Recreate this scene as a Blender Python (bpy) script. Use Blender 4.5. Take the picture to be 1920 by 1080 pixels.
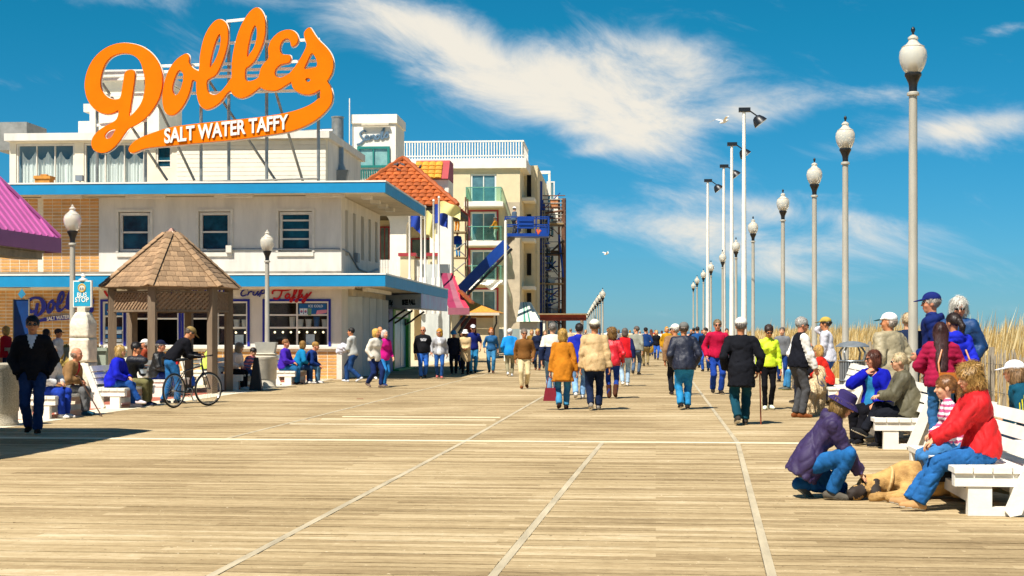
import bpy, bmesh, math, random
import numpy as np
from mathutils import Vector, Matrix, Quaternion
R = math.radians
random.seed(7)
for o in list(bpy.data.objects): bpy.data.objects.remove(o)
SC = bpy.context.scene
COL = SC.collection
# ------------------------------------------------------------------ camera
F = 2800.0; HZ = 622.0; CH = 1.5          # focal length in photo pixels, horizon row, eye height
cam = bpy.data.objects.new('camera', bpy.data.cameras.new('camera'))
COL.objects.link(cam); SC.camera = cam
cam.location = (0, 0, CH); cam.rotation_euler = (R(90), 0, 0)
cam.data.sensor_width = 36; cam.data.lens = F/1920*36
cam.data.shift_y = (HZ-540)/1920
cam.data.clip_start = .5; cam.data.clip_end = 20000
# ------------------------------------------------------------------ light
SK = (.36, .54)                                   # metres right / away per metre of drop
SUNV = Vector((SK[0], SK[1], -1)).normalized()      # the way sunlight travels
sun = bpy.data.objects.new('sun', bpy.data.lights.new('sun', 'SUN'))
COL.objects.link(sun); sun.location = (-20, -20, 50)
sun.rotation_euler = SUNV.to_track_quat('-Z', 'Y').to_euler()
sun.data.energy = 5.0; sun.data.angle = R(.53); sun.data.color = (1, .945, .85)
vs = SC.view_settings
SC.display_settings.display_device = 'sRGB'
vs.view_transform = 'Standard'; vs.look = 'None'; vs.gamma = 1; vs.exposure = 0.68; vs.use_curve_mapping = False
# ------------------------------------------------------------------ world
W = bpy.data.worlds.new('World'); SC.world = W; W.use_nodes = True
nt = W.node_tree; nt.nodes.clear()
def N(t, **kw):
    n = nt.nodes.new(t)
    for k, v in kw.items(): setattr(n, k, v)
    return n
def M(op, a, b=None, c=None, clamp=False):
    n = N('ShaderNodeMath', operation=op); n.use_clamp = clamp
    for i, v in enumerate((a, b, c)):
        if v is None: continue
        if isinstance(v, (int, float)): n.inputs[i].default_value = v
        else: nt.links.new(v, n.inputs[i])
    return n.outputs[0]
L = nt.links.new
sky = N('ShaderNodeTexSky', sky_type='NISHITA'); sky.sun_disc = False
sky.sun_elevation = math.asin(-SUNV.z); sky.sun_rotation = math.atan2(-SUNV.x, -SUNV.y)
sky.altitude = 0; sky.air_density = 1.0; sky.dust_density = 0.0; sky.ozone_density = 5.0
hs = N('ShaderNodeHueSaturation'); hs.inputs['Hue'].default_value = .488; hs.inputs['Saturation'].default_value = 1.22; hs.inputs['Value'].default_value = .78
L(sky.outputs[0], hs.inputs['Color'])
tc = N('ShaderNodeTexCoord'); sx = N('ShaderNodeSeparateXYZ'); L(tc.outputs['Generated'], sx.inputs[0])
X, Y, Z = sx.outputs
az = M('ARCTAN2', X, Y)                                   # azimuth, 0 along the view
el = M('ARCSINE', Z)
hzr = N('ShaderNodeMapRange'); hzr.inputs['From Min'].default_value = 0; hzr.inputs['From Max'].default_value = .20; L(el, hzr.inputs['Value'])
tint = N('ShaderNodeMix', data_type='RGBA'); tint.inputs[6].default_value = (.36, .755, 1.24, 1); tint.inputs[7].default_value = (.12, .95, 1.06, 1); L(hzr.outputs[0], tint.inputs[0])
skyc = N('ShaderNodeMix', data_type='RGBA', blend_type='MULTIPLY'); skyc.inputs[0].default_value = 1; L(hs.outputs[0], skyc.inputs[6]); L(tint.outputs[2], skyc.inputs[7])
cv = N('ShaderNodeCombineXYZ'); L(az, cv.inputs[0]); L(el, cv.inputs[1])
# streaky noise in azimuth / elevation, tilted as high cloud streaks are
mp = N('ShaderNodeMapping'); mp.inputs['Rotation'].default_value = (0, 0, R(-14)); mp.inputs['Scale'].default_value = (10, 25, 1)
mpr = N('ShaderNodeMapping'); mpr.inputs['Rotation'].default_value = (0, 0, R(16))
L(cv.outputs[0], mpr.inputs[0]); L(mpr.outputs[0], mp.inputs[0])
n1 = N('ShaderNodeTexNoise'); n1.inputs['Scale'].default_value = 1.0; n1.inputs['Detail'].default_value = 12; n1.inputs['Roughness'].default_value = .64; n1.inputs['Distortion'].default_value = .55
L(mp.outputs[0], n1.inputs['Vector'])
mp2 = N('ShaderNodeMapping'); mp2.inputs['Scale'].default_value = (3.2, 7, 1); mp2.inputs['Location'].default_value = (3.1, .7, 0)
L(mpr.outputs[0], mp2.inputs[0])
n2 = N('ShaderNodeTexNoise'); n2.inputs['Scale'].default_value = 1.0; n2.inputs['Detail'].default_value = 3
L(mp2.outputs[0], n2.inputs['Vector'])
def blob(px, py, rx, ry, rot, amp):
    """an elongated bank of cloud centred at a direction, size in pixels of arc"""
    a0 = math.atan((px-960)/F); e0 = math.atan((HZ-py)/F)
    c, s = math.cos(R(rot)), math.sin(R(rot))
    da = M('SUBTRACT', az, a0); de = M('SUBTRACT', el, e0)
    u = M('MULTIPLY', M('ADD', M('MULTIPLY', da, c), M('MULTIPLY', de, s)), F/rx)
    v = M('MULTIPLY', M('SUBTRACT', M('MULTIPLY', de, c), M('MULTIPLY', da, s)), F/ry)
    r2 = M('ADD', M('MULTIPLY', u, u), M('MULTIPLY', v, v))
    return M('MULTIPLY', M('POWER', 2.71828, M('MULTIPLY', r2, -1.0)), amp)
tot = None
for b in [(800, 70, 230, 62, -24, .42), (1010, 150, 300, 62, -20, .50), (1200, 95, 170, 55, -6, .46), (1130, 225, 210, 60, -14, .40), (900, 190, 150, 50, -20, .28), (1420, 215, 130, 38, 8, .46), (560, 10, 240, 34, -6, .30),
          (1270, 455, 170, 40, -8, .32), (1450, 505, 200, 26, -4, .22), (1520, 465, 260, 40, -4, .34), (1300, 370, 130, 18, -6, .30), (1700, 270, 240, 34, 8, .44), (1880, 85, 90, 16, 12, .34), (1700, 190, 110, 15, 0, .26),
          (1095, 285, 60, 14, 10, .30), (1100, 400, 80, 45, -14, .30), (1880, 255, 120, 36, 6, .36), (1670, 430, 190, 30, -6, .30), (1330, 420, 140, 30, -4, .30), (1240, 150, 200, 60, -12, .30), (1560, 370, 90, 12, 0, .25), (190, 18, 180, 18, 0, .28), (60, 170, 120, 26, 10, .16), (1480, 400, 150, 22, -4, .30), (1580, 525, 160, 18, -4, .22), (1790, 575, 190, 10, -3, .20)]:
    g = blob(*b); tot = g if tot is None else M('ADD', tot, g)
lowf = M('MULTIPLY', M('SUBTRACT', n2.outputs[0], .50), .9)
outs = M('MULTIPLY', M('MINIMUM', M('MAXIMUM', M('SUBTRACT', M('ABSOLUTE', az), .36), 0), .5), .26)
dens = M('ADD', M('ADD', tot, outs), M('ADD', M('MULTIPLY', M('SUBTRACT', n1.outputs[0], .5), 1.5), M('MULTIPLY', lowf, .35)))
mr = N('ShaderNodeMapRange'); mr.interpolation_type = 'SMOOTHSTEP'
mr.inputs['From Min'].default_value = .11; mr.inputs['From Max'].default_value = .84; mr.inputs['To Max'].default_value = .96
L(dens, mr.inputs['Value'])
up = N('ShaderNodeMapRange'); up.inputs['From Min'].default_value = -.01; up.inputs['From Max'].default_value = .02; L(el, up.inputs['Value'])
fac = M('MULTIPLY', mr.outputs[0], up.outputs[0])
shade = N('ShaderNodeMix', data_type='RGBA'); shade.inputs[6].default_value = (6.2, 7.4, 8.6, 1); shade.inputs[7].default_value = (9.8, 9.1, 7.8, 1)
L(mr.outputs[0], shade.inputs[0])
mix = N('ShaderNodeMix', data_type='RGBA'); L(fac, mix.inputs[0]); L(skyc.outputs[2], mix.inputs[6]); L(shade.outputs[2], mix.inputs[7])
bg = N('ShaderNodeBackground'); bg.inputs['Strength'].default_value = .060
L(mix.outputs[2], bg.inputs['Color'])
wo = N('ShaderNodeOutputWorld'); L(bg.outputs[0], wo.inputs['Surface'])

# ------------------------------------------------------------------ pixel helpers: a pixel is a direction, the depth comes from what it touches
def G(px, py):
    d = CH*F/(py-HZ); return Vector(((px-960)*d/F, d, 0))
def AT(px, py, d): return Vector(((px-960)*d/F, d, CH+(HZ-py)*d/F))
class Frame:
    """a standing frame: local x to the right along a facade, local y along its depth, yaw clockwise in degrees"""
    def __init__(s, org, yaw):
        s.o = Vector(org); a = R(yaw); s.yaw = yaw
        s.ex = Vector((math.cos(a), -math.sin(a), 0)); s.ey = Vector((math.sin(a), math.cos(a), 0))
    def loc(s, p):
        q = Vector(p)-s.o; return Vector((q.dot(s.ex), q.dot(s.ey), q.z))
    def wld(s, x, y, z=0): return s.o+s.ex*x+s.ey*y+Vector((0, 0, z))
    def fy(s, px, py, y=0.0):                       # where the pixel's ray meets local plane y
        d = Vector(((px-960)/F, 1, (HZ-py)/F)); c = Vector((0, 0, CH))
        t = (y-(c-s.o).dot(s.ey))/d.dot(s.ey); return s.loc(c+d*t)
    def fx(s, px, py, x=0.0):
        d = Vector(((px-960)/F, 1, (HZ-py)/F)); c = Vector((0, 0, CH))
        t = (x-(c-s.o).dot(s.ex))/d.dot(s.ex); return s.loc(c+d*t)

# ------------------------------------------------------------------ materials
def lin(h, k=1.0):
    h = h.lstrip('#'); out = []
    for i in (0, 2, 4):
        c = int(h[i:i+2], 16)/255
        out.append((c/12.92 if c <= .04045 else ((c+.055)/1.055)**2.4)*k)
    return tuple(out)
MATS = {}
def mat(name, col, rough=.6, var=.12, scale=6.0, bump=0.0, bscale=60.0, metal=0.0, stretch=(1, 1, 1), spec=.4, rnd=0.0, coords='Object', tint=None, sheen=0.0):
    """principled surface with noise variation; rnd varies the tone from object to object"""
    if name in MATS: return MATS[name]
    m = bpy.data.materials.new(name); m.use_nodes = True; t = m.node_tree
    b = t.nodes['Principled BSDF']; c = lin(col) if isinstance(col, str) else col
    b.inputs['Roughness'].default_value = rough; b.inputs['Metallic'].default_value = metal; b.inputs['Specular IOR Level'].default_value = spec
    if sheen: b.inputs['Sheen Weight'].default_value = sheen
    tcn = t.nodes.new('ShaderNodeTexCoord'); mpn = t.nodes.new('ShaderNodeMapping'); mpn.inputs['Scale'].default_value = stretch
    t.links.new(tcn.outputs[coords], mpn.inputs[0])
    nz = t.nodes.new('ShaderNodeTexNoise'); nz.inputs['Scale'].default_value = scale; nz.inputs['Detail'].default_value = 6; nz.inputs['Roughness'].default_value = .65
    t.links.new(mpn.outputs[0], nz.inputs['Vector'])
    mx = t.nodes.new('ShaderNodeMix'); mx.data_type = 'RGBA'
    lo = tuple(max(0, v*(1-var*1.8)) for v in c); hi = tuple(min(.95, v*(1+var*1.2)) for v in c)
    if tint: lo = lin(tint) if isinstance(tint, str) else tint
    mx.inputs[6].default_value = (*lo, 1); mx.inputs[7].default_value = (*hi, 1)
    rp = t.nodes.new('ShaderNodeMapRange'); rp.inputs['From Min'].default_value = .3; rp.inputs['From Max'].default_value = .7
    t.links.new(nz.outputs[0], rp.inputs['Value']); t.links.new(rp.outputs[0], mx.inputs[0])
    src = mx.outputs[2]
    if rnd:
        oi = t.nodes.new('ShaderNodeObjectInfo'); r2 = t.nodes.new('ShaderNodeMapRange')
        r2.inputs['To Min'].default_value = 1-rnd; r2.inputs['To Max'].default_value = 1+rnd
        t.links.new(oi.outputs['Random'], r2.inputs['Value'])
        vm = t.nodes.new('ShaderNodeVectorMath'); vm.operation = 'SCALE'
        t.links.new(src, vm.inputs[0]); t.links.new(r2.outputs[0], vm.inputs['Scale']); src = vm.outputs[0]
    t.links.new(src, b.inputs['Base Color'])
    if bump:
        n3 = t.nodes.new('ShaderNodeTexNoise'); n3.inputs['Scale'].default_value = bscale; n3.inputs['Detail'].default_value = 4
        t.links.new(mpn.outputs[0], n3.inputs['Vector'])
        bp = t.nodes.new('ShaderNodeBump'); bp.inputs['Strength'].default_value = bump; bp.inputs['Distance'].default_value = .02
        t.links.new(n3.outputs[0], bp.inputs['Height']); t.links.new(bp.outputs[0], b.inputs['Normal'])
    MATS[name] = m; return m
def cloth(col, rough=.85):
    return mat('cloth_'+col.strip('#')+('' if rough > .7 else 'g'), col, rough, .14, 5, .25, 160, spec=.12 if rough > .7 else .4)
def denim(col): return mat('denim_'+col.strip('#'), col, .9, .22, 7, .3, 220, spec=.15)
def glass_mat(name, col, rough=.06):
    m = mat(name, col, rough, .25, 1.2, spec=.9); return m
# ------------------------------------------------------------------ mesh building
def link(name, me, parent=None, mats=()):
    o = bpy.data.objects.new(name, me); COL.objects.link(o)
    for m in mats: me.materials.append(m)
    if parent is not None: o.parent = parent
    return o
def tag(o, label=None, cat=None, group=None, kind=None):
    if label: o['label'] = label
    if cat: o['category'] = cat
    if group: o['group'] = group
    if kind: o['kind'] = kind
    return o
def empty(name, loc=(0, 0, 0), yaw=0, label=None, cat=None, group=None):
    o = bpy.data.objects.new(name, None); COL.objects.link(o); o.location = loc; o.rotation_euler = (0, 0, -R(yaw))
    o.empty_display_size = .2
    return tag(o, label, cat, group)
class MB:
    def __init__(s): s.v = []; s.f = []; s.m = []; s.cur = 0
    def add(s, vs, fs, m=None):
        n = len(s.v); s.v += [tuple(v) for v in vs]; s.f += [tuple(i+n for i in f) for f in fs]; s.m += [s.cur if m is None else m]*len(fs); return s
    def box(s, lo, hi, m=None):
        x0, y0, z0 = lo; x1, y1, z1 = hi
        return s.add([(x0, y0, z0), (x1, y0, z0), (x1, y1, z0), (x0, y1, z0), (x0, y0, z1), (x1, y0, z1), (x1, y1, z1), (x0, y1, z1)],
                     [(0, 3, 2, 1), (4, 5, 6, 7), (0, 1, 5, 4), (1, 2, 6, 5), (2, 3, 7, 6), (3, 0, 4, 7)], m)
    def hexa(s, lo4, hi4, m=None):
        return s.add(list(lo4)+list(hi4), [(0, 3, 2, 1), (4, 5, 6, 7), (0, 1, 5, 4), (1, 2, 6, 5), (2, 3, 7, 6), (3, 0, 4, 7)], m)
    def bar(s, a, b, w, h=None, m=None, up=(0, 0, 1)):
        a, b = Vector(a), Vector(b); d = (b-a).normalized(); h = h or w; u = Vector(up)
        if abs(d.dot(u)) > .98: u = Vector((0, 1, 0))
        r = d.cross(u).normalized(); u = r.cross(d)
        c = lambda p: [p-r*w/2-u*h/2, p+r*w/2-u*h/2, p+r*w/2+u*h/2, p-r*w/2+u*h/2]
        A, B = c(a), c(b)
        return s.add(A+B, [(3, 2, 1, 0), (4, 5, 6, 7), (0, 1, 5, 4), (1, 2, 6, 5), (2, 3, 7, 6), (3, 0, 4, 7)], m)
    def tube(s, pts, r, n=8, m=None, caps=True, closed=False):
        pts = [Vector(p) for p in pts]; k = len(pts); rs = r if isinstance(r, (list, tuple)) else [r]*k
        base = len(s.v); u = None
        for i, p in enumerate(pts):
            if closed: d = pts[(i+1) % k]-pts[i-1]
            else: d = pts[min(i+1, k-1)]-pts[max(i-1, 0)]
            d.normalize()
            if u is None: u = d.orthogonal().normalized()
            else: u = (u-d*u.dot(d)); u = u.normalized() if u.length > 1e-6 else d.orthogonal().normalized()
            w = d.cross(u)
            for j in range(n):
                a = 2*math.pi*j/n; s.v.append(tuple(p+(u*math.cos(a)+w*math.sin(a))*rs[i]))
        mm = s.cur if m is None else m
        for i in range(k if closed else k-1):
            i2 = (i+1) % k
            for j in range(n):
                s.f.append((base+i*n+j, base+i*n+(j+1) % n, base+i2*n+(j+1) % n, base+i2*n+j)); s.m.append(mm)
        if caps and not closed:
            s.f.append(tuple(base+j for j in reversed(range(n)))); s.m.append(mm)
            s.f.append(tuple(base+(k-1)*n+j for j in range(n))); s.m.append(mm)
        return s
    def lathe(s, prof, c=(0, 0, 0), n=20, m=None, sx=1, sy=1):
        base = len(s.v); mm = s.cur if m is None else m
        for r, z in prof:
            for j in range(n):
                a = 2*math.pi*j/n; s.v.append((c[0]+r*math.cos(a)*sx, c[1]+r*math.sin(a)*sy, c[2]+z))
        for i in range(len(prof)-1):
            for j in range(n):
                s.f.append((base+i*n+j, base+i*n+(j+1) % n, base+(i+1)*n+(j+1) % n, base+(i+1)*n+j)); s.m.append(mm)
        s.f.append(tuple(base+j for j in reversed(range(n)))); s.m.append(mm)
        s.f.append(tuple(base+(len(prof)-1)*n+j for j in range(n))); s.m.append(mm)
        return s
    def prism(s, poly, y0, y1, m=None):               # polygon in x,z pushed along y
        n = len(poly); return s.add([(x, y0, z) for x, z in poly]+[(x, y1, z) for x, z in poly],
            [tuple(range(n)), tuple(range(2*n-1, n-1, -1))]+[(i, i+n, (i+1) % n+n, (i+1) % n) for i in range(n)], m)
    def mesh(s, name, smooth=False):
        me = bpy.data.meshes.new(name); me.from_pydata(s.v, [], s.f)
        if any(s.m): me.polygons.foreach_set('material_index', s.m)
        bm = bmesh.new(); bm.from_mesh(me); bmesh.ops.recalc_face_normals(bm, faces=bm.faces); bm.to_mesh(me); bm.free()
        if smooth: me.polygons.foreach_set('use_smooth', [True]*len(me.polygons)); me.set_sharp_from_angle(angle=R(40))
        me.update(); return me
    def build(s, name, mats, parent=None, smooth=False):
        return link(name, s.mesh(name, smooth), parent, mats if isinstance(mats, (list, tuple)) else [mats])
def boxo(name, lo, hi, m, parent=None): return MB().box(lo, hi).build(name, m, parent)
def inst(name, me, parent=None, loc=(0, 0, 0), rot=(0, 0, 0), scale=(1, 1, 1)):
    o = bpy.data.objects.new(name, me); COL.objects.link(o); o.location = loc; o.rotation_euler = rot; o.scale = scale
    if parent is not None: o.parent = parent
    return o
def copy_tree(o, parent=None):
    c = o.copy(); COL.objects.link(c); c.parent = parent
    for ch in list(o.children): copy_tree(ch, c)
    return c
def chaikin(pts, n=2, closed=True):
    for _ in range(n):
        q = []
        k = len(pts)
        for i in range(k if closed else k-1):
            a, b = pts[i], pts[(i+1) % k]
            q.append(tuple(.75*x+.25*y for x, y in zip(a, b))); q.append(tuple(.25*x+.75*y for x, y in zip(a, b)))
        pts = q if closed else [pts[0]]+q+[pts[-1]]
    return pts
def crv_mesh(name, polys, extrude, offset=0.0):
    """flat outline with holes, given as lists of (x, z), as a solid mesh standing in the x-z plane"""
    cu = bpy.data.curves.new(name, 'CURVE'); cu.dimensions = '2D'; cu.fill_mode = 'BOTH'; cu.extrude = extrude; cu.offset = offset
    for p in polys:
        sp = cu.splines.new('POLY'); sp.points.add(len(p)-1); sp.use_cyclic_u = True
        for i, (x, z) in enumerate(p): sp.points[i].co = (x, z, 0, 1)
    return curve_to_mesh(name, cu)
def curve_to_mesh(name, cu):
    o = bpy.data.objects.new('tmp', cu); COL.objects.link(o)
    dg = bpy.context.evaluated_depsgraph_get(); dg.update()
    me = bpy.data.meshes.new_from_object(o.evaluated_get(dg)); me.name = name
    bpy.data.objects.remove(o); bpy.data.curves.remove(cu)
    me.transform(Matrix.Rotation(R(90), 4, 'X')); me.materials.clear(); return me
def text_mesh(name, s, size, extrude=.01, offset=0.0, shear=0.0, align='CENTER', sx=1.0, spacing=1.0):
    cu = bpy.data.curves.new(name, 'FONT'); cu.body = s; cu.size = size; cu.extrude = extrude; cu.offset = offset; cu.shear = shear
    cu.align_x = align; cu.align_y = 'CENTER'; cu.space_character = spacing
    me = curve_to_mesh(name, cu)
    if sx != 1: me.transform(Matrix.Diagonal((sx, 1, 1, 1)))
    return me
def catmull(pts, n=6):
    P = [Vector(p) for p in pts]; out = []
    for i in range(len(P)-1):
        a, b, c, d = P[max(i-1, 0)], P[i], P[i+1], P[min(i+2, len(P)-1)]
        for j in range(n):
            t = j/n; out.append(.5*((2*b)+(c-a)*t+(2*a-5*b+4*c-d)*t*t+(3*b-a-3*c+d)*t**3))
    out.append(P[-1]); return out
def strokes(mb, paths, w, thick, fn):
    """pen strokes (lists of 2D points) as flattened round ribbons; fn maps 2D to local 3D"""
    for k, path in enumerate(paths):
        pts = catmull([(x, y, 0) for x, y in path], 5)
        n = 8; base = len(mb.v)
        for i, p in enumerate(pts):
            d = pts[min(i+1, len(pts)-1)]-pts[max(i-1, 0)]; d.normalize(); nn = Vector((-d.y, d.x, 0))
            e = .55 if i in (0, len(pts)-1) else 1
            for dx, dy in ((-.5, 0), (-.5, 1), (.5, 1), (.5, 0)):
                q = p+nn*w*dx*e; v = fn(q.x, q.y); mb.v.append((v.x, v.y-thick*dy-.0006*k, v.z))
        for i in range(len(pts)-1):
            for j in range(4):
                mb.f.append((base+i*4+j, base+i*4+(j+1) % 4, base+i*4+4+(j+1) % 4, base+i*4+4+j)); mb.m.append(mb.cur)
        mb.f.append((base, base+1, base+2, base+3)); mb.m.append(mb.cur); e = base+(len(pts)-1)*4; mb.f.append((e, e+1, e+2, e+3)); mb.m.append(mb.cur)
# ================================================================== ground
BW = Frame((0, 0, 0), 5.5)                   # boardwalk frame: x across, y along
EDGE_L, EDGE_R, V_END = -10.1, 5.2, 330.0
def struct(o): o['kind'] = 'structure'; return o
m_sand = mat('sand', '#d9c193', .95, .12, .8, .4, 30)
m_sea = mat('sea_water', '#2b5f7a', .25, .25, .05, .5, .6, spec=.5)
m_under = mat('joist_shadow', '#3a2c1c', .95, .2, 3)
g = MB(); g.add([(-900, -60, -.6), (60, -60, -.6), (140, 900, -.6), (140, 6000, -.6), (-900, 6000, -.6)], [(0, 1, 2, 3, 4)])
struct(g.build('sand_ground', m_sand))
g = MB(); g.add([(40, -200, -1.1), (9000, -200, -1.1), (9000, 15000, -1.1), (100, 15000, -1.1)], [(0, 1, 2, 3)])
struct(g.build('sea', m_sea))

# weathered planks: tone picked per board from the board's own place, grain along the board
PITCH = .145
def plank_material():
    m = bpy.data.materials.new('weathered_plank'); m.use_nodes = True; t = m.node_tree; b = t.nodes['Principled BSDF']
    ge = t.nodes.new('ShaderNodeNewGeometry'); vr = t.nodes.new('ShaderNodeVectorRotate'); vr.rotation_type = 'Z_AXIS'; vr.inputs['Angle'].default_value = R(5.5)
    t.links.new(ge.outputs['Position'], vr.inputs['Vector'])
    sp = t.nodes.new('ShaderNodeSeparateXYZ'); t.links.new(vr.outputs[0], sp.inputs[0])
    def mm(op, a, bb=None):
        n = t.nodes.new('ShaderNodeMath'); n.operation = op
        for i, v in enumerate((a, bb)):
            if v is None: continue
            if isinstance(v, (int, float)): n.inputs[i].default_value = v
            else: t.links.new(v, n.inputs[i])
        return n.outputs[0]
    row = mm('FLOOR', mm('MULTIPLY', sp.outputs[1], 1/PITCH)); sec = mm('FLOOR', mm('MULTIPLY', mm('ADD', sp.outputs[0], mm('MULTIPLY', mm('MODULO', row, 3), 1.13)), 1/3.4))
    cb = t.nodes.new('ShaderNodeCombineXYZ'); t.links.new(row, cb.inputs[0]); t.links.new(sec, cb.inputs[1])
    wn = t.nodes.new('ShaderNodeTexWhiteNoise'); wn.noise_dimensions = '2D'; t.links.new(cb.outputs[0], wn.inputs['Vector'])
    mp_ = t.nodes.new('ShaderNodeMapping'); mp_.inputs['Scale'].default_value = (1.2, 30, 1); t.links.new(vr.outputs[0], mp_.inputs[0])
    gr = t.nodes.new('ShaderNodeTexNoise'); gr.inputs['Scale'].default_value = 1.6; gr.inputs['Detail'].default_value = 9; gr.inputs['Roughness'].default_value = .72; t.links.new(mp_.outputs[0], gr.inputs['Vector'])
    big = t.nodes.new('ShaderNodeTexNoise'); big.inputs['Scale'].default_value = .35; big.inputs['Detail'].default_value = 4; t.links.new(vr.outputs[0], big.inputs['Vector'])
    fine = t.nodes.new('ShaderNodeTexNoise'); fine.inputs['Scale'].default_value = 11; fine.inputs['Detail'].default_value = 5; fine.inputs['Roughness'].default_value = .8; t.links.new(vr.outputs[0], fine.inputs['Vector'])
    fac = mm('ADD', mm('ADD', mm('MULTIPLY', wn.outputs[0], .26), mm('MULTIPLY', gr.outputs[0], 1.15)), mm('ADD', mm('MULTIPLY', big.outputs[0], .7), mm('MULTIPLY', fine.outputs[0], .45)))
    rp = t.nodes.new('ShaderNodeMapRange'); rp.inputs['From Min'].default_value = .86; rp.inputs['From Max'].default_value = 1.68; t.links.new(fac, rp.inputs['Value'])
    spk = t.nodes.new('ShaderNodeTexNoise'); spk.inputs['Scale'].default_value = 24; spk.inputs['Detail'].default_value = 2; t.links.new(vr.outputs[0], spk.inputs['Vector'])
    sk1 = t.nodes.new('ShaderNodeMapRange'); sk1.inputs['From Min'].default_value = .70; sk1.inputs['From Max'].default_value = .76; sk1.inputs['To Max'].default_value = .55; t.links.new(spk.outputs[0], sk1.inputs['Value'])
    sk2 = t.nodes.new('ShaderNodeMapRange'); sk2.inputs['From Min'].default_value = .30; sk2.inputs['From Max'].default_value = .24; sk2.inputs['To Max'].default_value = -.6; t.links.new(spk.outputs[0], sk2.inputs['Value'])
    fac = mm('ADD', fac, mm('ADD', sk1.outputs[0], sk2.outputs[0])); t.links.new(fac, rp.inputs['Value'])
    cr = t.nodes.new('ShaderNodeValToRGB'); e = cr.color_ramp.elements
    e[0].position = 0; e[0].color = (*lin('#5c4c36'), 1); e[1].position = 1; e[1].color = (*lin('#d4c2a0'), 1)
    x = e.new(.3); x.color = (*lin('#8d7856'), 1); x = e.new(.62); x.color = (*lin('#b09a74'), 1)
    t.links.new(rp.outputs[0], cr.inputs[0]); t.links.new(cr.outputs[0], b.inputs['Base Color'])
    b.inputs['Roughness'].default_value = .9; b.inputs['Specular IOR Level'].default_value = .15
    bp = t.nodes.new('ShaderNodeBump'); bp.inputs['Strength'].default_value = .35; bp.inputs['Distance'].default_value = .01
    t.links.new(gr.outputs[0], bp.inputs['Height']); t.links.new(bp.outputs[0], b.inputs['Normal'])
    return m
m_plank = plank_material()
bw = struct(empty('boardwalk', (0, 0, 0), 5.5))
def sections(v):
    if v > 20.3: return [(-10.1, -6.0), (-6.0, -2.6), (-2.6, 1.1), (1.1, EDGE_R)]
    t = (v-9.0)/11.3; c = [-2.72+.12*t, -1.0+.28*t, .70+.40*t]                 # the near seams run a little askew
    return [(-10.1, c[0]), (c[0], c[1]), (c[1], c[2]), (c[2], EDGE_R)]
GAP = .014
pm = MB().box((0, 0, -.045), (1, PITCH-GAP, 0)).mesh('plank')
pm.materials.append(m_plank)
stuff = MB(); rng = random.Random(3); nplank = 0
row = int(6.0/PITCH)
while row*PITCH < V_END:
    v = row*PITCH
    step = 1
    if 20.2 < v < 20.4: row += 1; continue
    for (a, b_) in sections(v):
        ins_a = .034 if a > EDGE_L else 0; ins_b = .034 if b_ < EDGE_R else 0
        dz = rng.uniform(-.004, .003)
        if 9.2 < v and nplank < 300:
            inst('plank', pm, bw, (a+ins_a, v, dz), (0, 0, rng.uniform(-.0006, .0006)), (b_-ins_b-a-ins_a, 1, 1)); nplank += 1
        elif v < 75:
            stuff.box((a+ins_a, v, -.045), (b_-ins_b, v+PITCH-GAP, dz))
        else:
            stuff.add([(a+ins_a, v, dz), (b_-ins_b, v, dz), (b_-ins_b, v+PITCH*4-GAP, dz), (a+ins_a, v+PITCH*4-GAP, dz)], [(0, 1, 2, 3)]); step = 4
    row += step
o = stuff.build('deck_boards', m_plank, bw); o['kind'] = 'stuff'
m_seam = mat('seam_board', '#b3a588', .9, .16, 2.5, .3, 40, stretch=(3, .4, 1))
for u in (-6.0, -2.6, 1.1): boxo('seam_board', (u-.03, 20.4, -.045), (u+.03, V_END, .002), m_seam, bw)
for k in range(3):
    ua, ub = sections(6.0)[k][1], sections(20.2)[k][1]
    MB().hexa([(ua-.03, 6, -.045), (ua+.03, 6, -.045), (ub+.03, 20.2, -.045), (ub-.03, 20.2, -.045)], [(ua-.03, 6, .002), (ua+.03, 6, .002), (ub+.03, 20.2, .002), (ub-.03, 20.2, .002)]).build('seam_board', m_seam, bw)
m_pale = mat('pale_plank', '#e3d6b4', .85, .1, 2.5, .2, 40, stretch=(.4, 3, 1))
boxo('pale_cross_board', (EDGE_L, 20.22, -.045), (EDGE_R, 20.39, .007), m_pale, bw)
for v, a, b_ in ((23.7, -5.9, -2.7), (25.1, -5.7, -2.7), (25.9, -5.5, -2.7)):
    boxo('pale_cross_board', (a, v, -.03), (b_, v+.10, .009), m_pale, bw)
struct(boxo('deck_underside', (EDGE_L, 5, -.6), (EDGE_R, V_END, -.056), m_under)).rotation_euler = (0, 0, -R(5.5))

# paved strip and plaza on the town side
m_conc = mat('pale_concrete', '#d8cbb0', .9, .1, 1.6, .3, 25)
m_red = mat('red_paver', '#a8604a', .9, .16, 5, .3, 25)
m_pave = mat('plaza_concrete', '#c4b596', .9, .12, 1.2, .3, 25)
def sheet(name, x0, x1, y0, y1, z, m):
    o = struct(boxo(name, (x0, y0, -.5), (x1, y1, z), m)); o.rotation_euler = (0, 0, -R(5.5)); return o
sheet('kerb_strip', -10.75, -10.1, 5, 62, .004, m_conc)
sheet('red_paver_strip', -12.0, -10.75, 5, 62, 0, m_red)
sheet('plaza', -70, -12.0, 5, 62, .003, m_pave)
sheet('far_pavement', -70, -10.1, 62, V_END, 0, m_pave)

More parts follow.
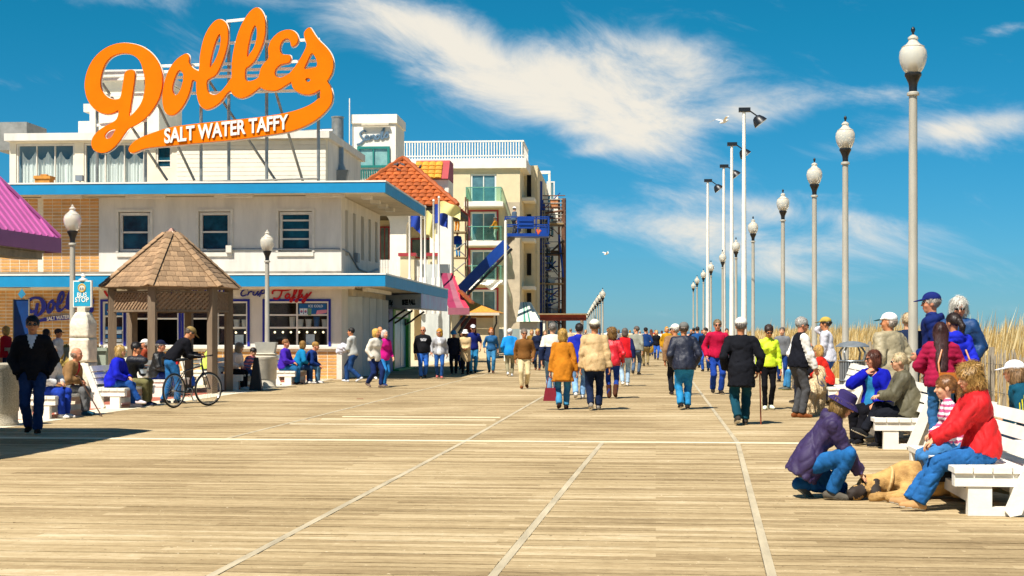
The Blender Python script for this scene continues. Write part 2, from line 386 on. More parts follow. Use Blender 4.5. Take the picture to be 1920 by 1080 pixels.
# ------------------------------------------------------------------ dune, beach grass and sand fence
def dune_h(u, v):
    a = min(1, max(0, (u-6.2)/3.0)); a = a*a*(3-2*a)
    return -.25+a*(.45+.16*math.sin(u*.55+v*.13)+.12*math.sin(v*.31+u*.2))
g = MB(); us = [5.25+i*.9 for i in range(34)]; vs_ = [6+i*2.5 for i in range(120)]
for v in vs_:
    for u in us: g.v.append((u, v, dune_h(u, v)))
nu = len(us)
for i in range(len(vs_)-1):
    for j in range(nu-1): g.f.append((i*nu+j, i*nu+j+1, (i+1)*nu+j+1, (i+1)*nu+j)); g.m.append(0)
dn = struct(g.build('dune', m_sand, smooth=True)); dn.rotation_euler = (0, 0, -R(5.5))
def grass_mesh(n, seed, vr, ur, hmul):
    r = np.random.default_rng(seed)
    v = vr[0]*np.exp(r.random(n)*math.log(vr[1]/vr[0])); u = ur[0]+(ur[1]-ur[0])*r.random(n)**1.3
    cl = np.sin(u*1.9+v*.7)*np.sin(v*1.3-u*.6)
    keep = cl > -.55+r.random(n)*.3; u, v = u[keep], v[keep]; n = len(u)
    a = np.clip((u-6.2)/3.0, 0, 1); a = a*a*(3-2*a)
    z = -.27+a*(.45+.16*np.sin(u*.55+v*.13)+.12*np.sin(v*.31+u*.2))
    h = (r.normal(1.0, .17, n)).clip(.45, 1.6)*hmul*(.75+.25*a)
    th = r.random(n)*6.283; ln = r.normal(.10, .10, n)+.10; wd = (.008+.006*r.random(n))*(1+v/45)
    dx, dy = np.cos(th)*ln*.6+.22*h*r.random(n), np.sin(th)*ln*.6+.05
    px, py = -np.sin(th)*wd, np.cos(th)*wd
    P = np.stack([np.stack([u-px, v-py, z], 1), np.stack([u+px, v+py, z], 1),
                  np.stack([u+dx*.35+px*.8, v+dy*.35+py*.8, z+h*.55], 1), np.stack([u+dx*.35-px*.8, v+dy*.35-py*.8, z+h*.55], 1),
                  np.stack([u+dx, v+dy, z+h], 1)], 1).reshape(-1, 3)
    b = (np.arange(n)*5)[:, None]
    q = (b+np.array([[0, 1, 2, 3]])).tolist(); t3 = (b+np.array([[3, 2, 4]])).tolist()
    me = bpy.data.meshes.new('beach_grass'); me.from_pydata(P.tolist(), [], q+t3); me.update(); return me
def grass_material():
    m = bpy.data.materials.new('dry_grass'); m.use_nodes = True; t = m.node_tree; b = t.nodes['Principled BSDF']
    ge = t.nodes.new('ShaderNodeNewGeometry'); cr = t.nodes.new('ShaderNodeValToRGB'); e = cr.color_ramp.elements
    e[0].color = (*lin('#8f7238'), 1); e[1].color = (*lin('#eee0b4'), 1); x = e.new(.35); x.color = (*lin('#c4a463'), 1); x = e.new(.7); x.color = (*lin('#d6bd82'), 1)
    t.links.new(ge.outputs['Random Per Island'], cr.inputs[0]); t.links.new(cr.outputs[0], b.inputs['Base Color'])
    b.inputs['Roughness'].default_value = .8; b.inputs['Specular IOR Level'].default_value = .2
    tr = t.nodes.new('ShaderNodeBsdfTranslucent'); t.links.new(cr.outputs[0], tr.inputs[0]); mx = t.nodes.new('ShaderNodeMixShader'); mx.inputs[0].default_value = .3
    t.links.new(b.outputs[0], mx.inputs[1]); t.links.new(tr.outputs[0], mx.inputs[2]); t.links.new(mx.outputs[0], t.nodes['Material Output'].inputs[0])
    return m
m_grass = grass_material()
for nm, me in (('beach_grass', grass_mesh(90000, 5, (13, 190), (6.6, 17), 1.10)), ('grass_plumes', grass_mesh(15000, 9, (14, 150), (7.2, 15), 1.45))):
    o = link(nm, me, None, [m_grass]); o.rotation_euler = (0, 0, -R(5.5))
    tag(o, {'beach_grass': 'tall dry golden beach grass covering the dune beside the boardwalk', 'grass_plumes': 'taller pale seed stalks rising above the dune grass'}[nm], 'grass', kind='stuff')
m_fence = mat('grey_fence_wood', '#a59a88', .9, .18, 4, .3, 40, stretch=(1, 1, .2), rnd=.18)
def sand_fence(name, u, v0, v1, label, n):
    root = empty(name, BW.wld(u, v0), 5.5, label, 'fence', 'sand fences along the dune')
    for k in range(2): root_ = MB().tube([(0, .0, .42+.5*k), (0, v1-v0, .42+.5*k)], .006, 5).build('wire', mat('fence_wire', '#6b6b6b', .5, .1, 4, metal=.7), root)
    sh = MB().box((-.006, -.02, 0), (.006, .02, 1.18)).mesh('picket'); sh.materials.append(m_fence)
    for k in range(n):
        y = (v1-v0)*k/(n-1)
        inst('picket', sh, root, (rng.uniform(-.012, .012), y, rng.uniform(-.06, .05)-.04), (rng.uniform(-.05, .05), rng.uniform(-.06, .06), 0), (1, 1, rng.uniform(.94, 1.05)))
    for k in range(int((v1-v0)/2.6)+1):
        boxo('post', (.02, min(k*2.6, v1-v0)-.04, -.15), (.10, min(k*2.6, v1-v0)+.04, 1.22), m_fence, root)
sand_fence('sand_fence', 6.05, 13, 23.2, 'weathered picket sand fence between the benches and the dune grass, before the ramp', 110)
sand_fence('sand_fence', 6.05, 25.4, 44, 'weathered picket sand fence along the dune beyond the wooden ramp', 150)
# low wooden ramp where the beach path leaves the boardwalk
rp_ = struct(empty('beach_ramp', BW.wld(4.75, 18.9), 5.5))
for k in range(14):
    boxo('plank', (.15*k, 0, .0), (.15*k+.14, 5.2, .16+.004*k), m_plank, rp_)

# ------------------------------------------------------------------ lamp posts
m_pole = mat('galvanised_pole', '#ada798', .45, .1, 3, metal=.1, spec=.5, stretch=(1, 1, .3))
m_black = mat('black_iron', '#16181c', .4, .2, 8, spec=.5)
m_globe = bpy.data.materials.new('acrylic_globe'); m_globe.use_nodes = True
def _globe():
    t = m_globe.node_tree; b = t.nodes['Principled BSDF']
    lw = t.nodes.new('ShaderNodeTexNoise'); lw.inputs['Scale'].default_value = 3
    cr = t.nodes.new('ShaderNodeValToRGB'); cr.color_ramp.elements[0].color = (*lin('#e4dcc8'), 1); cr.color_ramp.elements[1].color = (*lin('#f7f1e4'), 1)
    t.links.new(lw.outputs[0], cr.inputs[0]); t.links.new(cr.outputs[0], b.inputs['Base Color'])
    b.inputs['Roughness'].default_value = .22; b.inputs['Transmission Weight'].default_value = .45; b.inputs['IOR'].default_value = 1.2; b.inputs['Coat Weight'].default_value = .5
_globe()
def lamp_post(loc, h, gw, label, group, dark_neck=True, fluted=True):
    root = empty('street_lamp', loc, 0, label, 'street lamp', group)
    k = gw/.45; top = h
    pole = MB(); n = 12
    prof = [(.19*k, 0), (.19*k, .06), (.15*k, .12), (.13*k, .5), (.08*k, .62), (.067*k, h-1.06*k), (.10*k, h-1.055*k), (.10*k, h-1.02*k), (.08*k, h-1.0*k)]
    pole.lathe(prof, n=14).build('pole', m_pole, root, True)
    MB().lathe([(.065*k, 0), (.065*k, .07*k), (.075*k, .14*k), (.12*k, .24*k), (.135*k, .26*k), (.135*k, .30*k), (.12*k, .31*k)], (0, 0, h-1.0*k), 16).build('fitter', m_black, root, True)
    gl = MB().lathe([(.11*k, 0), (.16*k, .06*k), (.205*k, .16*k), (.225*k, .27*k), (.215*k, .36*k), (.18*k, .42*k), (.185*k, .43*k), (.12*k, .47*k), (.075*k, .52*k), (.07*k, .545*k), (.085*k, .56*k), (.082*k, .585*k), (.05*k, .61*k), (.03*k, .625*k)], (0, 0, h-.70*k), 20).build('globe', m_globe, root, True)
    MB().lathe([(.05*k, 0), (.07*k, .02*k), (.06*k, .14*k), (.03*k, .17*k)], (0, 0, h-.69*k), 12).build('lamp_holder', mat('lamp_inside', '#5a4c38', .5, .1, 5), gl, True)
    if dark_neck: MB().lathe([(.04*k, -.06*k), (.022*k, -.03*k), (.018*k, 0), (.034*k, .03*k), (.036*k, .06*k), (.02*k, .09*k), (.006*k, .10*k)], (0, 0, h-.07*k+.03*k), 10).build('finial', m_black, root, True)
    else: MB().lathe([(.03*k, 0), (.035*k, .03*k), (.012*k, .06*k)], (0, 0, h-.08*k), 10).build('finial', m_globe, root, True)
    return root
tops = [(1712, 57), (1585, 222), (1527, 300), (1468, 358), (1412, 408), (1380, 447), (1355, 470), (1333, 490), (1319, 505), (1307, 517), (1300, 528)]
place = ['beside the beach ramp and sand fence', 'standing over the slatted litter bin', 'second beyond the slatted litter bin', 'third beyond the slatted litter bin', 'fourth beyond the slatted litter bin']
for i, (px, py) in enumerate(tops):
    d = F*4.9/(HZ-py); p = AT(px, HZ, d); p.z = 0
    lab = 'tall grey boardwalk lamp post with glass globe ' + (place[i] if i < 5 else '%s beyond the slatted litter bin' % ['fifth', 'sixth', 'seventh', 'eighth', 'ninth', 'tenth'][i-5])
    lamp_post(p, 6.4, .45, lab, 'globe lamps along the dune')
far = [(1130, 541), (1125, 548), (1120.5, 554), (1116, 561), (1112, 567.5), (1108.5, 573.5), (1105.5, 579), (1103, 584), (1101, 589)]
for px, py in far:
    d = F*3.6/(HZ-py); p = AT(px, HZ, d); p.z = 0
    lamp_post(p, 5.1, .5, 'small far globe lamp in the line receding past the red steel canopy', 'distant globe lamps in a line')
p = AT(136, HZ, 35.6); p.z = 0; lamp_post(p, 4.55, .42, 'globe lamp post behind the stone bus stop pillar', 'globe lamps by the shops', False)
p = AT(501, HZ, 44.4); p.z = 0; lamp_post(p, 4.55, .42, 'globe lamp post before the red script lettering of the shop', 'globe lamps by the shops', False)
# floodlight poles
m_white = mat('white_paint', '#e9e4d8', .5, .06, 3)
m_lens = glass_mat('lamp_lens', '#cfc9b8', .2)
for i, (px, py, lab) in enumerate([(1395, 208, 'tallest white pole with a black floodlight'), (1372, 272, 'white floodlight pole next beyond the tallest one'), (1357, 313, 'third white floodlight pole along the dune'), (1327, 340, 'farthest white floodlight pole along the dune')]):
    d = F*10.5/(HZ-py); p = AT(px, HZ, d); p.z = 0
    root = empty('floodlight_pole', p, 5.5, lab, 'floodlight', 'floodlight poles along the dune')
    MB().lathe([(.15, 0), (.11, 6), (.075, 12)], n=10).build('pole', m_white, root, True)
    MB().box((-.25, -.12, 11.95), (.3, .12, 12.15)).bar((.2, 0, 12.05), (.62, 0, 11.75), .06).build('bracket', m_black, root)
    fl = MB(); fl.lathe([(.09, .42), (.2, .36), (.30, .18), (.36, 0)], n=14)
    hd = fl.build('floodlight_head', m_black, root, True); hd.location = (.80, 0, 11.40); hd.rotation_euler = (0, R(-38), 0)
    ln = MB().lathe([(.33, -.012), (.33, -.002)], n=14).build('lens', m_lens, hd)
# ================================================================== the sweet shop
DB = Frame((-5.37, 47.0, 0), 4.0)
m_stucco = mat('white_stucco', '#d8d3c9', .85, .09, 2.2, .25, 60, stretch=(1, 1, .22))
m_blue = mat('blue_fascia', '#0d84b5', .5, .07, 1.5)
m_soffit = mat('soffit', '#cfc4ae', .8, .1, 2)
m_tar = mat('roof_gravel', '#b9ad98', .95, .15, 3, .4, 20)
m_brick = mat('tan_glazed_brick', '#cf9a58', .45, .12, 4, .15, 40, rnd=.10)
m_mortar = mat('pale_mortar', '#e6dcc6', .9, .1, 8)
m_trimw = mat('white_trim', '#d9d3c6', .5, .08, 4)
m_navy = mat('navy_paint', '#1d2690', .45, .08, 3)
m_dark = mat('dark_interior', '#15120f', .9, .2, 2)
m_dkglass = mat('window_glass', '#12485a', .12, .5, 1.4, spec=.2)
def glass_shader(name, tint, gl=.9):
    m = bpy.data.materials.new(name); m.use_nodes = True; t = m.node_tree; t.nodes.remove(t.nodes['Principled BSDF'])
    tr = t.nodes.new('ShaderNodeBsdfTransparent'); tr.inputs[0].default_value = (*tint, 1)
    gs = t.nodes.new('ShaderNodeBsdfGlossy'); gs.inputs['Roughness'].default_value = .03; gs.inputs[0].default_value = (gl, gl, gl, 1)
    lw = t.nodes.new('ShaderNodeLayerWeight'); pw = t.nodes.new('ShaderNodeMath'); pw.operation = 'POWER'; pw.inputs[1].default_value = 4; t.links.new(lw.outputs['Facing'], pw.inputs[0]); fr = t.nodes.new('ShaderNodeMath'); fr.operation = 'MULTIPLY_ADD'; fr.inputs[1].default_value = .7; fr.inputs[2].default_value = .05; t.links.new(pw.outputs[0], fr.inputs[0]); nz = t.nodes.new('ShaderNodeTexNoise'); nz.inputs['Scale'].default_value = .8
    bp = t.nodes.new('ShaderNodeBump'); bp.inputs['Strength'].default_value = .05; t.links.new(nz.outputs[0], bp.inputs['Height']); t.links.new(bp.outputs[0], gs.inputs['Normal'])
    mx = t.nodes.new('ShaderNodeMixShader'); t.links.new(fr.outputs[0], mx.inputs[0]); t.links.new(tr.outputs[0], mx.inputs[1]); t.links.new(gs.outputs[0], mx.inputs[2])
    t.links.new(mx.outputs[0], t.nodes['Material Output'].inputs[0]); return m
m_shopglass = glass_shader('shop_glass', (.95, .97, .97))
m_bluglass = glass_shader('blue_tinted_glass', (.16, .36, .42), 1)
m_grnglass = glass_shader('green_tinted_glass', (.70, .88, .82), .9)
def wall(name, parent, axis, a0, a1, z0, z1, t0, t1, holes, m):
    """wall slab with real openings; axis 'x' runs along x with thickness in y, 'y' the other way"""
    xs = sorted({a0, a1, *[h[0] for h in holes], *[h[1] for h in holes]}); zs = sorted({z0, z1, *[h[2] for h in holes], *[h[3] for h in holes]})
    mb = MB()
    for i in range(len(xs)-1):
        for j in range(len(zs)-1):
            cx, cz = (xs[i]+xs[i+1])/2, (zs[j]+zs[j+1])/2
            if any(h[0] < cx < h[1] and h[2] < cz < h[3] for h in holes): continue
            if axis == 'x': mb.box((xs[i], t0, zs[j]), (xs[i+1], t1, zs[j+1]))
            else: mb.box((t0, xs[i], zs[j]), (t1, xs[i+1], zs[j+1]))
    return mb.build(name, m, parent)
def window(parent, x0, x1, z0, z1, y, mframe, mglass, cols=1, rows=2, fw=.05, depth=.08, name='window', proud=.02):
    """framed window in the x-z plane at depth y: frame mesh, each pane its own sub-part"""
    mb = MB(); p = y-proud
    mb.box((x0, p, z0), (x0+fw, y+depth, z1)); mb.box((x1-fw, p, z0), (x1, y+depth, z1)); mb.box((x0+fw, p, z0), (x1-fw, y+depth, z0+fw)); mb.box((x0+fw, p, z1-fw), (x1-fw, y+depth, z1))
    ix0, ix1, iz0, iz1 = x0+fw, x1-fw, z0+fw, z1-fw; b = fw*.6
    for c in range(1, cols): xx = ix0+(ix1-ix0)*c/cols; mb.box((xx-b/2, p+.012, iz0), (xx+b/2, y+depth*.8, iz1))
    rr = rows if isinstance(rows, (list, tuple)) else [k/rows for k in range(1, rows)]
    for c in range(cols):
        xa, xb = ix0+(ix1-ix0)*c/cols+(b/2 if c else 0), ix0+(ix1-ix0)*(c+1)/cols-(b/2 if c < cols-1 else 0)
        for t in rr: zz = iz0+(iz1-iz0)*t; mb.box((xa, p+.012, zz-b/2), (xb, y+depth*.8, zz+b/2))
    w = mb.build(name, mframe, parent)
    zz = [0, *rr, 1]
    for c in range(cols):
        for k in range(len(zz)-1):
            xa, xb = ix0+(ix1-ix0)*c/cols+.02, ix0+(ix1-ix0)*(c+1)/cols-.02
            boxo('pane', (xa, y+depth*.35, iz0+(iz1-iz0)*zz[k]+.015), (xb, y+depth*.35+.008, iz0+(iz1-iz0)*zz[k+1]-.015), mglass, w)
    return w
shop = empty('sweet_shop', DB.o, 4.0, 'white two storey seaside sweet shop with blue flat roof edges and tan brick', 'shop building')
fyp = lambda px, py, y=0.0: DB.fy(px, py, y)
XL = -21.0; YB = 22.0
OV = 1.0; RX = 1.55
zf1t, zf1b = fyp(600, 515.5, -OV).z, fyp(600, 537, -OV).z       # lower fascia
zf2t, zf2b = fyp(600, 342, -OV).z, fyp(600, 361.5, -OV).z       # upper fascia
XB = fyp(185.5, 450).x                                          # brick / stucco boundary
# --- upper storey front wall and openings
H1 = []
for a, b_ in ((222, 282), (372, 432), (522, 585)):
    H1.append((fyp(a, 0).x, fyp(b_, 0).x, fyp(300, 473).z, fyp(300, 397).z))
wall('upper_wall', shop, 'x', XB, 0, zf1t-.1, zf2b, 0, .3, H1, m_stucco)
boxo('upper_brick_wall', (XL, .06, zf1t-.1), (XB-.01, .3, zf2b), m_mortar, shop)
for i, h in enumerate(H1):
    w = window(shop, h[0]+.02, h[1]-.02, h[2]+.02, h[3]-.02, .10, m_trimw, m_dkglass, 1, [.5] if i < 2 else [.28, .55, .83], .09, .09)
    boxo('sill', (h[0]-.05, -.05, h[2]-.14), (h[1]+.05, .02, h[2]-.02), m_trimw, w)
    for xa, xb, za, zb in ((h[0]-.08, h[0]-.003, h[2], h[3]+.08), (h[1]+.003, h[1]+.08, h[2], h[3]+.08), (h[0], h[1], h[3]+.003, h[3]+.08)):
        boxo('casing', (xa, -.03, za), (xb, .06, zb), m_trimw, w)
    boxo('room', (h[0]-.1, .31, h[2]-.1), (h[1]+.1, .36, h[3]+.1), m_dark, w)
    if i != 1: boxo('blind', (h[0]+.1, .24, h[2]+(.75 if i == 0 else .35)), (h[1]-.1, .25, h[3]-.1), mat('pale_blind', '#9fb0b0', .8, .1, 3), w)
# --- upper side wall with five slit windows
HS = []
for a, b_, t_, bt in ((647.5, 652.5, 394, 480), (662, 667, 400, 485), (677, 682.5, 406, 488), (691, 695.5, 411, 490), (703, 708, 416, 492)):
    ya, yb = DB.fx(a, 450, 0).y, DB.fx(b_, 450, 0).y
    HS.append((ya, yb, DB.fx((a+b_)/2, bt, 0).z, DB.fx((a+b_)/2, t_, 0).z))
YU = DB.fx(712.5, 450, 0).y
wall('upper_side_wall', shop, 'y', .3, YU, zf1t-.1, zf2b, -.3, 0, HS, m_stucco)
for h in HS: boxo('slit_window', (-.25, h[0]+.01, h[2]+.01), (-.12, h[1]-.01, h[3]-.01), mat('slit_grey', '#8d8f8c', .5, .1, 3), shop)
boxo('upper_back_wall', (XL, YU-.3, zf1t), (-.31, YU, zf2b), m_stucco, shop)
# --- roofs with blue edges
def slab(name, x1, y1, zt, zb):
    rt = MB().box((XL, -OV+.06, zb+.05), (x1-.06, y1, zt-.05)).build(name, m_tar, shop)
    boxo('soffit', (XL, -OV+.06, zb+.02), (x1-.06, y1, zb+.046), m_soffit, rt)
    boxo('fascia', (XL, -OV, zb), (x1, -OV+.058, zt), m_blue, rt); 
    n = 7 if y1 < 12 else 14; ys = [-OV+.06+(y1+OV-.06)*k/n for k in range(n+1)]
    for k in range(n): boxo('fascia_panel', (x1-.058, ys[k]+.004, zb), (x1, ys[k+1]-.004, zt), m_blue, rt)
    boxo('drip_edge', (XL, -OV-.02, zt+.003), (x1+.02, -OV+.12, zt+.05), m_white, rt)
    boxo('drip_edge', (x1-.12, -OV+.121, zt+.003), (x1+.02, y1, zt+.05), m_white, rt)
    return rt
YR2 = DB.fx(797, 388, RX).y
slab('upper_roof', RX, YR2, zf2t, zf2b)
YR1 = min(YB, DB.fx(840, 552, RX).y)
slab('lower_roof', RX, YR1, zf1t, zf1b)
# --- ground floor front: windows, lettering, brick dado
zd = fyp(560, 651).z; zl = zf1b
H0 = [(fyp(193, 0).x, fyp(232, 0).x, fyp(0, 646).z, fyp(0, 566).z), (fyp(236, 0).x, fyp(335, 0).x, fyp(0, 654).z, fyp(0, 566).z),
      (fyp(345, 0).x, fyp(402, 0).x, fyp(0, 654).z, fyp(0, 566).z), (fyp(406, 0).x, fyp(464, 0).x, fyp(0, 651).z, fyp(0, 566).z), (fyp(497, 0).x, fyp(616, 0).x, fyp(0, 650).z, fyp(0, 566).z)]
wall('shop_front', shop, 'x', XB, .0, zd, zl, 0, .25, [(a, b_, max(c, zd+.02), d) for a, b_, c, d in H0], m_stucco)
boxo('corner_wall', (-.25, .251, 0), (0, 1.2, zl), m_stucco, shop)
boxo('brick_backing', (XL, .06, .0), (XB-.012, .3, zl), m_mortar, shop)
boxo('dado_backing', (XB, .05, .0), (-.01, .26, zd-.01), m_mortar, shop)
boxo('dado_ledge', (XB, -.06, zd-.05), (-.005, .048, zd+.02), m_trimw, shop)
boxo('corner_post', (-.14, -.02, 0), (.02, .12, zd-.06), m_trimw, shop)
for i, (x0, x1, z0, z1) in enumerate(H0):
    z0 = max(z0, zd+.02)
    fr = MB(); t = .075
    for a, b_, c, d in ((x0-t, x0-.002, z0, z1+t), (x1+.002, x1+t, z0, z1+t), (x0-.002, x1+.002, z1+.002, z1+t)): fr.box((a, -.035, c), (b_, .03, d))
    f = fr.build('shop_window', m_navy, shop)
    cols, rows = (1, [.33, .66]) if i == 0 else (1, [.62]) if i in (1, 2) else (1, [.42, .70]) if i == 3 else (2, [.42, .70])
    gm = m_shopglass
    mb = MB(); fw = .05
    mb.box((x0, .02, z0), (x0+fw, .12, z1)); mb.box((x1-fw, .02, z0), (x1, .12, z1)); mb.box((x0+fw, .02, z0), (x1-fw, .12, z0+fw)); mb.box((x0+fw, .02, z1-fw), (x1-fw, .12, z1))
    for c in range(1, cols): mb.box(((x0+x1)/2-.025, .03, z0+fw), ((x0+x1)/2+.025, .11, z1-fw))
    for r_ in rows:
        zz = z0+(z1-z0)*r_
        for c in range(cols):
            xa = x0+fw if c == 0 else (x0+x1)/2+.026; xb = x1-fw if c == cols-1 else (x0+x1)/2-.026
            mb.box((xa, .03, zz-.025), (xb, .11, zz+.025))
    mb.build('frame', m_white, f)
    zz = [0, *rows, 1]
    for c in range(cols):
        for k in range(len(zz)-1):
            if i in (1, 2) and k == 0: continue                       # the serving hatches are open
            xa, xb = x0+(x1-x0)*c/cols+.05, x0+(x1-x0)*(c+1)/cols-.05
            boxo('pane', (xa, .07, z0+(z1-z0)*zz[k]+.03), (xb, .078, z0+(z1-z0)*zz[k+1]-.03), gm, f)
# room behind the windows
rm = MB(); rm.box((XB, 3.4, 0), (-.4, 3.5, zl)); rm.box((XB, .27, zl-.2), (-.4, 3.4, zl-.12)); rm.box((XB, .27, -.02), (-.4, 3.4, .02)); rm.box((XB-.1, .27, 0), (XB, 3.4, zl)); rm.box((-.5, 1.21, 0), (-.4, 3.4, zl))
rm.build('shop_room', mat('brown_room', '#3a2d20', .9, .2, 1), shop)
boxo('serving_counter', (XB+.3, .5, .0), (-.8, .95, zd+.05), mat('counter_steel', '#8d8b84', .4, .1, 3), shop)
# bricks: long glazed units in stack bond
BWD, BHT = .305, .108
bm_ = MB().box((0, -.010, 0), (BWD-.024, .0, BHT-.026)).mesh('brick'); bm_.materials.append(m_brick)
rest = MB(); nb = 0
def bricks(x0, x1, z0, z1, y, single):
    global nb
    nx = int((x1-x0)/BWD); nz = int((z1-z0)/BHT)
    for j in range(nz):
        for i in range(nx):
            x, z = x1-(i+1)*BWD+.009, z0+j*BHT+.009
            if single and nb < 300: inst('brick', bm_, shop, (x, y, z)); nb += 1
            else: rest.box((x, y-.010, z), (x+BWD-.024, y, z+BHT-.026))
xv = fyp(20, 450).x
bricks(fyp(395, 700).x, -.15, .02, zd-.05, .05, True)
bricks(fyp(70, 450).x, XB-.012, zf1t+.02, zf2b-.02, .06, True)
bricks(XL+.2, fyp(70, 450).x, zf1t+.02, zf2b-.02, .06, False)
bricks(XB, fyp(395, 700).x, .02, zd-.05, .05, False)
bricks(XL+.2, XB-.012, .02, zl-.02, .06, False)
o = rest.build('brick_field', m_brick, shop); o['kind'] = 'stuff'
# eave light fixtures
for a, b_ in ((80, 155), (237, 310), (403, 475), (575, 647)):
    xa, xb = fyp(a, 366, -.45).x, fyp(b_, 366, -.45).x
    boxo('strip_light', (xa, -.55, zf2b-.085), (xb, -.38, zf2b+.019), m_trimw, shop)
for px in (687, 703, 717, 730):
    p = DB.fx(px, 372+(px-687)*.55, .75); y = p.y
    boxo('soffit_light', (.62, y-.22, zf2b-.10), (.92, y+.22, zf2b+.019), m_trimw, shop)
boxo('strip_light', (fyp(60, 0, -.4).x, -.5, zf1b-.07), (fyp(190, 0, -.4).x, -.36, zf1b+.019), m_white, shop)
boxo('strip_light', (fyp(430, 0, -.4).x, -.5, zf1b-.07), (fyp(665, 0, -.4).x, -.36, zf1b+.019), m_white, shop)
boxo('strip_light', (.5, 1.0, zf1b-.10), (.68, 6.0, zf1b+.019), m_white, shop)
MB().tube([(-4.3, -.02, zf1t+.85), (-.05, -.02, zf1t+.85), (.03, .3, zf1t+.85), (.03, 1.2, zf1t+.8), (.03, 3.0, zf1t+.35), (.03, 5, zf1t+.3), (.03, 7, zf1t+.5)], .03, 6).build('conduit', mat('grey_conduit', '#7f8890', .5, .1, 3), shop)
boxo('junction_box', (.001, 2.3, zf1t+.55), (.12, 2.7, zf1t+.85), mat('grey_conduit', '#7f8890'), shop)
boxo('flashing', (XL, -.055, zf1t+.06), (-.0, -.002, zf1t+.16), mat('dull_flashing', '#8d887d', .6, .2, 3), shop)
boxo('wall_light', (fyp(432, 0).x-.12, -.12, zf1t+.75), (fyp(432, 0).x+.06, -.002, zf1t+.98), m_trimw, shop)
# lettering on the front
def pen(px_paths, w, thick, y, m, name, parent):
    mb = MB(); strokes(mb, [[(p.x, p.z) for p in (DB.fy(a, b_, y) for a, b_ in path)] for path in px_paths], w, thick, lambda a, b_: Vector((a, y, b_)))
    return mb.build(name, m, parent)
Z5 = lambda pts: [(400+x/4, 540+y/4) for x, y in pts]
m_redp = mat('red_letter', '#b3161f', .4, .06, 3)
taf = [[(445, 34), (446, 14), (470, 4), (510, 6), (560, 4), (585, -6)], [(516, 8), (506, 40), (490, 64), (466, 70), (452, 60)],
       [(574, 40), (560, 32), (544, 44), (542, 60), (554, 66), (570, 52)], [(577, 34), (570, 56), (578, 66), (592, 58)],
       [(592, 58), (612, 34), (626, 6), (620, -8), (610, 4), (602, 44), (594, 80), (584, 92), (578, 84), (594, 66), (618, 56)],
       [(632, 58), (652, 34), (666, 6), (660, -8), (650, 4), (642, 44), (634, 80), (624, 92), (618, 84), (634, 66), (660, 54)],
       [(668, 34), (664, 52), (676, 60), (692, 48), (704, 30)], [(706, 28), (698, 62), (682, 92), (668, 92), (676, 76), (704, 58), (738, 16)]]
pen([Z5([(x, y+12) for x, y in p]) for p in taf], .055, .03, -.012, m_redp, 'red_script_letters', shop)
cri = [[(262, 14), (246, 8), (222, 20), (208, 44), (220, 60), (252, 50)], [(262, 28), (268, 36), (256, 56)], [(268, 34), (284, 26), (296, 32)], [(308, 26), (298, 46), (312, 54), (326, 42)], [(340, 22), (328, 40), (340, 50), (330, 58)], [(340, 50), (356, 30), (366, 14)], [(364, 16), (352, 54), (346, 66)], [(366, 22), (384, 10), (384, 36), (362, 44)]]
pen([Z5(p) for p in cri], .042, .03, -.012, m_navy, 'blue_script_letters', shop)
t = text_mesh('letters', 'POPCORN', .42, .012, .008, 0, 'RIGHT'); t.materials.append(m_navy)
inst('block_letters', t, shop, (fyp(436, 0).x, -.014, fyp(430, 549).z))
pen([[(196, 545), (202, 554), (212, 556), (224, 550)]], .07, .03, -.012, m_redp, 'red_letter_stroke', shop)
# posters, cups and tubs in the windows
def poster(x0, x1, z0, z1, y, base, parent=shop):
    return boxo('poster', (x0, y-.006, z0), (x1, y, z1), base, parent)
m_pb = mat('poster_blue', '#0f5f9c', .5, .15, 4); m_pr = mat('poster_pink', '#d98aa0', .5, .1, 6); m_wh = mat('poster_white', '#d8e4ea', .5, .1, 6)
x0, x1, z0, z1 = H0[4]; xm = (x0+x1)/2
po = poster(xm+.06, x1-.07, z0+(z1-z0)*.72, z1-.07, .02, m_pb)
t = text_mesh('letters', 'ICE COLD', .105, .002, .002); t.materials.append(m_wh); inst('poster_lettering', t, po, (xm+.60, .011, z1-.15))
MB().prism([(xm+.6, z1-.42), (xm+.95, z1-.36), (xm+.98, z1-.26), (xm+.65, z1-.28)], .006, .013).build('poster_art', m_pr, po)
def cup(parent, x, y, z, h, r, m, nm='paper_cup'):
    c = MB().lathe([(r*.78, 0), (r, h), (r*1.06, h), (r*1.06, h+.012)], (x, y, z), 12).build(nm, m, parent, True); return c
for k in range(3):
    x = xm+.15+k*.13
    MB().prism([(x-.05, z1-.44), (x+.05, z1-.44), (x+.06, z1-.22), (x-.06, z1-.22)], .007, .013).build('poster_art', m_wh if k < 2 else mat('poster_green', '#6a9a78', .5), po)
    if k < 2:
        for s_, mm_ in ((1, m_redp), (-1, m_navy)):
            MB().prism([(x+.036*math.cos(a_), z1-.32+s_*.036*math.sin(a_)+.003*s_) for a_ in [math.pi*q/8 for q in range(9)]], .001, .0065).build('round_emblem', mm_, po)
x0, x1, z0, z1 = H0[0]
po = poster(x0+.06, x1-.06, z0+(z1-z0)*.69, z1-.07, .02, m_pb)
for k in range(2): 
    for s_, mm_ in ((1, m_redp), (-1, m_wh)):
        MB().prism([(x0+.2+.2*k+.07*math.cos(a_), z1-.30+s_*.07*math.sin(a_)+.003*s_) for a_ in [math.pi*q/8 for q in range(9)]], .006, .013).build('round_emblem', mm_, po)
for k in range(4): poster(x0+.07, x1-.07, z0+.08+.13*k, z0+.18+.13*k, .022, [m_wh, m_pb][k % 2])
m_tub = mat('white_tub', '#e2ded2', .5, .05, 5); m_bulb = bpy.data.materials.new('warm_bulb'); m_bulb.use_nodes = True
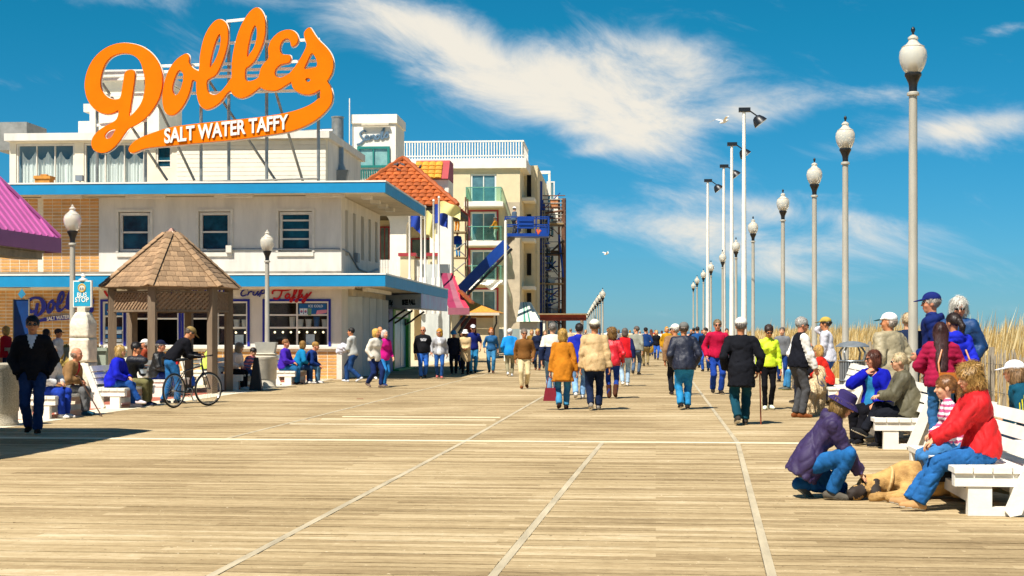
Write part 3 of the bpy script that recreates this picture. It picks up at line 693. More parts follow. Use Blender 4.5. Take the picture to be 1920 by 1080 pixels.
b = m_bulb.node_tree.nodes['Principled BSDF']; b.inputs['Base Color'].default_value = (1, .85, .55, 1); b.inputs['Emission Color'].default_value = (1, .82, .5, 1); b.inputs['Emission Strength'].default_value = 1.6
for i in (3, 4):
    x0, x1, z0, z1 = H0[i]; zs_ = z0+(z1-z0)*.42
    boxo('display_shelf', (x0+.08, .22, zs_-.03), (x1-.08, .48, zs_), m_trimw, shop)
    for k in range(3 if i == 3 else 6):
        x = x0+.3+k*.26+(.5 if i == 4 else 0)
        if x > x1-.15: break
        o = cup(shop, x, .34, zs_+.001, .26 if k % 3 else .34, .10, m_tub if k % 4 != 3 else m_pb, 'sweet_tub'); tag(o)
    for k in range(3 if i == 3 else 7):
        x = x0+.22+k*(.30 if i == 3 else .26)
        MB().lathe([(.01, -.035), (.033, -.015), (.035, .01), (.015, .035)], (x, .4, zs_-.14), 10).build('counter_bulb', m_bulb, shop, True)
    boxo('price_card', ((x0*.3+x1*.7)-.14, .125, z0+.08), ((x0*.3+x1*.7)+.14, .13, z0+.40), m_wh, shop)
# ground floor side: folding doors, painted pilaster, green doorway, columns
m_fold = mat('folding_door_grey', '#c2c6c2', .5, .12, 2, stretch=(1, 1, .3)); m_fold2 = mat('folding_door_blue', '#2c5f7c', .45, .12, 2); m_teal = mat('blue_side_paint', '#1d6fa0', .55, .12, 2); m_green = mat('green_door', '#3f9a3a', .5, .1, 2)
boxo('side_wall', (-.3, 1.21, 0), (-.1, YR1-.5, zl), m_teal, shop)
ys = [DB.fx(px, 640, 0).y for px in (655, 668, 681, 694, 706, 716)]
for k in range(5):
    a, b_ = ys[k]+.02, ys[k+1]-.02; mid = (a+b_)/2
    mid = a+(b_-a)*.45; zt9 = zl-.25
    q9 = lambda pts: d.hexa([(x, y, .01) for x, y in pts], [(x, y, zt9) for x, y in pts])
    d = MB(); q9([(-.09, a), (.34, mid), (.31, mid+.03), (-.09, a+.05)]); q9([(.34, mid+.035), (-.06, b_), (-.09, b_), (.30, mid+.04)])
    d.m = [0]*6+[1]*6; d.build('folding_door', [m_fold, m_fold2], shop)
boxo('door_track', (-.099, 1.25, zl-.24), (.14, ys[5], zl-.02), m_soffit, shop)
ya, yb = DB.fx(721, 600, .12).y, DB.fx(736.5, 600, .12).y
pil = boxo('painted_pilaster', (-.099, ya, 0), (.12, yb, 2.36), mat('pilaster_blue', '#2a4f9c', .5, .1, 2), shop)
for k, ch in enumerate('AIR CONDITIONED'):
    if ch == ' ': continue
    t = text_mesh('letter', ch, .17, .004, .003); t.transform(Matrix.Rotation(R(90), 4, 'Z')); t.transform(Matrix.Diagonal((1, 4, 1, 1))); t.materials.append(mat('letter_navy', '#10184e', .5))
    inst('letter', t, pil, (.123, (ya+yb)/2, 2.22-.125*k))
ya, yb = DB.fx(739, 600, .12).y, DB.fx(771, 600, .12).y
dr = MB().box((-.099, ya, 0), (.10, ya+.35, 2.36)).box((-.099, yb-.6, 0), (.10, yb, 2.36)).box((-.099, ya+.351, 2.02), (.10, yb-.601, 2.36)).box((-.099, ya, -.02), (.3, yb, .05)).build('green_doorway', m_green, shop)
for k in range(5):
    w_ = (yb-.6-ya-.35)/5; boxo('plastic_strip', (-.05+.01*(k % 2), ya+.36+k*w_, .06), (-.03+.01*(k % 2), ya+.34+(k+1)*w_, 2.01), mat('pale_blue_strip', '#6fa8bf', .3, .15, 2), dr)
boxo('door_notice', (.101, ya+.5, 2.08), (.11, yb-.8, 2.33), m_wh, dr)
m_iron = m_black
yc = [DB.fx(px, 640, 0).y for px in (778, 790, 800, 812, 822, 832)]
for k, y in enumerate(yc):
    if y < YR1-.3: boxo('side_panel', (-.099, y, 0), (.02+.03*(k % 2), y+1.1, zl-.3), m_fold if k % 2 else m_stucco, shop)
# hanging sign box under the lower roof
m_box = mat('pale_blue_signbox', '#8fb2cc', .5, .12, 1.5, tint='#a98fb8'); m_boxf = mat('grey_blue_signbox', '#e2e8e8', .55, .08, 1.5)
yk = DB.fx(790, 562, RX-.02).y; ye = min(DB.fx(839, 565, RX-.02).y, YR1)
zt_, zb_ = zf1b+.0, DB.fx(790, 578, RX-.02).z
sb = MB(); sb.hexa([(-.3, yk+1.6, zb_+.10), (RX-.02, yk, zb_), (RX-.02, ye, zb_), (-.3, ye, zb_+.10)], [(-.3, yk+1.6, zt_-.02), (RX-.02, yk, zt_-.004), (RX-.02, ye, zt_-.004), (-.3, ye, zt_-.02)])
sbo = sb.build('sign_box', m_box, shop)
ff = MB(); n_ = Vector((-.62, -1, 0)).normalized()*.012
cs = [Vector((-.28, yk+1.58, zb_+.11)), Vector((RX-.03, yk+.01, zb_+.01)), Vector((RX-.03, yk+.01, zt_-.02)), Vector((-.28, yk+1.58, zt_-.03))]
ff.add([c+n_*.2 for c in cs]+[c+n_ for c in cs], [(0, 1, 2, 3), (4, 5, 6, 7), (0, 1, 5, 4), (1, 2, 6, 5), (2, 3, 7, 6), (3, 0, 4, 7)]); ff.build('sign_face', m_boxf, sbo)
ang = math.atan2(-1.6, RX+.28)
for s_, x_, sz, sxx in (('10¢', .22, .28, .8), ('SKEE BALL', 1.02, .25, .64)):
    t = text_mesh('letters', s_, sz, .004, .006 if s_ == '10¢' else .016, 0, 'CENTER', sxx); t.materials.append(m_black)
    fr_ = (x_+.28)/(RX+.28); o = inst('sign_lettering', t, sbo, (x_-.02, yk+1.6-1.6*fr_-.03, zb_+.22), (0, 0, ang))
for y in (yk+1.0, yk+3.0, yk+6.5):
    mb = MB(); mb.bar((.02, y, 1.75), (.02, y, 2.35), .06, .08); mb.tube([(.04, y, 1.8), (.25, y, 1.92), (.5, y, 2.12), (.8, y, 2.32)], .04, 6); mb.build('awning_bracket', m_iron, shop)
# roof clutter
bx = MB(); p = fyp(81, 338, .3); bx.box((p.x-.24, .2, zf2t), (p.x+.24, .6, zf2t+.30)).box((p.x-.27, .17, zf2t+.301), (p.x+.27, .63, zf2t+.40)).box((p.x-.1, .32, zf2t+.401), (p.x+.1, .5, zf2t+.46)).build('brick_chimney', mat('orange_brick', '#c98a3a', .8, .2, 6, .3, 30), shop)
p = fyp(150, 335, 0); MB().bar((p.x-.4, 0, zf2t+.05), (p.x+.4, 0, zf2t+.05), .2, .06).bar((p.x, 0, zf2t+.05), (p.x, 0, zf2t+.25), .03).box((p.x-.13, -.08, zf2t+.2), (p.x+.1, .1, zf2t+.38)).build('roof_floodlight', mat('grey_conduit', '#7f8890'), shop)
for px in (200, 293, 341):
    p = fyp(px, 335, .6); boxo('roof_vent_box', (p.x-.18, .5, zf2t), (p.x+.18, .8, zf2t+.2), mat('cream_box', '#d8c9a6', .8, .1, 4), shop)
# --- penthouse on the roof
PY = 5.0; q = lambda px, py, y=PY: DB.fy(px, py, y)
pent = MB(); zpt = q(300, 263).z; xr = q(612, 300).x; xl = q(18, 300).x
HP = [(q(30, 0).x, q(140, 0).x, zf2t+.05, q(0, 270).z), (q(157, 0).x, q(272, 0).x, zf2t+.05, q(0, 270).z), (q(292, 0).x, q(322, 0).x, q(0, 318).z, q(0, 275).z)]
wall('penthouse_wall', shop, 'x', xl, xr, zf2t-.4, zpt, PY, PY+.25, HP, mat('cream_wall', '#e6dcc4', .85, .06, 1.5))
boxo('penthouse_side', (xr-.25, PY+.251, zf2t-.4), (xr, PY+7, zpt), m_stucco, shop)
boxo('penthouse_roof', (xl-.1, PY-.25, zpt+.002), (xr+.15, PY+7.2, zpt+.26), m_stucco, shop)
m_curt = mat('curtain', '#e6e8e0', .9, .12, 3, stretch=(9, 1, .2))
for i, h in enumerate(HP):
    w = window(shop, h[0]+.01, h[1]-.01, h[2]+.01, h[3]-.01, PY+.05, m_trimw, m_shopglass if i < 2 else m_dkglass, 3 if i < 2 else 1, [] if i < 2 else [.3], .06, .1)
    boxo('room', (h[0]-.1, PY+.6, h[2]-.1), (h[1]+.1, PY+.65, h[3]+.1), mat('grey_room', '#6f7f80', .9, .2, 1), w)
    if i < 2:
        c = MB(); k = 60; xa, xb = h[0]+.15, h[1]-.1
        for j in range(k+1):
            x = xa+(xb-xa)*j/k; yy = PY+.20+.04*math.sin(j*1.7)*math.sin(j*.31+i); zt2 = h[3]-.25-.3*abs(math.sin(j*.21+i*2))
            c.v += [(x, yy, h[2]), (x, yy, zt2)]
        for j in range(k): c.f.append((2*j, 2*j+2, 2*j+3, 2*j+1)); c.m.append(0)
        c.build('curtain', m_curt, w, True)
# vertical corrugation of the right hand wall
cg = mat('white_siding', '#e6e0cf', .7, .05, 2)
for k in range(14):
    z = zf2t-.05+(zpt-zf2t)*k/14; boxo('siding_board', (q(332, 0).x, PY-.03, z), (xr-.02, PY-.002, z+(zpt-zf2t)/14-.012), cg, shop)
# stair tower and parapets behind
x0, x1 = q(168, 0, 9).x, q(298, 0, 9).x
boxo('stair_tower', (x0, 9, zpt-.5), (x1, 12, q(0, 150, 9).z), mat('cream_wall', '#e6dcc4'), shop)
boxo('stair_tower_cap', (x0+.4, 8.7, q(0, 149, 9).z+.004), (x1+.1, 12.2, q(0, 136, 9).z), m_stucco, shop)
boxo('parapet_block', (q(145, 0, 9).x, 9.1, zpt), (x0-.01, 11, q(0, 228, 9).z), m_stucco, shop)
boxo('wall_unit', (x0-.35, 9.3, q(0, 209, 9).z), (x0-.02, 9.9, q(0, 194, 9).z), m_stucco, shop)
boxo('roof_air_unit', (q(-10, 0, 9).x, 9, zpt+.2), (q(50, 0, 9).x, 11, q(0, 229, 9).z), mat('grey_unit', '#8b8b86', .5, .2, 2), shop)
# steel flue
m_steel = mat('galvanised_flue', '#9b9a94', .35, .15, 4, metal=.6)
pf = DB.fy(633, 330, 7.5); zft = DB.fy(633, 219, 7.5).z
MB().lathe([(.30, zf2t-.4), (.30, zft-1.9), (.22, zft-1.7), (.22, zft-.05), (.24, zft-.04), (.24, zft)], (pf.x, pf.y, 0), 16).build('flue_pipe', m_steel, shop, True)
MB().tube([(pf.x-.1, pf.y, zft-.55), (pf.x-1.2, pf.y, zft-.6)], .14, 10).build('flue_branch', m_steel, shop, True)
bb = MB(); bb.hexa([(pf.x-.45, 6.9, zf2t-.2), (pf.x+.15, 6.9, zf2t-.2), (pf.x+.15, 7.15, zf2t-.2), (pf.x-.45, 7.15, zf2t-.2)], [(pf.x-.45, 6.9, zf2t+1.25), (pf.x+.5, 6.9, zf2t+1.25), (pf.x+.5, 7.15, zf2t+1.25), (pf.x-.45, 7.15, zf2t+1.25)]); bb.build('flue_shield', mat('grey_unit', '#8b8b86'), shop)

# ================================================================== the big roof sign
SY = 1.6
sign = empty('roof_sign', DB.wld(fyp(400, 300, SY).x, SY, zf2t), 4.0, 'huge orange script sign with white outline on a steel frame over the shop roof', 'sign')
SO = Vector((fyp(400, 300, SY).x, SY, zf2t))
def sgn(px, py, dy=0): p = DB.fy(px, py, SY+dy); return (p.x-SO.x, p.z-SO.z)
m_or = mat('sign_orange', '#ea7300', .75, .05, 1.5, spec=.08); m_edge = mat('sign_white_edge', '#efe9dc', .5, .05, 3)
Z1 = lambda P: [(150+x/4.695, 70+y/4.695) for x, y in P]
Z2 = lambda P: [(300+x/4.695, y/4.695) for x, y in P]
Z3 = lambda P: [(430+x/4.695, y/4.695) for x, y in P]
Z4 = lambda P: [(230+x/4.571, 180+y/4.571) for x, y in P]
LET = [
 ('capital_letter', [Z1([(235, 680), (170, 660), (110, 610), (70, 545), (52, 470), (50, 400), (65, 320), (100, 235), (150, 165), (220, 105), (300, 67), (380, 52), (460, 58), (540, 78), (610, 118), (670, 180), (710, 250), (732, 330), (733, 420), (718, 500), (690, 570), (650, 635), (600, 700), (540, 750), (480, 785), (435, 803), (400, 850), (360, 910), (310, 970), (250, 1012), (190, 1022), (140, 1005), (112, 970), (108, 925), (125, 875), (170, 825), (230, 785), (290, 755), (330, 730), (345, 690), (352, 640), (320, 660), (280, 675)]),
   Z1([(200, 310), (230, 230), (280, 175), (340, 148), (400, 140), (460, 150), (510, 180), (545, 230), (562, 290), (576, 340), (583, 420), (572, 510), (550, 580), (510, 640), (460, 692), (441, 699), (447, 640), (465, 530), (480, 430), (490, 350), (491, 310), (480, 292), (455, 288), (420, 297), (400, 320), (393, 370), (383, 440), (372, 510), (362, 540), (340, 550), (300, 550), (255, 535), (215, 500), (190, 450), (185, 390)]),
   Z1([(222, 870), (245, 835), (285, 813), (325, 812), (310, 840), (290, 880), (265, 898), (235, 895)])]),
 ('round_letter', [Z2([(100, 1022), (55, 1000), (35, 940), (28, 870), (33, 800), (50, 720), (75, 640), (110, 580), (150, 530), (195, 495), (240, 472), (262, 490), (263, 525), (258, 550), (275, 580), (300, 608), (350, 632), (385, 640), (385, 725), (325, 722), (305, 706), (288, 712), (280, 760), (262, 830), (235, 890), (200, 950), (150, 1005)]),
   Z2([(125, 830), (113, 790), (120, 740), (140, 680), (160, 635), (182, 618), (205, 640), (215, 670), (210, 720), (195, 780), (170, 830), (145, 845)])]),
 ('looped_letter', [Z2([(350, 640), (357, 560), (358, 500), (375, 410), (400, 320), (440, 245), (490, 188), (530, 172), (570, 185), (598, 225), (606, 290), (604, 370), (585, 460), (555, 550), (520, 630), (490, 672), (450, 690), (416, 712), (418, 780), (430, 815), (455, 835), (500, 842), (540, 815), (580, 770), (615, 720), (640, 680), (665, 700), (655, 800), (610, 805), (570, 860), (540, 900), (490, 938), (440, 962), (400, 965), (360, 935), (338, 880), (326, 800), (326, 720)]),
   Z2([(443, 605), (450, 540), (470, 450), (495, 370), (520, 315), (535, 300), (543, 330), (540, 400), (520, 470), (490, 540), (465, 585)])]),
 ('looped_letter', [Z2([(640, 690), (638, 600), (645, 500), (665, 400), (695, 290), (735, 200), (790, 115), (840, 72), (880, 72), (915, 120), (933, 190), (933, 280), (920, 360), (885, 450), (845, 530), (800, 580), (765, 600), (755, 620), (752, 690), (765, 718), (800, 720), (850, 705), (885, 675), (930, 660), (930, 760), (885, 770), (840, 810), (790, 845), (730, 868), (690, 862), (650, 840), (630, 805), (630, 740)]),
   Z2([(773, 505), (775, 450), (790, 370), (810, 290), (835, 232), (848, 225), (860, 260), (860, 330), (845, 400), (820, 450), (795, 480), (785, 505)])]),
 ('curled_letter', [Z3([(265, 690), (275, 640), (290, 590), (320, 555), (355, 520), (350, 470), (348, 430), (365, 375), (400, 325), (450, 285), (510, 265), (565, 270), (600, 300), (612, 340), (605, 380), (580, 408), (548, 415), (545, 370), (530, 345), (500, 342), (470, 365), (450, 410), (450, 455), (470, 485), (510, 487), (547, 490), (545, 530), (530, 558), (480, 563), (440, 580), (410, 615), (402, 650), (415, 680), (450, 690), (490, 680), (530, 655), (585, 610), (600, 700), (550, 725), (500, 755), (450, 790), (405, 805), (350, 800), (310, 790), (275, 768), (235, 772), (240, 700)])]),
 ('tailed_letter', [Z3([(530, 655), (570, 615), (620, 540), (665, 460), (690, 400), (670, 350), (660, 300), (680, 265), (715, 242), (730, 265), (760, 315), (800, 365), (850, 410), (890, 460), (915, 510), (922, 570), (912, 640), (885, 690), (862, 718), (890, 755), (912, 810), (913, 900), (860, 885), (802, 865), (806, 830), (808, 792), (790, 800), (750, 825), (700, 838), (640, 830), (590, 805), (560, 770), (553, 725)]),
   Z3([(655, 620), (690, 550), (715, 490), (735, 468), (760, 500), (780, 550), (778, 595), (730, 605)]), Z3([(698+22*math.cos(a), 708+19*math.sin(a)) for a in [k*math.pi/5 for k in range(10)]])]),
 ('banner', [Z4([(80, 495), (60, 470), (65, 440), (100, 400), (160, 360), (250, 325), (380, 280), (500, 258), (700, 235), (900, 215), (1100, 195), (1300, 170), (1450, 140), (1560, 105), (1640, 65), (1692, 18), (1750, 10), (1806, 30), (1785, 85), (1740, 140), (1680, 195), (1600, 245), (1500, 290), (1400, 315), (1200, 345), (1000, 375), (800, 392), (600, 410), (400, 430), (250, 442), (180, 455), (130, 480)])])]
for k, (nm, polys) in enumerate(LET):
    pl = [chaikin([sgn(a, b_) for a, b_ in p], 2) for p in polys]
    me = crv_mesh(nm, pl, .055); me.materials.append(m_or)
    o = inst(nm, me, sign, (0, -.06-.0035*k, 0))
    # the pale returns show as a thin rim behind each face: outer contour grown by 4 cm, holes kept
    def grow(P, d):
        n = len(P); out = []; A = sum(P[i][0]*P[(i+1) % n][1]-P[(i+1) % n][0]*P[i][1] for i in range(n)); s_ = 1 if A > 0 else -1
        for i in range(n):
            t_ = Vector((P[(i+1) % n][0]-P[i-1][0], P[(i+1) % n][1]-P[i-1][1])); t_.normalize(); out.append((P[i][0]+t_.y*d*s_, P[i][1]-t_.x*d*s_))
        return out
    me = crv_mesh('outline', [grow(pl[0], .028)]+[grow(p, -.02) for p in pl[1:]], .03); me.materials.append(m_edge)
    inst('outline', me, o, (0, .085+.009*k, 0))
a0, a1 = Vector(sgn(311, 258)), Vector(sgn(541, 231))
t = text_mesh('letters', 'SALT WATER TAFFY', .46, .02, .012, 0, 'CENTER'); bbx = [v.co.x for v in t.vertices]; wdt = max(bbx)-min(bbx)
t.transform(Matrix.Diagonal(((a1-a0).length/wdt, 1, 1.42, 1))); ang = math.atan2(a1.y-a0.y, a1.x-a0.x)
t.transform(Matrix(((1, 0, 0, 0), (0, 1, 0, 0), (math.tan(ang), 0, 1, 0), (0, 0, 0, 1))))
mid = (a0+a1)/2
t.materials.append(m_edge); lt = inst('banner_letters', t, sign, (mid.x, -.165, mid.y))
t2 = t.copy(); t2.materials.clear(); t2.materials.append(mat('letter_brown_edge', '#8a3a0a', .6))
t2.transform(Matrix.Translation((.014, 0, -.016))); inst('banner_letter_shadow', t2, lt, (0, .028, 0))
fr = MB(); SB = .35
def sp(px, py, dy): p = DB.fy(px, py, SY+dy); return Vector((p.x-SO.x, dy, p.z-SO.z))
def zb(px): return 0.0
for px, top in ((182, 200), (273, 88), (377, 155), (429, 40), (500, 38), (597, 72)):
    p = sp(px, top, SB); mb = MB(); mb.tube([(p.x, SB, 0), (p.x, SB, p.z)], .055, 8); mb.build('upright', m_steel, sign, True)
for py, a, b_ in ((135.5, 190, 600), (147, 190, 598), (177, 195, 598), (40, 425, 500), (82, 400, 600), (122, 300, 596), (233, 182, 275)):
    pa, pb = sp(a, py+(2 if py > 100 else 0), SB-.09), sp(b_, py-8, SB-.09); MB().bar(pa, pb, .06, .09).build('rail', m_edge, sign)
for (a, ya_), (b_, yb_) in (((190, 155), (290, 330)), ((292, 190), (342, 330)), ((390, 150), (500, 332)), ((515, 170), (553, 338))):
    pa, pb = sp(a, ya_, SB), sp(b_, yb_, SB); MB().tube([(pa.x, SB+.1, pa.z), (pb.x, SB+1.4, max(pb.z, 0))], .05, 6).build('brace', m_steel, sign)
MB().tube([(sp(300, 330, SB).x, SB-.08, .3), (sp(597, 330, SB).x, SB-.08, .42)], .03, 6).build('low_rail', m_steel, sign)
# the blue wall sign on the brick
ws = empty('wall_sign', DB.wld(fyp(110, 600).x, 0, 2.0), 4.0, 'blue script sign with banner on the tan brick wall behind the bus stop', 'sign')
WO = Vector((fyp(110, 600).x, 0, 2.0))
def remap(p): # big sign pixels -> wall sign pixels
    x, y = p; u, v = (x-160)/(627-160), (y-15)/(290-15); return (46+u*131, 540+v*66)
def wsg(p): a = DB.fy(*remap(p), 0.0); return (a.x-WO.x, a.z-WO.z)
for k, (nm, polys) in enumerate(LET):
    me = crv_mesh(nm, [chaikin([wsg(p) for p in P], 1) for P in polys], .012); me.materials.append(m_navy); inst(nm, me, ws, (0, -.0-.003*k, 0))
t = text_mesh('letters', 'SALT WATER TAFFY', .15, .004, .003); wdt = max(v.co.x for v in t.vertices)-min(v.co.x for v in t.vertices)
a0, a1 = Vector(wsg((311, 258))), Vector(wsg((541, 231))); t.transform(Matrix.Diagonal(((a1-a0).length/wdt, 1, 1.1, 1))); ang = math.atan2(a1.y-a0.y, a1.x-a0.x)
t.transform(Matrix(((1, 0, 0, 0), (0, 1, 0, 0), (math.tan(ang), 0, 1, 0), (0, 0, 0, 1)))); t.materials.append(m_edge)
inst('banner_letters', t, ws, ((a0.x+a1.x)/2, -.038, (a0.y+a1.y)/2))
# ================================================================== buildings beyond the shop
m_cream = mat('cream_render', '#d8c8a2', .85, .06, 1.2, .2, 40); m_cwhite = mat('white_render', '#ebe5d6', .85, .06, 1.2); m_redtrim = mat('brick_red_trim', '#a3353a', .6, .1, 3)
m_tile = mat('orange_roof_tile', '#a8531f', .7, .2, 5, .2, 30, rnd=.22); m_ytile = mat('ochre_roof_tile', '#c88a28', .7, .2, 5, .2, 30, rnd=.2)
m_grey = mat('raw_render', '#b9ab92', .9, .12, 1.5, .2, 30)
# --- terrace restaurant with arches and tiled tower
RB = Frame((-3.2, 79.0, 0), 4.0)
rest_ = empty('arcade_restaurant', RB.o, 4.0, 'cream and white restaurant with arched terrace and orange tiled tower roof', 'restaurant')
r = lambda px, py, y=0.0: RB.fy(px, py, y)
xl, xr = -16.0, r(852, 500).x
ztb = r(750, 560).z; zp = r(750, 528).z
boxo('ground_floor', (xl, .6, 0), (xr-.2, 14, ztb-.02), m_cream, rest_)
tw = MB().box((xl, 0, ztb), (xr, .4, zp)).build('terrace_wall', m_cream, rest_)
for za, zb_, mm_ in ((zp+.003, zp+.30, m_redtrim), (zp-.62, zp-.38, m_redtrim), (ztb-.012, ztb+.3, m_redtrim)): boxo('red_band', (xl, -.06, za), (xr, .399 if mm_ is m_redtrim and za > zp else -.003, zb_), mm_, tw)
for a, b_ in ((753, 779), (804, 821)):
    c = boxo('terrace_pier', (r(a, 0).x, -.5, 0), (r(b_, 0).x, -.07, r(0, 484).z), m_cream, rest_)
    boxo('pier_cap', (r(a, 0).x-.1, -.6, r(0, 484).z+.002), (r(b_, 0).x+.1, .0, r(0, 478).z), m_redtrim, c)
bl = MB()
for px in list(range(781, 804, 3))+list(range(714, 752, 3)): x = r(px, 0).x; bl.box((x-.03, -.3, r(0, 510).z-.6), (x+.03, -.25, r(0, 490).z))
o = bl.build('balusters', m_white, rest_); o['kind'] = 'stuff'
# arched screen: white wall pierced by round arches
def arch_wall(x0, x1, z0, z1, arches, y0, y1):
    outline = [(x0, z0), (x1, z0), (x1, z1), (x0, z1)]
    pts = [(x0, z0)]
    for (cx, w, zs_) in arches:
        pts += [(cx-w, z0)]+[(cx-w*math.cos(k*math.pi/14), zs_+w*.8*math.sin(k*math.pi/14)) for k in range(15)]+[(cx+w, z0)]
    pts += [(x1, z0), (x1, z1), (x0, z1)]
    return pts
yA = 4.0
ar = [(r(732, 0, yA).x-1.1, r(748, 0, yA).x-r(732, 0, yA).x+.6, r(0, 425, yA).z), (r(784, 0, yA).x, (r(806, 0, yA).x-r(762, 0, yA).x)/2, r(0, 430, yA).z)]
pts = arch_wall(xl, r(836, 0, yA).x, zp-.3, r(0, 388, yA).z, ar, 0, 0)
me = crv_mesh('arched_screen', [pts], .35); me.materials.append(m_cwhite); inst('arched_screen', me, rest_, (0, yA+.3, 0))
boxo('screen_cornice', (xl, yA-.2, r(0, 388, yA).z+.003), (r(838, 0, yA).x, yA+1, r(0, 378, yA).z), m_cwhite, rest_)
boxo('right_pier', (r(822, 0, yA-.5).x, yA-.9, zp), (r(848, 0, yA-.5).x, yA-.12, r(0, 395, yA).z), m_cwhite, rest_)
boxo('inner_wall', (xl, yA+5, zp-.5), (r(850, 0, yA+5).x, yA+5.3, r(0, 388, yA).z), m_cream, rest_)
for a, b_, c, d in ((711, 731, 505, 428), (770, 812, 487, 450)):
    window(rest_, r(a, 0, yA+4.9).x, r(b_, 0, yA+4.9).x, r(0, c, yA+4.9).z, r(0, d, yA+4.9).z, yA+4.92, m_redtrim, glass_mat('dull_glass', '#5c6f68', .2), 2, 1, .08, .06)
# tower roof: pyramid covered in real tiles
Y0 = 3.2
ap = RB.fy(755, 297, Y0+3.2); er = RB.fy(858, 386, Y0); ze = er.z
hw = er.x-ap.x; A = Vector((ap.x, Y0+hw, ap.z))
cor = [Vector((ap.x-hw, Y0, ze)), Vector((er.x, Y0, ze)), Vector((er.x, Y0+2*hw, ze)), Vector((ap.x-hw, Y0+2*hw, ze))]
tr_ = MB().add(cor+[A], [(0, 1, 4), (1, 2, 4), (2, 3, 4), (3, 0, 4), (3, 2, 1, 0)]).build('tower_roof', m_redtrim, rest_)
boxo('tower_body', (ap.x-hw+.5, Y0+.5, r(0, 378, yA).z+.01), (er.x-.5, Y0+2*hw-.5, ze-.05), m_cwhite, rest_)
boxo('tower_eave', (ap.x-hw+.1, Y0+.1, ze-.35), (er.x-.1, Y0+2*hw-.1, ze-.04), mat('dark_eave', '#4a4436', .8), rest_)
def tile_mesh(w, l, m):
    mb = MB(); n = 6
    for k in range(n+1):
        a = math.pi*k/n; x = w/2-w/2*math.cos(a); z = .075*math.sin(a)
        mb.v += [(x, 0, z+.05), (x, l*1.12, z)]
    for k in range(n): mb.f.append((2*k, 2*k+2, 2*k+3, 2*k+1)); mb.m.append(0)
    mb.v += [(0, .004, 0), (w, .004, 0)]; mb.f.append(tuple([14, 15]+[2*k for k in range(n, -1, -1)])); mb.m.append(0)
    me = mb.mesh('roof_tile', True); me.materials.append(m); return me
tm = tile_mesh(.42, .36, m_tile); ntile = 0
def tile_face(a, b_, top, me, w, l, parent):
    """rows of tiles on the triangle a-b-top"""
    ex = (b_-a).normalized(); m_ = (a+b_)/2; up = (top-m_); Ls = up.length; ey = up.normalized(); ez = ex.cross(ey)
    rot = Matrix((ex, ey, ez)).transposed().to_euler(); wid = (b_-a).length; rows = int(Ls/l); cnt = 0
    for j in range(rows):
        half = wid/2*(1-j*l/Ls); n = int(2*half/w)
        for i in range(n):
            x = -n*w/2+i*w; o = inst('roof_tile', me, parent, m_+ex*x+ey*(j*l)+ez*.02, rot); cnt += 1
    return cnt
nt1 = tile_face(cor[0], cor[1], A, tm, .42, .36, tr_)
big = MB()
for (a, b_) in ((cor[1], A), (cor[0], A)): big.tube([a+(b_-a)*(k/16)+Vector((0, 0, .06+.03*(k % 2))) for k in range(17)], [.14+.03*(k % 2) for k in range(17)], 7)
big.build('hip_tiles', m_tile, tr_, True)
# ochre tiled mansard behind
zm0, zm1 = RB.fy(810, 335, 12).z, RB.fy(810, 304, 14).z; xa, xb = RB.fy(776, 0, 12).x, RB.fy(840, 0, 12).x
ms = MB().hexa([(xa, 12, zm0), (xb, 12, zm0), (xb, 15, zm0), (xa, 15, zm0)], [(xa, 13.1, zm1), (xb, 13.1, zm1), (xb, 15, zm1), (xa, 15, zm1)]).build('mansard_roof', m_redtrim, rest_)
tm2 = tile_mesh(.42, .36, m_ytile); ey = Vector((0, 1.1, zm1-zm0)); Ls = ey.length; ey.normalize(); ex = Vector((1, 0, 0)); ez = ex.cross(ey); rot = Matrix((ex, ey, ez)).transposed().to_euler()
for j in range(int(Ls/.36)):
    for i in range(int((xb-xa)/.42)): inst('roof_tile', tm2, ms, Vector((xa+.42*i, 12, zm0))+ey*(.36*j)+ez*.02, rot)
boxo('mansard_wall', (xa, 12.3, zp), (xb, 14.9, zm0-.03), m_cwhite, rest_)
# pigeons on the tower roof
m_pig = mat('pigeon_grey', '#4b4a50', .8, .2, 8)
for k, (px, py) in enumerate([(739, 314), (745, 312), (755, 313), (749, 324), (787, 318)]):
    s_ = (HZ-py); u = .0
    # on the front slope: solve plane through cor0, cor1, A
    n_ = (cor[1]-cor[0]).cross(A-cor[0]); w_ = [RB.fy(px, py, Y0+.1*t_) for t_ in range(0, 70)]
    best = min(w_, key=lambda q_: abs((q_-cor[0]).dot(n_)))
    o = MB(); o.lathe([(.02, -.17), (.05, -.1), (.085, 0), (.075, .08), (.03, .15)], n=8)
    me = o.mesh('pigeon', True); me.transform(Matrix.Rotation(R(70), 4, 'Y')); h_ = MB().lathe([(.01, -.05), (.045, -.02), (.045, .03), (.01, .06)], (.17, 0, .09), 8)
    ob = link('pigeon', me, None, [m_pig]); ob.location = RB.wld(best.x, best.y, best.z+.13); ob.rotation_euler = (0, 0, k*1.3)
    h_.build('head', m_pig, ob, True)
    tag(ob, ['dark pigeon perched alone near the hip of the tiled roof' if k == 4 else 'dark pigeon perched on the orange tiled tower roof'][0], 'pigeon', 'pigeons on the tiled roof')
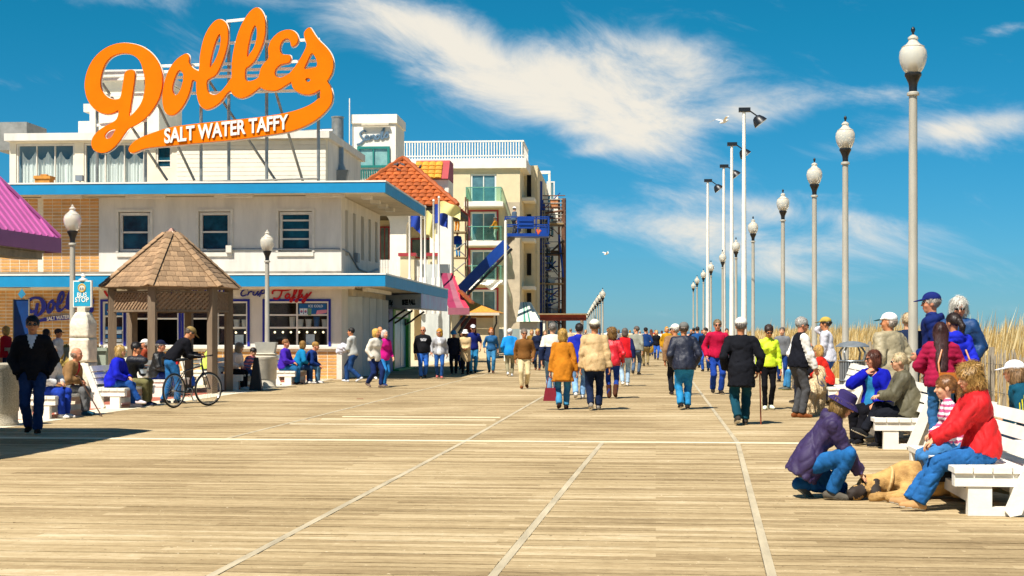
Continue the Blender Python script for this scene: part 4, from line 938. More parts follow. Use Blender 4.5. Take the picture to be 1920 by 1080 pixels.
# flags on the terrace
def flagpole(px, ptop, d, cols, label):
    p = AT(px, 640, d); root = empty('flagpole', (p.x, p.y, 0), 0, label, 'flagpole', 'flagpoles on the restaurant terrace')
    z1 = CH+(HZ-ptop)*d/F; z0 = CH+(HZ-522)*d/F
    MB().lathe([(.10, 2.4), (.10, z0), (.055, z0+.1), (.045, z1), (.07, z1+.03), (.03, z1+.12)], n=8).build('pole', m_white, root, True)
    if cols:
        col, w, h, dr, zo = cols; mb = MB(); nx, nz = 12, 8
        for j in range(nz+1):
            for i in range(nx+1):
                t_ = i/nx; mb.v.append((.06+w*t_, .16*math.sin(t_*7+j*.4)*t_, z1-.15-zo-h*j/nz-dr*t_*t_+.04*math.sin(t_*9)))
        for j in range(nz):
            for i in range(nx): mb.f.append((j*(nx+1)+i, j*(nx+1)+i+1, (j+1)*(nx+1)+i+1, (j+1)*(nx+1)+i)); mb.m.append(0)
        mb.build('flag', mat('flag_'+col, {'blue': '#1e3f9e', 'yellow': '#e2d68c'}[col], .8, .08, 3), root, True)
flagpole(768, 388, 77, ('blue', .55, .9, .5, .0), 'pole with a small drooping blue flag on the restaurant terrace')
flagpole(790, 388, 76, None, 'bare white pole between the two blue flags on the terrace')
flagpole(797, 390, 75, ('yellow', .45, 1.2, .4, .0), 'pole with a hanging pale yellow flag on the terrace')
flagpole(813, 378, 74.5, ('blue', .65, .95, .3, .0), 'pole with a large royal blue flag on the terrace')
flagpole(823, 372, 74, ('yellow', 1.0, .6, .35, .0), 'pole with a pale yellow flag blowing sideways on the terrace')
# pink and red canvas awnings with tiled ledge
aw = empty('canvas_awning', AT(858, 640, 72).xy.to_3d(), 4.0, 'faded pink and red canvas awning over the restaurant corner', 'awning')
AW = Frame((AT(858, 640, 72).x, 72, 0), 4.0)
def awp(px, py, y): return AW.fy(px, py, y)
m_pk = mat('faded_pink_canvas', '#945664', .85, .12, 2); m_mr = mat('maroon_canvas', '#8c2448', .85, .15, 2)
prof = [(512, 3.0), (524, 2.8), (542, 2.0), (562, .9), (577, 0)]
for k, (a0_, a1_, b0_, b1_, mm_) in enumerate([(826, 838, 841, 856, m_mr), (838, 845, 856, 870, m_pk), (845, 849, 870, 880, mat('red_canvas', '#c8304a', .85, .12, 2))]):
    mb = MB(); n = len(prof)
    for j, (py, y) in enumerate(prof):
        t_ = j/(n-1); t_ = t_**1.3; xa_, xb_ = a0_+(b0_-a0_)*t_, a1_+(b1_-a1_)*t_
        for px in (xa_, xb_): q_ = AW.fy(px, py, y); mb.v += [(q_.x, y, q_.z), (q_.x, y+.03, q_.z-.03)]
    for j in range(n-1):
        b0 = j*4; mb.f += [(b0, b0+2, b0+6, b0+4), (b0+1, b0+5, b0+7, b0+3)]; mb.m += [0, 0]
    mb.build('canvas_panel', mm_, aw)
q_ = [AW.fy(840, 577, 0), AW.fy(880, 577, 0), AW.fy(880, 590, 0), AW.fy(840, 590, 0)]
MB().prism([(v.x, v.z) for v in q_], .0, .12).build('valance', m_pk, aw)
q_ = [AW.fy(842, 590, .1), AW.fy(876, 586, .1), AW.fy(850, 640, .1), AW.fy(842, 640, .1)]
for k in range(2):
    a_, b_ = AW.fy(846+k*10, 625, .2), AW.fy(872+k*6, 592, .2); MB().bar((a_.x, .2+k, a_.z), (b_.x, .2+k, b_.z), .10, .14).build('bracket', m_black, aw)
a_, b_ = AW.fy(862, 545, 1.5), AW.fy(886, 568, 1.5)
MB().bar((a_.x, 1.5, a_.z), (b_.x, 1.5, b_.z), 1.6, .12).build('tiled_ledge', m_tile, aw)
boxo('awning_wall', (AW.fy(790, 0, 4).x, 4.0, 0), (AW.fy(842, 0, 4).x, 4.4, AW.fy(0, 498, 4).z), m_fold, aw)
# --- booth with the orange shingle roof
BB = Frame((AT(848, 640, 84).x, 84, 0), 4.0); bt = empty('booth', BB.o, 4.0, 'small cream booth with orange shingle roof and dark red door', 'booth')
w_ = BB.fy(925, 0, 0).x; zb0 = BB.fy(880, 596, 0).z; ze = BB.fy(880, 586, -.5).z
wall('wall', bt, 'x', 0, w_, 0, ze, 0, .2, [(BB.fy(857, 0).x, BB.fy(893, 0).x, 0, zb0-.0)], m_cream)
boxo('side_wall', (w_-.2, .201, 0), (w_, 4, ze), m_cream, bt)
boxo('door', (BB.fy(857, 0).x+.01, .08, .02), (BB.fy(893, 0).x-.01, .14, zb0-.01), mat('dark_red_door', '#5a1414', .5, .1, 2), bt)
boxo('lintel', (-.2, -.03, zb0+.01), (w_+.02, -.002, zb0+.25), mat('ochre_board', '#b07a2a', .7, .1, 2), bt)
za = BB.fy(880, 560, 1.5).z
rf = MB().add([(-.6, -.5, ze), (w_+.35, -.5, ze), (w_+.35, 4.4, ze), (-.6, 4.4, ze), (-.5, 1.8, za), (w_*.25, 1.8, za)], [(0, 1, 5, 4), (1, 2, 5), (2, 3, 4, 5), (3, 0, 4), (3, 2, 1, 0)]).build('roof', mat('orange_shingle', '#c98a32', .85, .22, 9, .4, 30), bt)
boxo('gutter', (-.6, -.62, ze-.16), (w_+.38, -.502, ze-.01), m_soffit, bt)
MB().tube([(w_+.2, -.45, ze-.1), (w_+.2, -.3, ze-.6), (w_+.05, -.12, ze-.9), (w_+.05, -.12, .1)], .05, 6).build('downpipe', m_black, bt)
# --- hotel
HB = Frame((AT(985, 640, 114).x, 114, 0), 4.0)
hotel = empty('hotel', HB.o, 4.0, 'cream five storey hotel with balconies, white roof railing and script tower, under repair', 'hotel')
h = lambda px, py, y=0.0: HB.fy(px, py, y)
zr = h(900, 316).z; xl = -22.0
doors = []
for (t_, b_) in ((332, 386), (402, 457), (472, 528), (545, 600)): doors.append((h(882, 0).x, h(931, 0).x, h(0, b_).z, h(0, t_).z))
fl = wall('front_wall', hotel, 'x', xl, h(975, 0).x, 0, zr, 0, .3, doors, m_cream)
boxo('raw_pier', (h(948, 0).x, -.08, 0), (h(975, 0).x-.01, -.003, h(0, 385).z), m_grey, hotel)
boxo('side_wall', (h(975, 0).x-.3, .301, 0), (h(975, 0).x, 5, zr), m_cream, hotel)
boxo('recess_wall', (h(975, 0).x+.01, 5, 0), (h(1003, 0, 5).x, 5.3, zr-1), m_cream, hotel)
boxo('rear_block', (h(1000, 0, 6).x-2, 6, 0), (h(1008, 0, 6).x, 26, h(0, 318, 6).z), m_cream, hotel)
for k, (t_, b_) in enumerate(((322, 384), (400, 458), (475, 545))): boxo('recess_balcony', (h(975, 0).x+.02, 2.2, h(0, b_, 3).z), (h(1003, 0, 3).x, 4.98, h(0, b_-6, 3).z), m_cwhite, hotel)
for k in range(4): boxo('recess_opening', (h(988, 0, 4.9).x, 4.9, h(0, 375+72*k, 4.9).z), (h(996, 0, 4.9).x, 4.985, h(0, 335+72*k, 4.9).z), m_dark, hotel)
for k, d in enumerate(doors):
    w = window(hotel, d[0]+.02, d[1]-.02, d[2]+.02, d[3]-.02, .1, m_white, glass_mat('door_glass', '#5d7f86', .08), 2, 1, .12, .1, 'balcony_door')
    if k: 
        for xa, xb in ((d[0]-.16, d[0]-.004), (d[1]+.004, d[1]+.16)): boxo('red_casing', (xa, -.04, d[2]), (xb, -.002, d[3]+.14), m_redtrim, w)
        boxo('red_casing', (d[0]-.003, -.04, d[3]+.004), (d[1]+.003, -.002, d[3]+.14), m_redtrim, w)
    if k == 3: continue
    xa, xb = h(875, 0, -1).x, h(940, 0, -1).x; zb0 = d[2]-.02
    bal = boxo('balcony', (xa-.15, -1.5, zb0-.35), (xb+.15, -.003, zb0), m_cwhite, hotel)
    gp = MB().box((xa, -1.44, zb0+.05), (xb, -1.41, zb0+1.05)).box((xa, -1.40, zb0+.05), (xa+.03, -.02, zb0+1.05)).box((xb-.03, -1.40, zb0+.05), (xb, -.02, zb0+1.05)).build('glass_screen', m_grnglass, bal)
    rr = MB().bar((xa, -1.425, zb0+1.08), (xb, -1.425, zb0+1.08), .06).bar((xa, -1.4, zb0+1.08), (xa, -.02, zb0+1.08), .06).bar((xb, -1.4, zb0+1.08), (xb, -.02, zb0+1.08), .06)
    for x in (xa, (xa+xb)/2, xb): rr.bar((x, -1.425, zb0+.001), (x, -1.425, zb0+1.05), .05)
    rr.build('handrail', mat('green_rail', '#5f9a86', .5), bal)
    if k == 2:
        mb = MB(); nx, nz = 16, 6
        for j in range(nz+1):
            for i in range(nx+1): mb.v.append((xa+(xb-xa)*1.05*i/nx, -1.6-.12*math.sin(i*1.1+j)-.02*j, zb0-.0-.75*j/nz*(.7+.3*math.sin(i*.7))))
        for j in range(nz):
            for i in range(nx): mb.f.append((j*(nx+1)+i, j*(nx+1)+i+1, (j+1)*(nx+1)+i+1, (j+1)*(nx+1)+i)); mb.m.append(0)
        mb.build('plastic_sheet', mat('plastic_sheet', '#e3ded0', .5, .08, 3), bal, True)
pp = boxo('parapet', (xl, -.25, zr+.003), (h(987, 0).x, 6, h(0, 305).z), m_cwhite, hotel)
rl = MB(); z0, z1 = h(0, 305).z, h(0, 275).z; x = h(742, 0).x; xe = h(980, 0).x
while x < xe: rl.box((x, -.2, z0), (x+.09, -.12, z1)); x += .21
y = 0.0
while y < 5.8: rl.box((xe, y, z0), (xe+.08, y+.09, z1)); y += .25
o = rl.build('railing_balusters', m_white, hotel); o['kind'] = 'stuff'
MB().box((h(742, 0).x, -.22, z1+.002), (xe+.1, -.08, z1+.12)).box((h(742, 0).x, -.22, z0+.15), (xe+.1, -.205, z0+.25)).box((xe-.02, -.079, z1+.002), (xe+.1, 5.8, z1+.12)).build('railing_rail', m_white, hotel)
# script tower of the hotel
TY = -14.0; t_ = lambda px, py, y=TY: HB.fy(px, py, y)
x0, x1 = t_(660, 0).x, t_(742, 0).x; zt = t_(0, 222).z
tower = boxo('script_tower', (x0, TY, zr-7), (x1, TY+4, zt-.6), m_cwhite, hotel)
boxo('tower_cap', (x0-.05, TY-.12, zt-.598), (x1+.1, TY+4.1, zt), m_cwhite, tower)
boxo('sign_light', (t_(679, 0).x, TY-.3, t_(0, 243).z), (t_(730, 0).x, TY-.122, t_(0, 239).z), m_soffit, tower)
Z6 = lambda P: [(620+x/4, 200+y/4) for x, y in P]
san = [[(268, 190), (245, 182), (220, 205), (235, 228), (250, 250), (225, 275), (196, 285)], [(285, 220), (265, 222), (258, 245), (272, 250), (286, 222), (284, 246), (296, 246)], [(296, 246), (305, 218), (302, 244), (320, 216), (330, 222), (328, 244), (340, 240)],
       [(368, 214), (348, 216), (340, 240), (356, 242), (372, 216), (405, 156)], [(405, 156), (380, 236), (396, 236), (410, 215)], [(410, 215), (425, 192), (432, 215), (424, 232), (408, 232)]]
mb = MB(); strokes(mb, [[(p.x, p.z) for p in (HB.fy(a, b_, TY) for a, b_ in Z6(P))] for P in san], .11, .08, lambda a, b_: Vector((a, TY-.003, b_))); mb.build('script_letters', mat('steel_blue_letters', '#5a7488', .5, .1, 2), tower)
w = window(tower, t_(670, 0).x, t_(731, 0).x, t_(0, 320).z, t_(0, 281).z, TY-.12, mat('teal_frame', '#1f7a72', .5, .1, 2), m_shopglass, 2, 1, .16, .1, 'tower_window')
boxo('window_backing', (t_(670, 0).x, TY-.03, t_(0, 320).z), (t_(731, 0).x, TY-.004, t_(0, 281).z), mat('pale_teal', '#9cc4bc', .5, .2, 1), w)
sl = MB()
for k in range(14): xx = t_(672+k*4.3, 0).x; sl.box((xx, TY-.1, t_(0, 340).z), (xx+.07, TY-.004, t_(0, 324).z))
o = sl.build('tower_balusters', mat('teal_frame', '#1f7a72'), tower); o['kind'] = 'stuff'
MB().tube([(t_(657, 0).x, TY-.3, zr-4), (t_(657, 0).x, TY-.3, t_(0, 193).z)], .04, 5).build('aerial', m_white, tower)
boxo('left_wing', (t_(600, 0, -10).x, -9.9, zr-9), (x0-.01, -4, t_(0, 318, -10).z), m_cwhite, hotel)
# --- steel scaffold in front of the far wing
SCF = Frame((AT(1000, 640, 124).x, 124, 0), 3.0); s3 = lambda px, py, y=0.0: SCF.fy(px, py, y)
m_sb = mat('blue_steel', '#123c94', .45, .15, 2); m_rust = mat('rusty_steel', '#6b4a36', .7, .25, 3); m_gal = mat('scaffold_tube', '#8f8a80', .5, .15, 3); m_bd = mat('scaffold_board', '#9a8460', .85, .2, 3)
wing = empty('hotel_wing', SCF.wld(0, 6), 3.0, 'far cream wing of the hotel hidden behind blue scaffolding', 'building')
boxo('wall', (-2.0, 0, 0), (s3(1046, 0, 6).x, 30, s3(0, 372, 6).z), m_cwhite, wing)
boxo('white_bay', (s3(1004, 0, 5).x, -1.0, 0), (s3(1022, 0, 5).x, -.01, s3(0, 440, 5).z), m_cwhite, wing)
for k in range(4):
    z0 = s3(0, 570-62*k, 5).z; 
    for a, b_ in ((1025, 1040),): window(wing, s3(a, 0, 5.9).x, s3(b_, 0, 5.9).x, z0, z0+1.9, -.06, m_white, glass_mat('door_glass', '#5d7f86'), 2, 1, .1, .05)
    window(wing, s3(1006, 0, 4.9).x, s3(1019, 0, 4.9).x, z0, z0+2.0, -1.06, m_white, glass_mat('door_glass', '#5d7f86'), 2, 2, .09, .05)
MB().bar((s3(1008, 0, 6).x, 0, s3(0, 372, 6).z), (s3(1008, 0, 6).x, 0, s3(0, 330, 6).z), .2).bar((s3(1030, 0, 6).x, 0, s3(0, 372, 6).z), (s3(1030, 0, 6).x, 0, s3(0, 330, 6).z), .2).bar((s3(1006, 0, 6).x, 0, s3(0, 329, 6).z), (s3(1032, 0, 6).x, 0, s3(0, 329, 6).z), .25).build('roof_frame', m_cwhite, wing)
scf = empty('scaffold', SCF.o, 3.0, 'tall blue and rusty scaffold tower with plank decks before the hotel wing', 'scaffold')
for px, t0_, mm_, rr_ in ((1003, 400, m_sb, .10), (1008, 385, m_sb, .09), (1013, 340, m_sb, .18), (1020, 380, m_sb, .09), (1026, 400, m_black, .08), (1048, 372, m_rust, .08), (1057, 372, m_rust, .20), (1016.5, 375, m_sb, .12)):
    p = s3(px, t0_); 
    for yy in (0, 2.0): MB().tube([(p.x, yy, 0), (p.x, yy, p.z)], rr_ if yy == 0 else .06, 7).build('standard', mm_ if yy == 0 else m_gal, scf, True)
for k, py in enumerate((480, 535, 592, 425)):
    za = s3(0, py).z; dk = boxo('deck', (s3(1008 if k < 3 else 1018, 0).x, -.3, za), (s3(1057, 0).x, 2.2, za+.12), m_bd if k % 2 else mat('dark_deck', '#2b2a2c', .8, .2, 2), scf)
    for q in (.55, 1.05): MB().tube([(s3(1018, 0).x, -.05, za+q), (s3(1057, 0).x, -.05, za+q)], .035, 5).build('guard_rail', m_gal, scf)
for k in range(9):
    za = s3(0, 372+k*7).z; MB().tube([(s3(1020, 0).x-.1, -.12, za), (s3(1060, 0).x, -.12, za)], .045, 5).build('ledger', m_gal if k % 3 else m_rust, scf)
for (a, b_), (c, d), mm_ in (((990, 372), (1014, 395), m_sb), ((992, 395), (1013, 400), m_sb), ((994, 478), (1014, 500), m_sb), ((1000, 512), (1014, 530), m_sb), ((996, 520), (1012, 505), m_black), ((998, 538), (1013, 555), m_sb), ((1036, 470), (1057, 450), m_black), ((1048, 440), (1056, 520), m_sb), ((1022, 400), (1056, 395), m_rust), ((1014, 420), (1030, 470), m_gal)):
    pa, pb = s3(a, b_, -.2), s3(c, d, -.2); MB().tube([pa, pb], .085, 6).build('brace', mm_, scf)
q_ = [s3(990, 370), s3(1012, 372), s3(1010, 394), s3(1002, 396)]
MB().prism([(v.x, v.z) for v in q_], -.6, .6).build('blue_bracket_tray', mat('navy_steel', '#16205a', .6, .2, 2), scf)
boxo('orange_pallet', (s3(1032, 0).x, -.1, s3(0, 395).z), (s3(1046, 0).x, .5, s3(0, 380).z), mat('orange_sheet', '#b8784a', .8, .2, 3), scf)
rq = random.Random(8)
for k in range(46):
    a_ = s3(rq.uniform(1000, 1030), rq.uniform(395, 585), rq.uniform(0, 2)); b_ = s3(rq.uniform(1022, 1056), HZ-(a_.z-CH)*F/(124+a_.y)+rq.uniform(-40, 40), rq.uniform(0, 2)); MB().tube([a_, b_], rq.uniform(.03, .06), 5).build('brace', rq.choice([m_gal, m_sb, m_black, m_sb, m_rust]), scf)
for k in range(16):
    za = s3(0, 400+k*12).z; xq = s3(1010+rq.uniform(0, 8), 0).x; MB().bar((xq, -.3, za), (xq+rq.uniform(.5, 1.1), -.3, za), .07).build('rung', rq.choice([m_sb, m_black]), scf)
for px, py, w_, hh_, cc_ in ((1030, 535, .9, .5, '#c8c8c0'), (1040, 480, .7, .35, '#7a5a3a'), (1033, 592, 1.3, .7, '#d0d0c8'), (1046, 592, .9, .45, '#2a6a9c'), (1024, 592, .8, .9, '#1c3f8c'), (1044, 425, .8, .4, '#a0886a')):
    q_ = s3(px, py); boxo('stacked_material', (q_.x-w_/2, .2, q_.z+.121), (q_.x+w_/2, 1.4, q_.z+.12+hh_), mat('site_'+cc_.strip('#'), cc_, .7, .2, 2), scf)
boxo('mast', (s3(1010.5, 0).x, .25, 0), (s3(1015.5, 0).x, .9, s3(0, 372).z), mat('navy_steel', '#16205a', .6, .2, 2), scf)
# rung ladder
ld = MB(); 
for px in (1017.6, 1021.4): ld.tube([(s3(px, 0).x, -.5, 0), (s3(px, 0).x, -.5, s3(0, 400).z)], .05, 5)
for k in range(28): ld.tube([(s3(1017.6, 0).x, -.5, .3+.35*k), (s3(1021.4, 0).x, -.5, .3+.35*k)], .03, 4)
ld.build('ladder', m_gal, scf)
# steel scaffold on the restaurant side with sheeting
sc2 = empty('tube_scaffold', AT(850, 640, 100).xy.to_3d(), 4.0, 'light tube scaffold with cross braces between restaurant and hotel', 'scaffold'); S2 = Frame((AT(850, 640, 100).x, 100, 0), 4.0); s4 = lambda px, py: S2.fy(px, py, 0)
for px in (838, 873): 
    for yy in (0, 1.4): MB().tube([(s4(px, 0).x, yy, 0), (s4(px, 0).x, yy, s4(0, 375 if px == 873 else 440).z)], .06, 6).build('standard', m_rust if px == 873 else m_gal, sc2)
for k, (a, b_, c, d) in enumerate(((838, 450, 873, 480), (838, 480, 873, 455), (838, 490, 873, 520), (838, 520, 873, 492), (838, 545, 873, 570), (850, 560, 872, 535))):
    MB().tube([s4(a, b_)+Vector((0, -.07*k, 0)), s4(c, d)+Vector((0, -.07*k, 0))], .045, 5).build('cross_brace', m_gal, sc2)
for py in (487, 440): boxo('deck', (s4(836, 0).x, -.1, s4(0, py).z), (s4(874, 0).x, 1.5, s4(0, py).z+.08), m_bd, sc2)
# --- boom lift
bl_ = empty('boom_lift', AT(868, 640, 96).xy.to_3d(), 0, 'blue telescopic boom lift raised in front of the hotel', 'boom lift')
BO = Vector((AT(868, 640, 96).x, 96, 0)); bp_ = lambda px, py, d: AT(px, py, d)-BO
m_bb = mat('lift_blue', '#123f92', .4, .1, 2)
a, b_, c = bp_(840, 568, 97), bp_(950, 457, 97), bp_(980, 430, 97)
MB().bar(a, b_, .52, .66).build('main_boom', m_bb, bl_); MB().bar(b_-(b_-a)*.06, c+Vector((0, 0, .25)), .30, .34).build('inner_boom', m_gal, bl_)
MB().tube([a+Vector((.3, -.5, -.5)), b_+Vector((.35, -.5, -.35))], .09, 7).build('hydraulic_hose', m_black, bl_)
t = text_mesh('letters', 'AXXIOM', .34, .01, .004)
bpy.data.meshes.remove(t)
hb = bp_(985, 437, 96.4)
bk = MB().box((hb.x-1.3, -.6, hb.z-.25), (hb.x+1.5, 1.0, hb.z-.05)).box((hb.x-.50, -.75, hb.z+.25), (hb.x+.55, -.4, hb.z+1.0)).box((hb.x-.42, -.80, hb.z+.45), (hb.x+.47, -.752, hb.z+.6)).box((hb.x-.42, -.80, hb.z+.7), (hb.x+.47, -.752, hb.z+.85)).box((hb.x+.9, -.5, hb.z-.049), (hb.x+1.4, .2, hb.z+.35)).build('basket', m_bb, bl_); bk.location.y = .4
rl = MB()
for z in (.5, 1.0): rl.bar((hb.x-1.3, -.55, hb.z+z), (hb.x+1.5, -.55, hb.z+z), .07).bar((hb.x-1.3, .95, hb.z+z), (hb.x+1.5, .95, hb.z+z), .07)
for x in (-1.3, -.5, .7, 1.5): rl.bar((hb.x+x, -.55, hb.z-.05), (hb.x+x, -.55, hb.z+1.03), .07).bar((hb.x+x, .95, hb.z-.05), (hb.x+x, .95, hb.z+1.03), .07)
r2 = rl.build('guard_rail', m_bb, bl_); r2.location.y = .4
MB().box((a.x-2.2, -.9, .0), (a.x+.2, 1.1, .9)).box((a.x-2.0, -.7, .901), (a.x, .9, 1.9)).bar((a.x-.6, .1, 1.9), a, .6).build('chassis', m_bb, bl_)
MB().tube([(hb.x+.75, -.5, hb.z+.15), (hb.x+.82, -.6, hb.z-.12), (hb.x+.95, -.5, hb.z+.12)], .08, 7).build('orange_rope', mat('orange_rope', '#d0562a', .8), bl_)
# --- white flagpole, tarpaulin, steel canopy
p = AT(948, 640, 76); fp = empty('white_mast', (p.x, p.y, 0), 0, 'plain tall white mast beside the walkers before the hotel', 'mast')
MB().lathe([(.09, 0), (.085, 4), (.07, CH+(HZ-415)*76/F), (.02, CH+(HZ-413)*76/F)], n=10).build('pole', m_white, fp, True)
tp = empty('covered_stall', AT(992, 640, 98).xy.to_3d(), 4, 'stall under a white tarpaulin with green stripes below the hotel', 'stall'); TF = Frame((AT(992, 640, 98).x, 98, 0), 4.0); tt = lambda px, py, y=0: TF.fy(px, py, y)
mb = MB(); base = [tt(968, 603), tt(1013, 603)]; top = [tt(974, 566), tt(992, 566)]
stripe = mat('green_stripe', '#3f8a78', .7, .1, 2); tarp = mat('white_tarp', '#d3d6c4', .7, .1, 2)
segs = [0, .30, .40, .52, .60, 1.0]
for k in range(5):
    a0_, a1_ = base[0].lerp(base[1], segs[k]), base[0].lerp(base[1], segs[k+1]); b0_, b1_ = top[0].lerp(top[1], segs[k]), top[0].lerp(top[1], segs[k+1])
    MB().add([(a0_.x, 0, a0_.z), (a1_.x, 0, a1_.z), (b1_.x, .9, b1_.z), (b0_.x, .9, b0_.z), (a0_.x, 3, a0_.z), (a1_.x, 3, a1_.z), (b1_.x, 2.1, b1_.z), (b0_.x, 2.1, b0_.z)], [(0, 1, 2, 3), (7, 6, 5, 4), (3, 2, 6, 7), (0, 3, 7, 4), (1, 5, 6, 2)]).build('tarpaulin', tarp if k % 2 == 0 else stripe, tp)
boxo('stall_body', (base[0].x+.2, .3, 0), (base[1].x-.2, 2.7, base[0].z), mat('stall_white', '#c9c8bd', .7, .1, 1), tp)
cn = empty('steel_canopy', AT(1055, 640, 92).xy.to_3d(), 4, 'rusty red steel beam canopy with plank roof over the walkway', 'canopy'); CF = Frame((AT(1055, 640, 92).x, 92, 0), 4.0); cc = lambda px, py, y=0: CF.fy(px, py, y)
xa, xb, z0, z1 = cc(1012, 0).x, cc(1097, 0).x, cc(0, 601).z, cc(0, 591).z; m_rd = mat('red_steel', '#a84a34', .6, .15, 2)
MB().box((xa, 0, z0), (xb, .3, z0+.05)).box((xa, 0, z1-.05), (xb, .3, z1)).box((xa, .12, z0+.05), (xb, .18, z1-.05)).build('front_beam', m_rd, cn)
MB().box((xa, 4, z0), (xb, 4.3, z1)).build('rear_beam', m_rd, cn)
for k in range(8): boxo('roof_plank', (xa-.1, -.2+.6*k, z1+.003), (xb+.1, .35+.6*k, z1+.08), m_bd, cn)
for x in (xa+.2, xb-.3): 
    for y in (.1, 4.1): boxo('post', (x, y, 0), (x+.12, y+.12, z0-.002), m_cwhite, cn)
# neighbouring block that closes the view below the hotel
mb = boxo('site_hoarding', (0, 0, 0), (cc(1010, 0, 12).x-cc(900, 0, 12).x, .1, 1.7), mat('grey_hoarding', '#93a09c', .6, .12, 1)); mb.location = CF.wld(cc(900, 0, 12).x, 12); mb.rotation_euler = (0, 0, -R(4)); tag(mb, 'grey glazed hoarding at the foot of the hotel', 'hoarding')

# ================================================================== kiosk with the pink metal roof, and the roof that shades the left foreground
KB = Frame((-12.07, 40.0, 0), 6.0); ks = empty('kiosk', KB.o, 6.0, 'kiosk corner with ribbed pink metal roof and purple fascia', 'kiosk')
m_pm = mat('pink_metal', '#c868a8', .45, .06, 1.5); m_pf = mat('purple_fascia', '#8a4c84', .5, .08, 1.5); m_gut = mat('dirty_gutter', '#8d8674', .7, .2, 3)
zt_, zb_ = 1.5+(HZ-447)*40/F, 1.5+(HZ-474.5)*40/F; WK, DK = 7.0, 12.0
boxo('fascia', (-.06, -DK, zb_), (0, -2.501, zt_), m_pf, ks)
boxo('fascia', (-.06, -2.499, zb_), (0, -.351, zt_), m_pf, ks); boxo('fascia', (-.06, -.349, zb_), (0, 0, zt_), m_pf, ks); boxo('rear_fascia', (-WK, -.06, zb_), (-.061, 0, zt_), m_pf, ks)
rise = 4.4; kh = WK/2
A1, A2 = Vector((-kh, -kh, zt_+rise)), Vector((-kh, -DK+kh, zt_+rise)); K = [Vector((-.03, -.03, zt_)), Vector((-WK, -.03, zt_)), Vector((-WK, -DK, zt_)), Vector((-.03, -DK, zt_))]
rf = MB().add(K+[A1, A2], [(0, 1, 4), (1, 2, 5, 4), (2, 3, 5), (3, 0, 4, 5), (0, 3, 2, 1)]).build('roof', m_pm, ks)
for k in range(1, 30):                                    # standing ribs on the two visible slopes
    y = -.03-k*.4; 
    if -y > DK-.1: break
    f_ = min(1, (-y)/kh, (DK+y)/kh); MB().bar((-.03, y, zt_+.02), (-.03-(kh-.03)*f_, y, zt_+.02+rise*f_), .05, .07).build('rib', m_pm, rf)
MB().tube([K[0]+Vector((0, 0, .04)), A1+Vector((0, 0, .04))], .06, 6).build('hip_cap', m_pm, rf)
boxo('gutter_box', (-.9, -DK, zb_-.20), (-.32, -.5, zb_-.01), m_gut, ks); boxo('soffit', (-WK, -DK+.05, zb_+.0), (-.32, -.33, zb_+.04), m_gut, ks)
boxo('kiosk_wall', (-WK+.6, -DK+.6, 0), (-1.75, -1.6, zb_-.21), mat('pink_wall', '#c9a6b0', .8, .1, 1), ks)
gm_ = MB(); gm_.bar((-2.4, -2.0, zt_+2.1), (-2.4, -2.0, zt_+3.2), .3); gm_.build('roof_pipe', mat('pale_pink_pipe', '#d8b0c0', .6), ks)
# off to the left: flat-roofed pavilion whose corner shades the boardwalk
h_ = 5.0; sh = [(-12.0, 23.2), (-6.3, 23.08), (-5.58, 22.55), (-6.05, 17.6), (-8.2, 12.0), (-16, 12.0)]
pv = empty('pavilion', (sh[0][0]-1.8-2, 18, 0), 0, 'flat roofed pavilion standing left of the boardwalk', 'pavilion'); ox, oy = pv.location.x, pv.location.y
P = [(x-SK[0]*h_-ox, y-SK[1]*h_-oy) for x, y in sh]; n = len(P)
MB().add([(x, y, h_) for x, y in P]+[(x, y, h_+.35) for x, y in P], [tuple(range(n)), tuple(range(n, 2*n))]+[(i, (i+1) % n, (i+1) % n+n, i+n) for i in range(n)]).build('flat_roof', m_soffit, pv)
boxo('wall', (-4, -6, 0), (3.2, 2.0, h_-.003), m_stucco, pv)
# ================================================================== gazebo
m_oldwood = mat('weathered_wood', '#7c6a56', .9, .2, 5, .4, 40, stretch=(1, 1, .15)); m_shk = mat('cedar_shake', '#96795a', .9, .2, 6, .4, 30, stretch=(1, 1, .3), rnd=.28); m_lat = mat('lattice_wood', '#94795e', .9, .15, 8)
GC = Vector((-8.45, 37.05, 0)); gz = empty('gazebo', GC, 0, 'weathered wooden gazebo with cedar shake roof and lattice valance', 'gazebo')
RE, RP, ZE, ZA = 1.68, 1.44, 2.58, 4.05
ang = [R(a) for a in (205, 265, 325, 25, 85, 145)]
ev = [Vector((RE*math.cos(a), RE*math.sin(a), ZE)) for a in ang]; pv_ = [Vector((RP*math.cos(a), RP*math.sin(a), 0)) for a in ang]; AP = Vector((0, 0, ZA))
rd = MB().add(ev+[AP], [(i, (i+1) % 6, 6) for i in range(6)]+[(5, 4, 3, 2, 1, 0)]).build('roof', m_oldwood, gz)
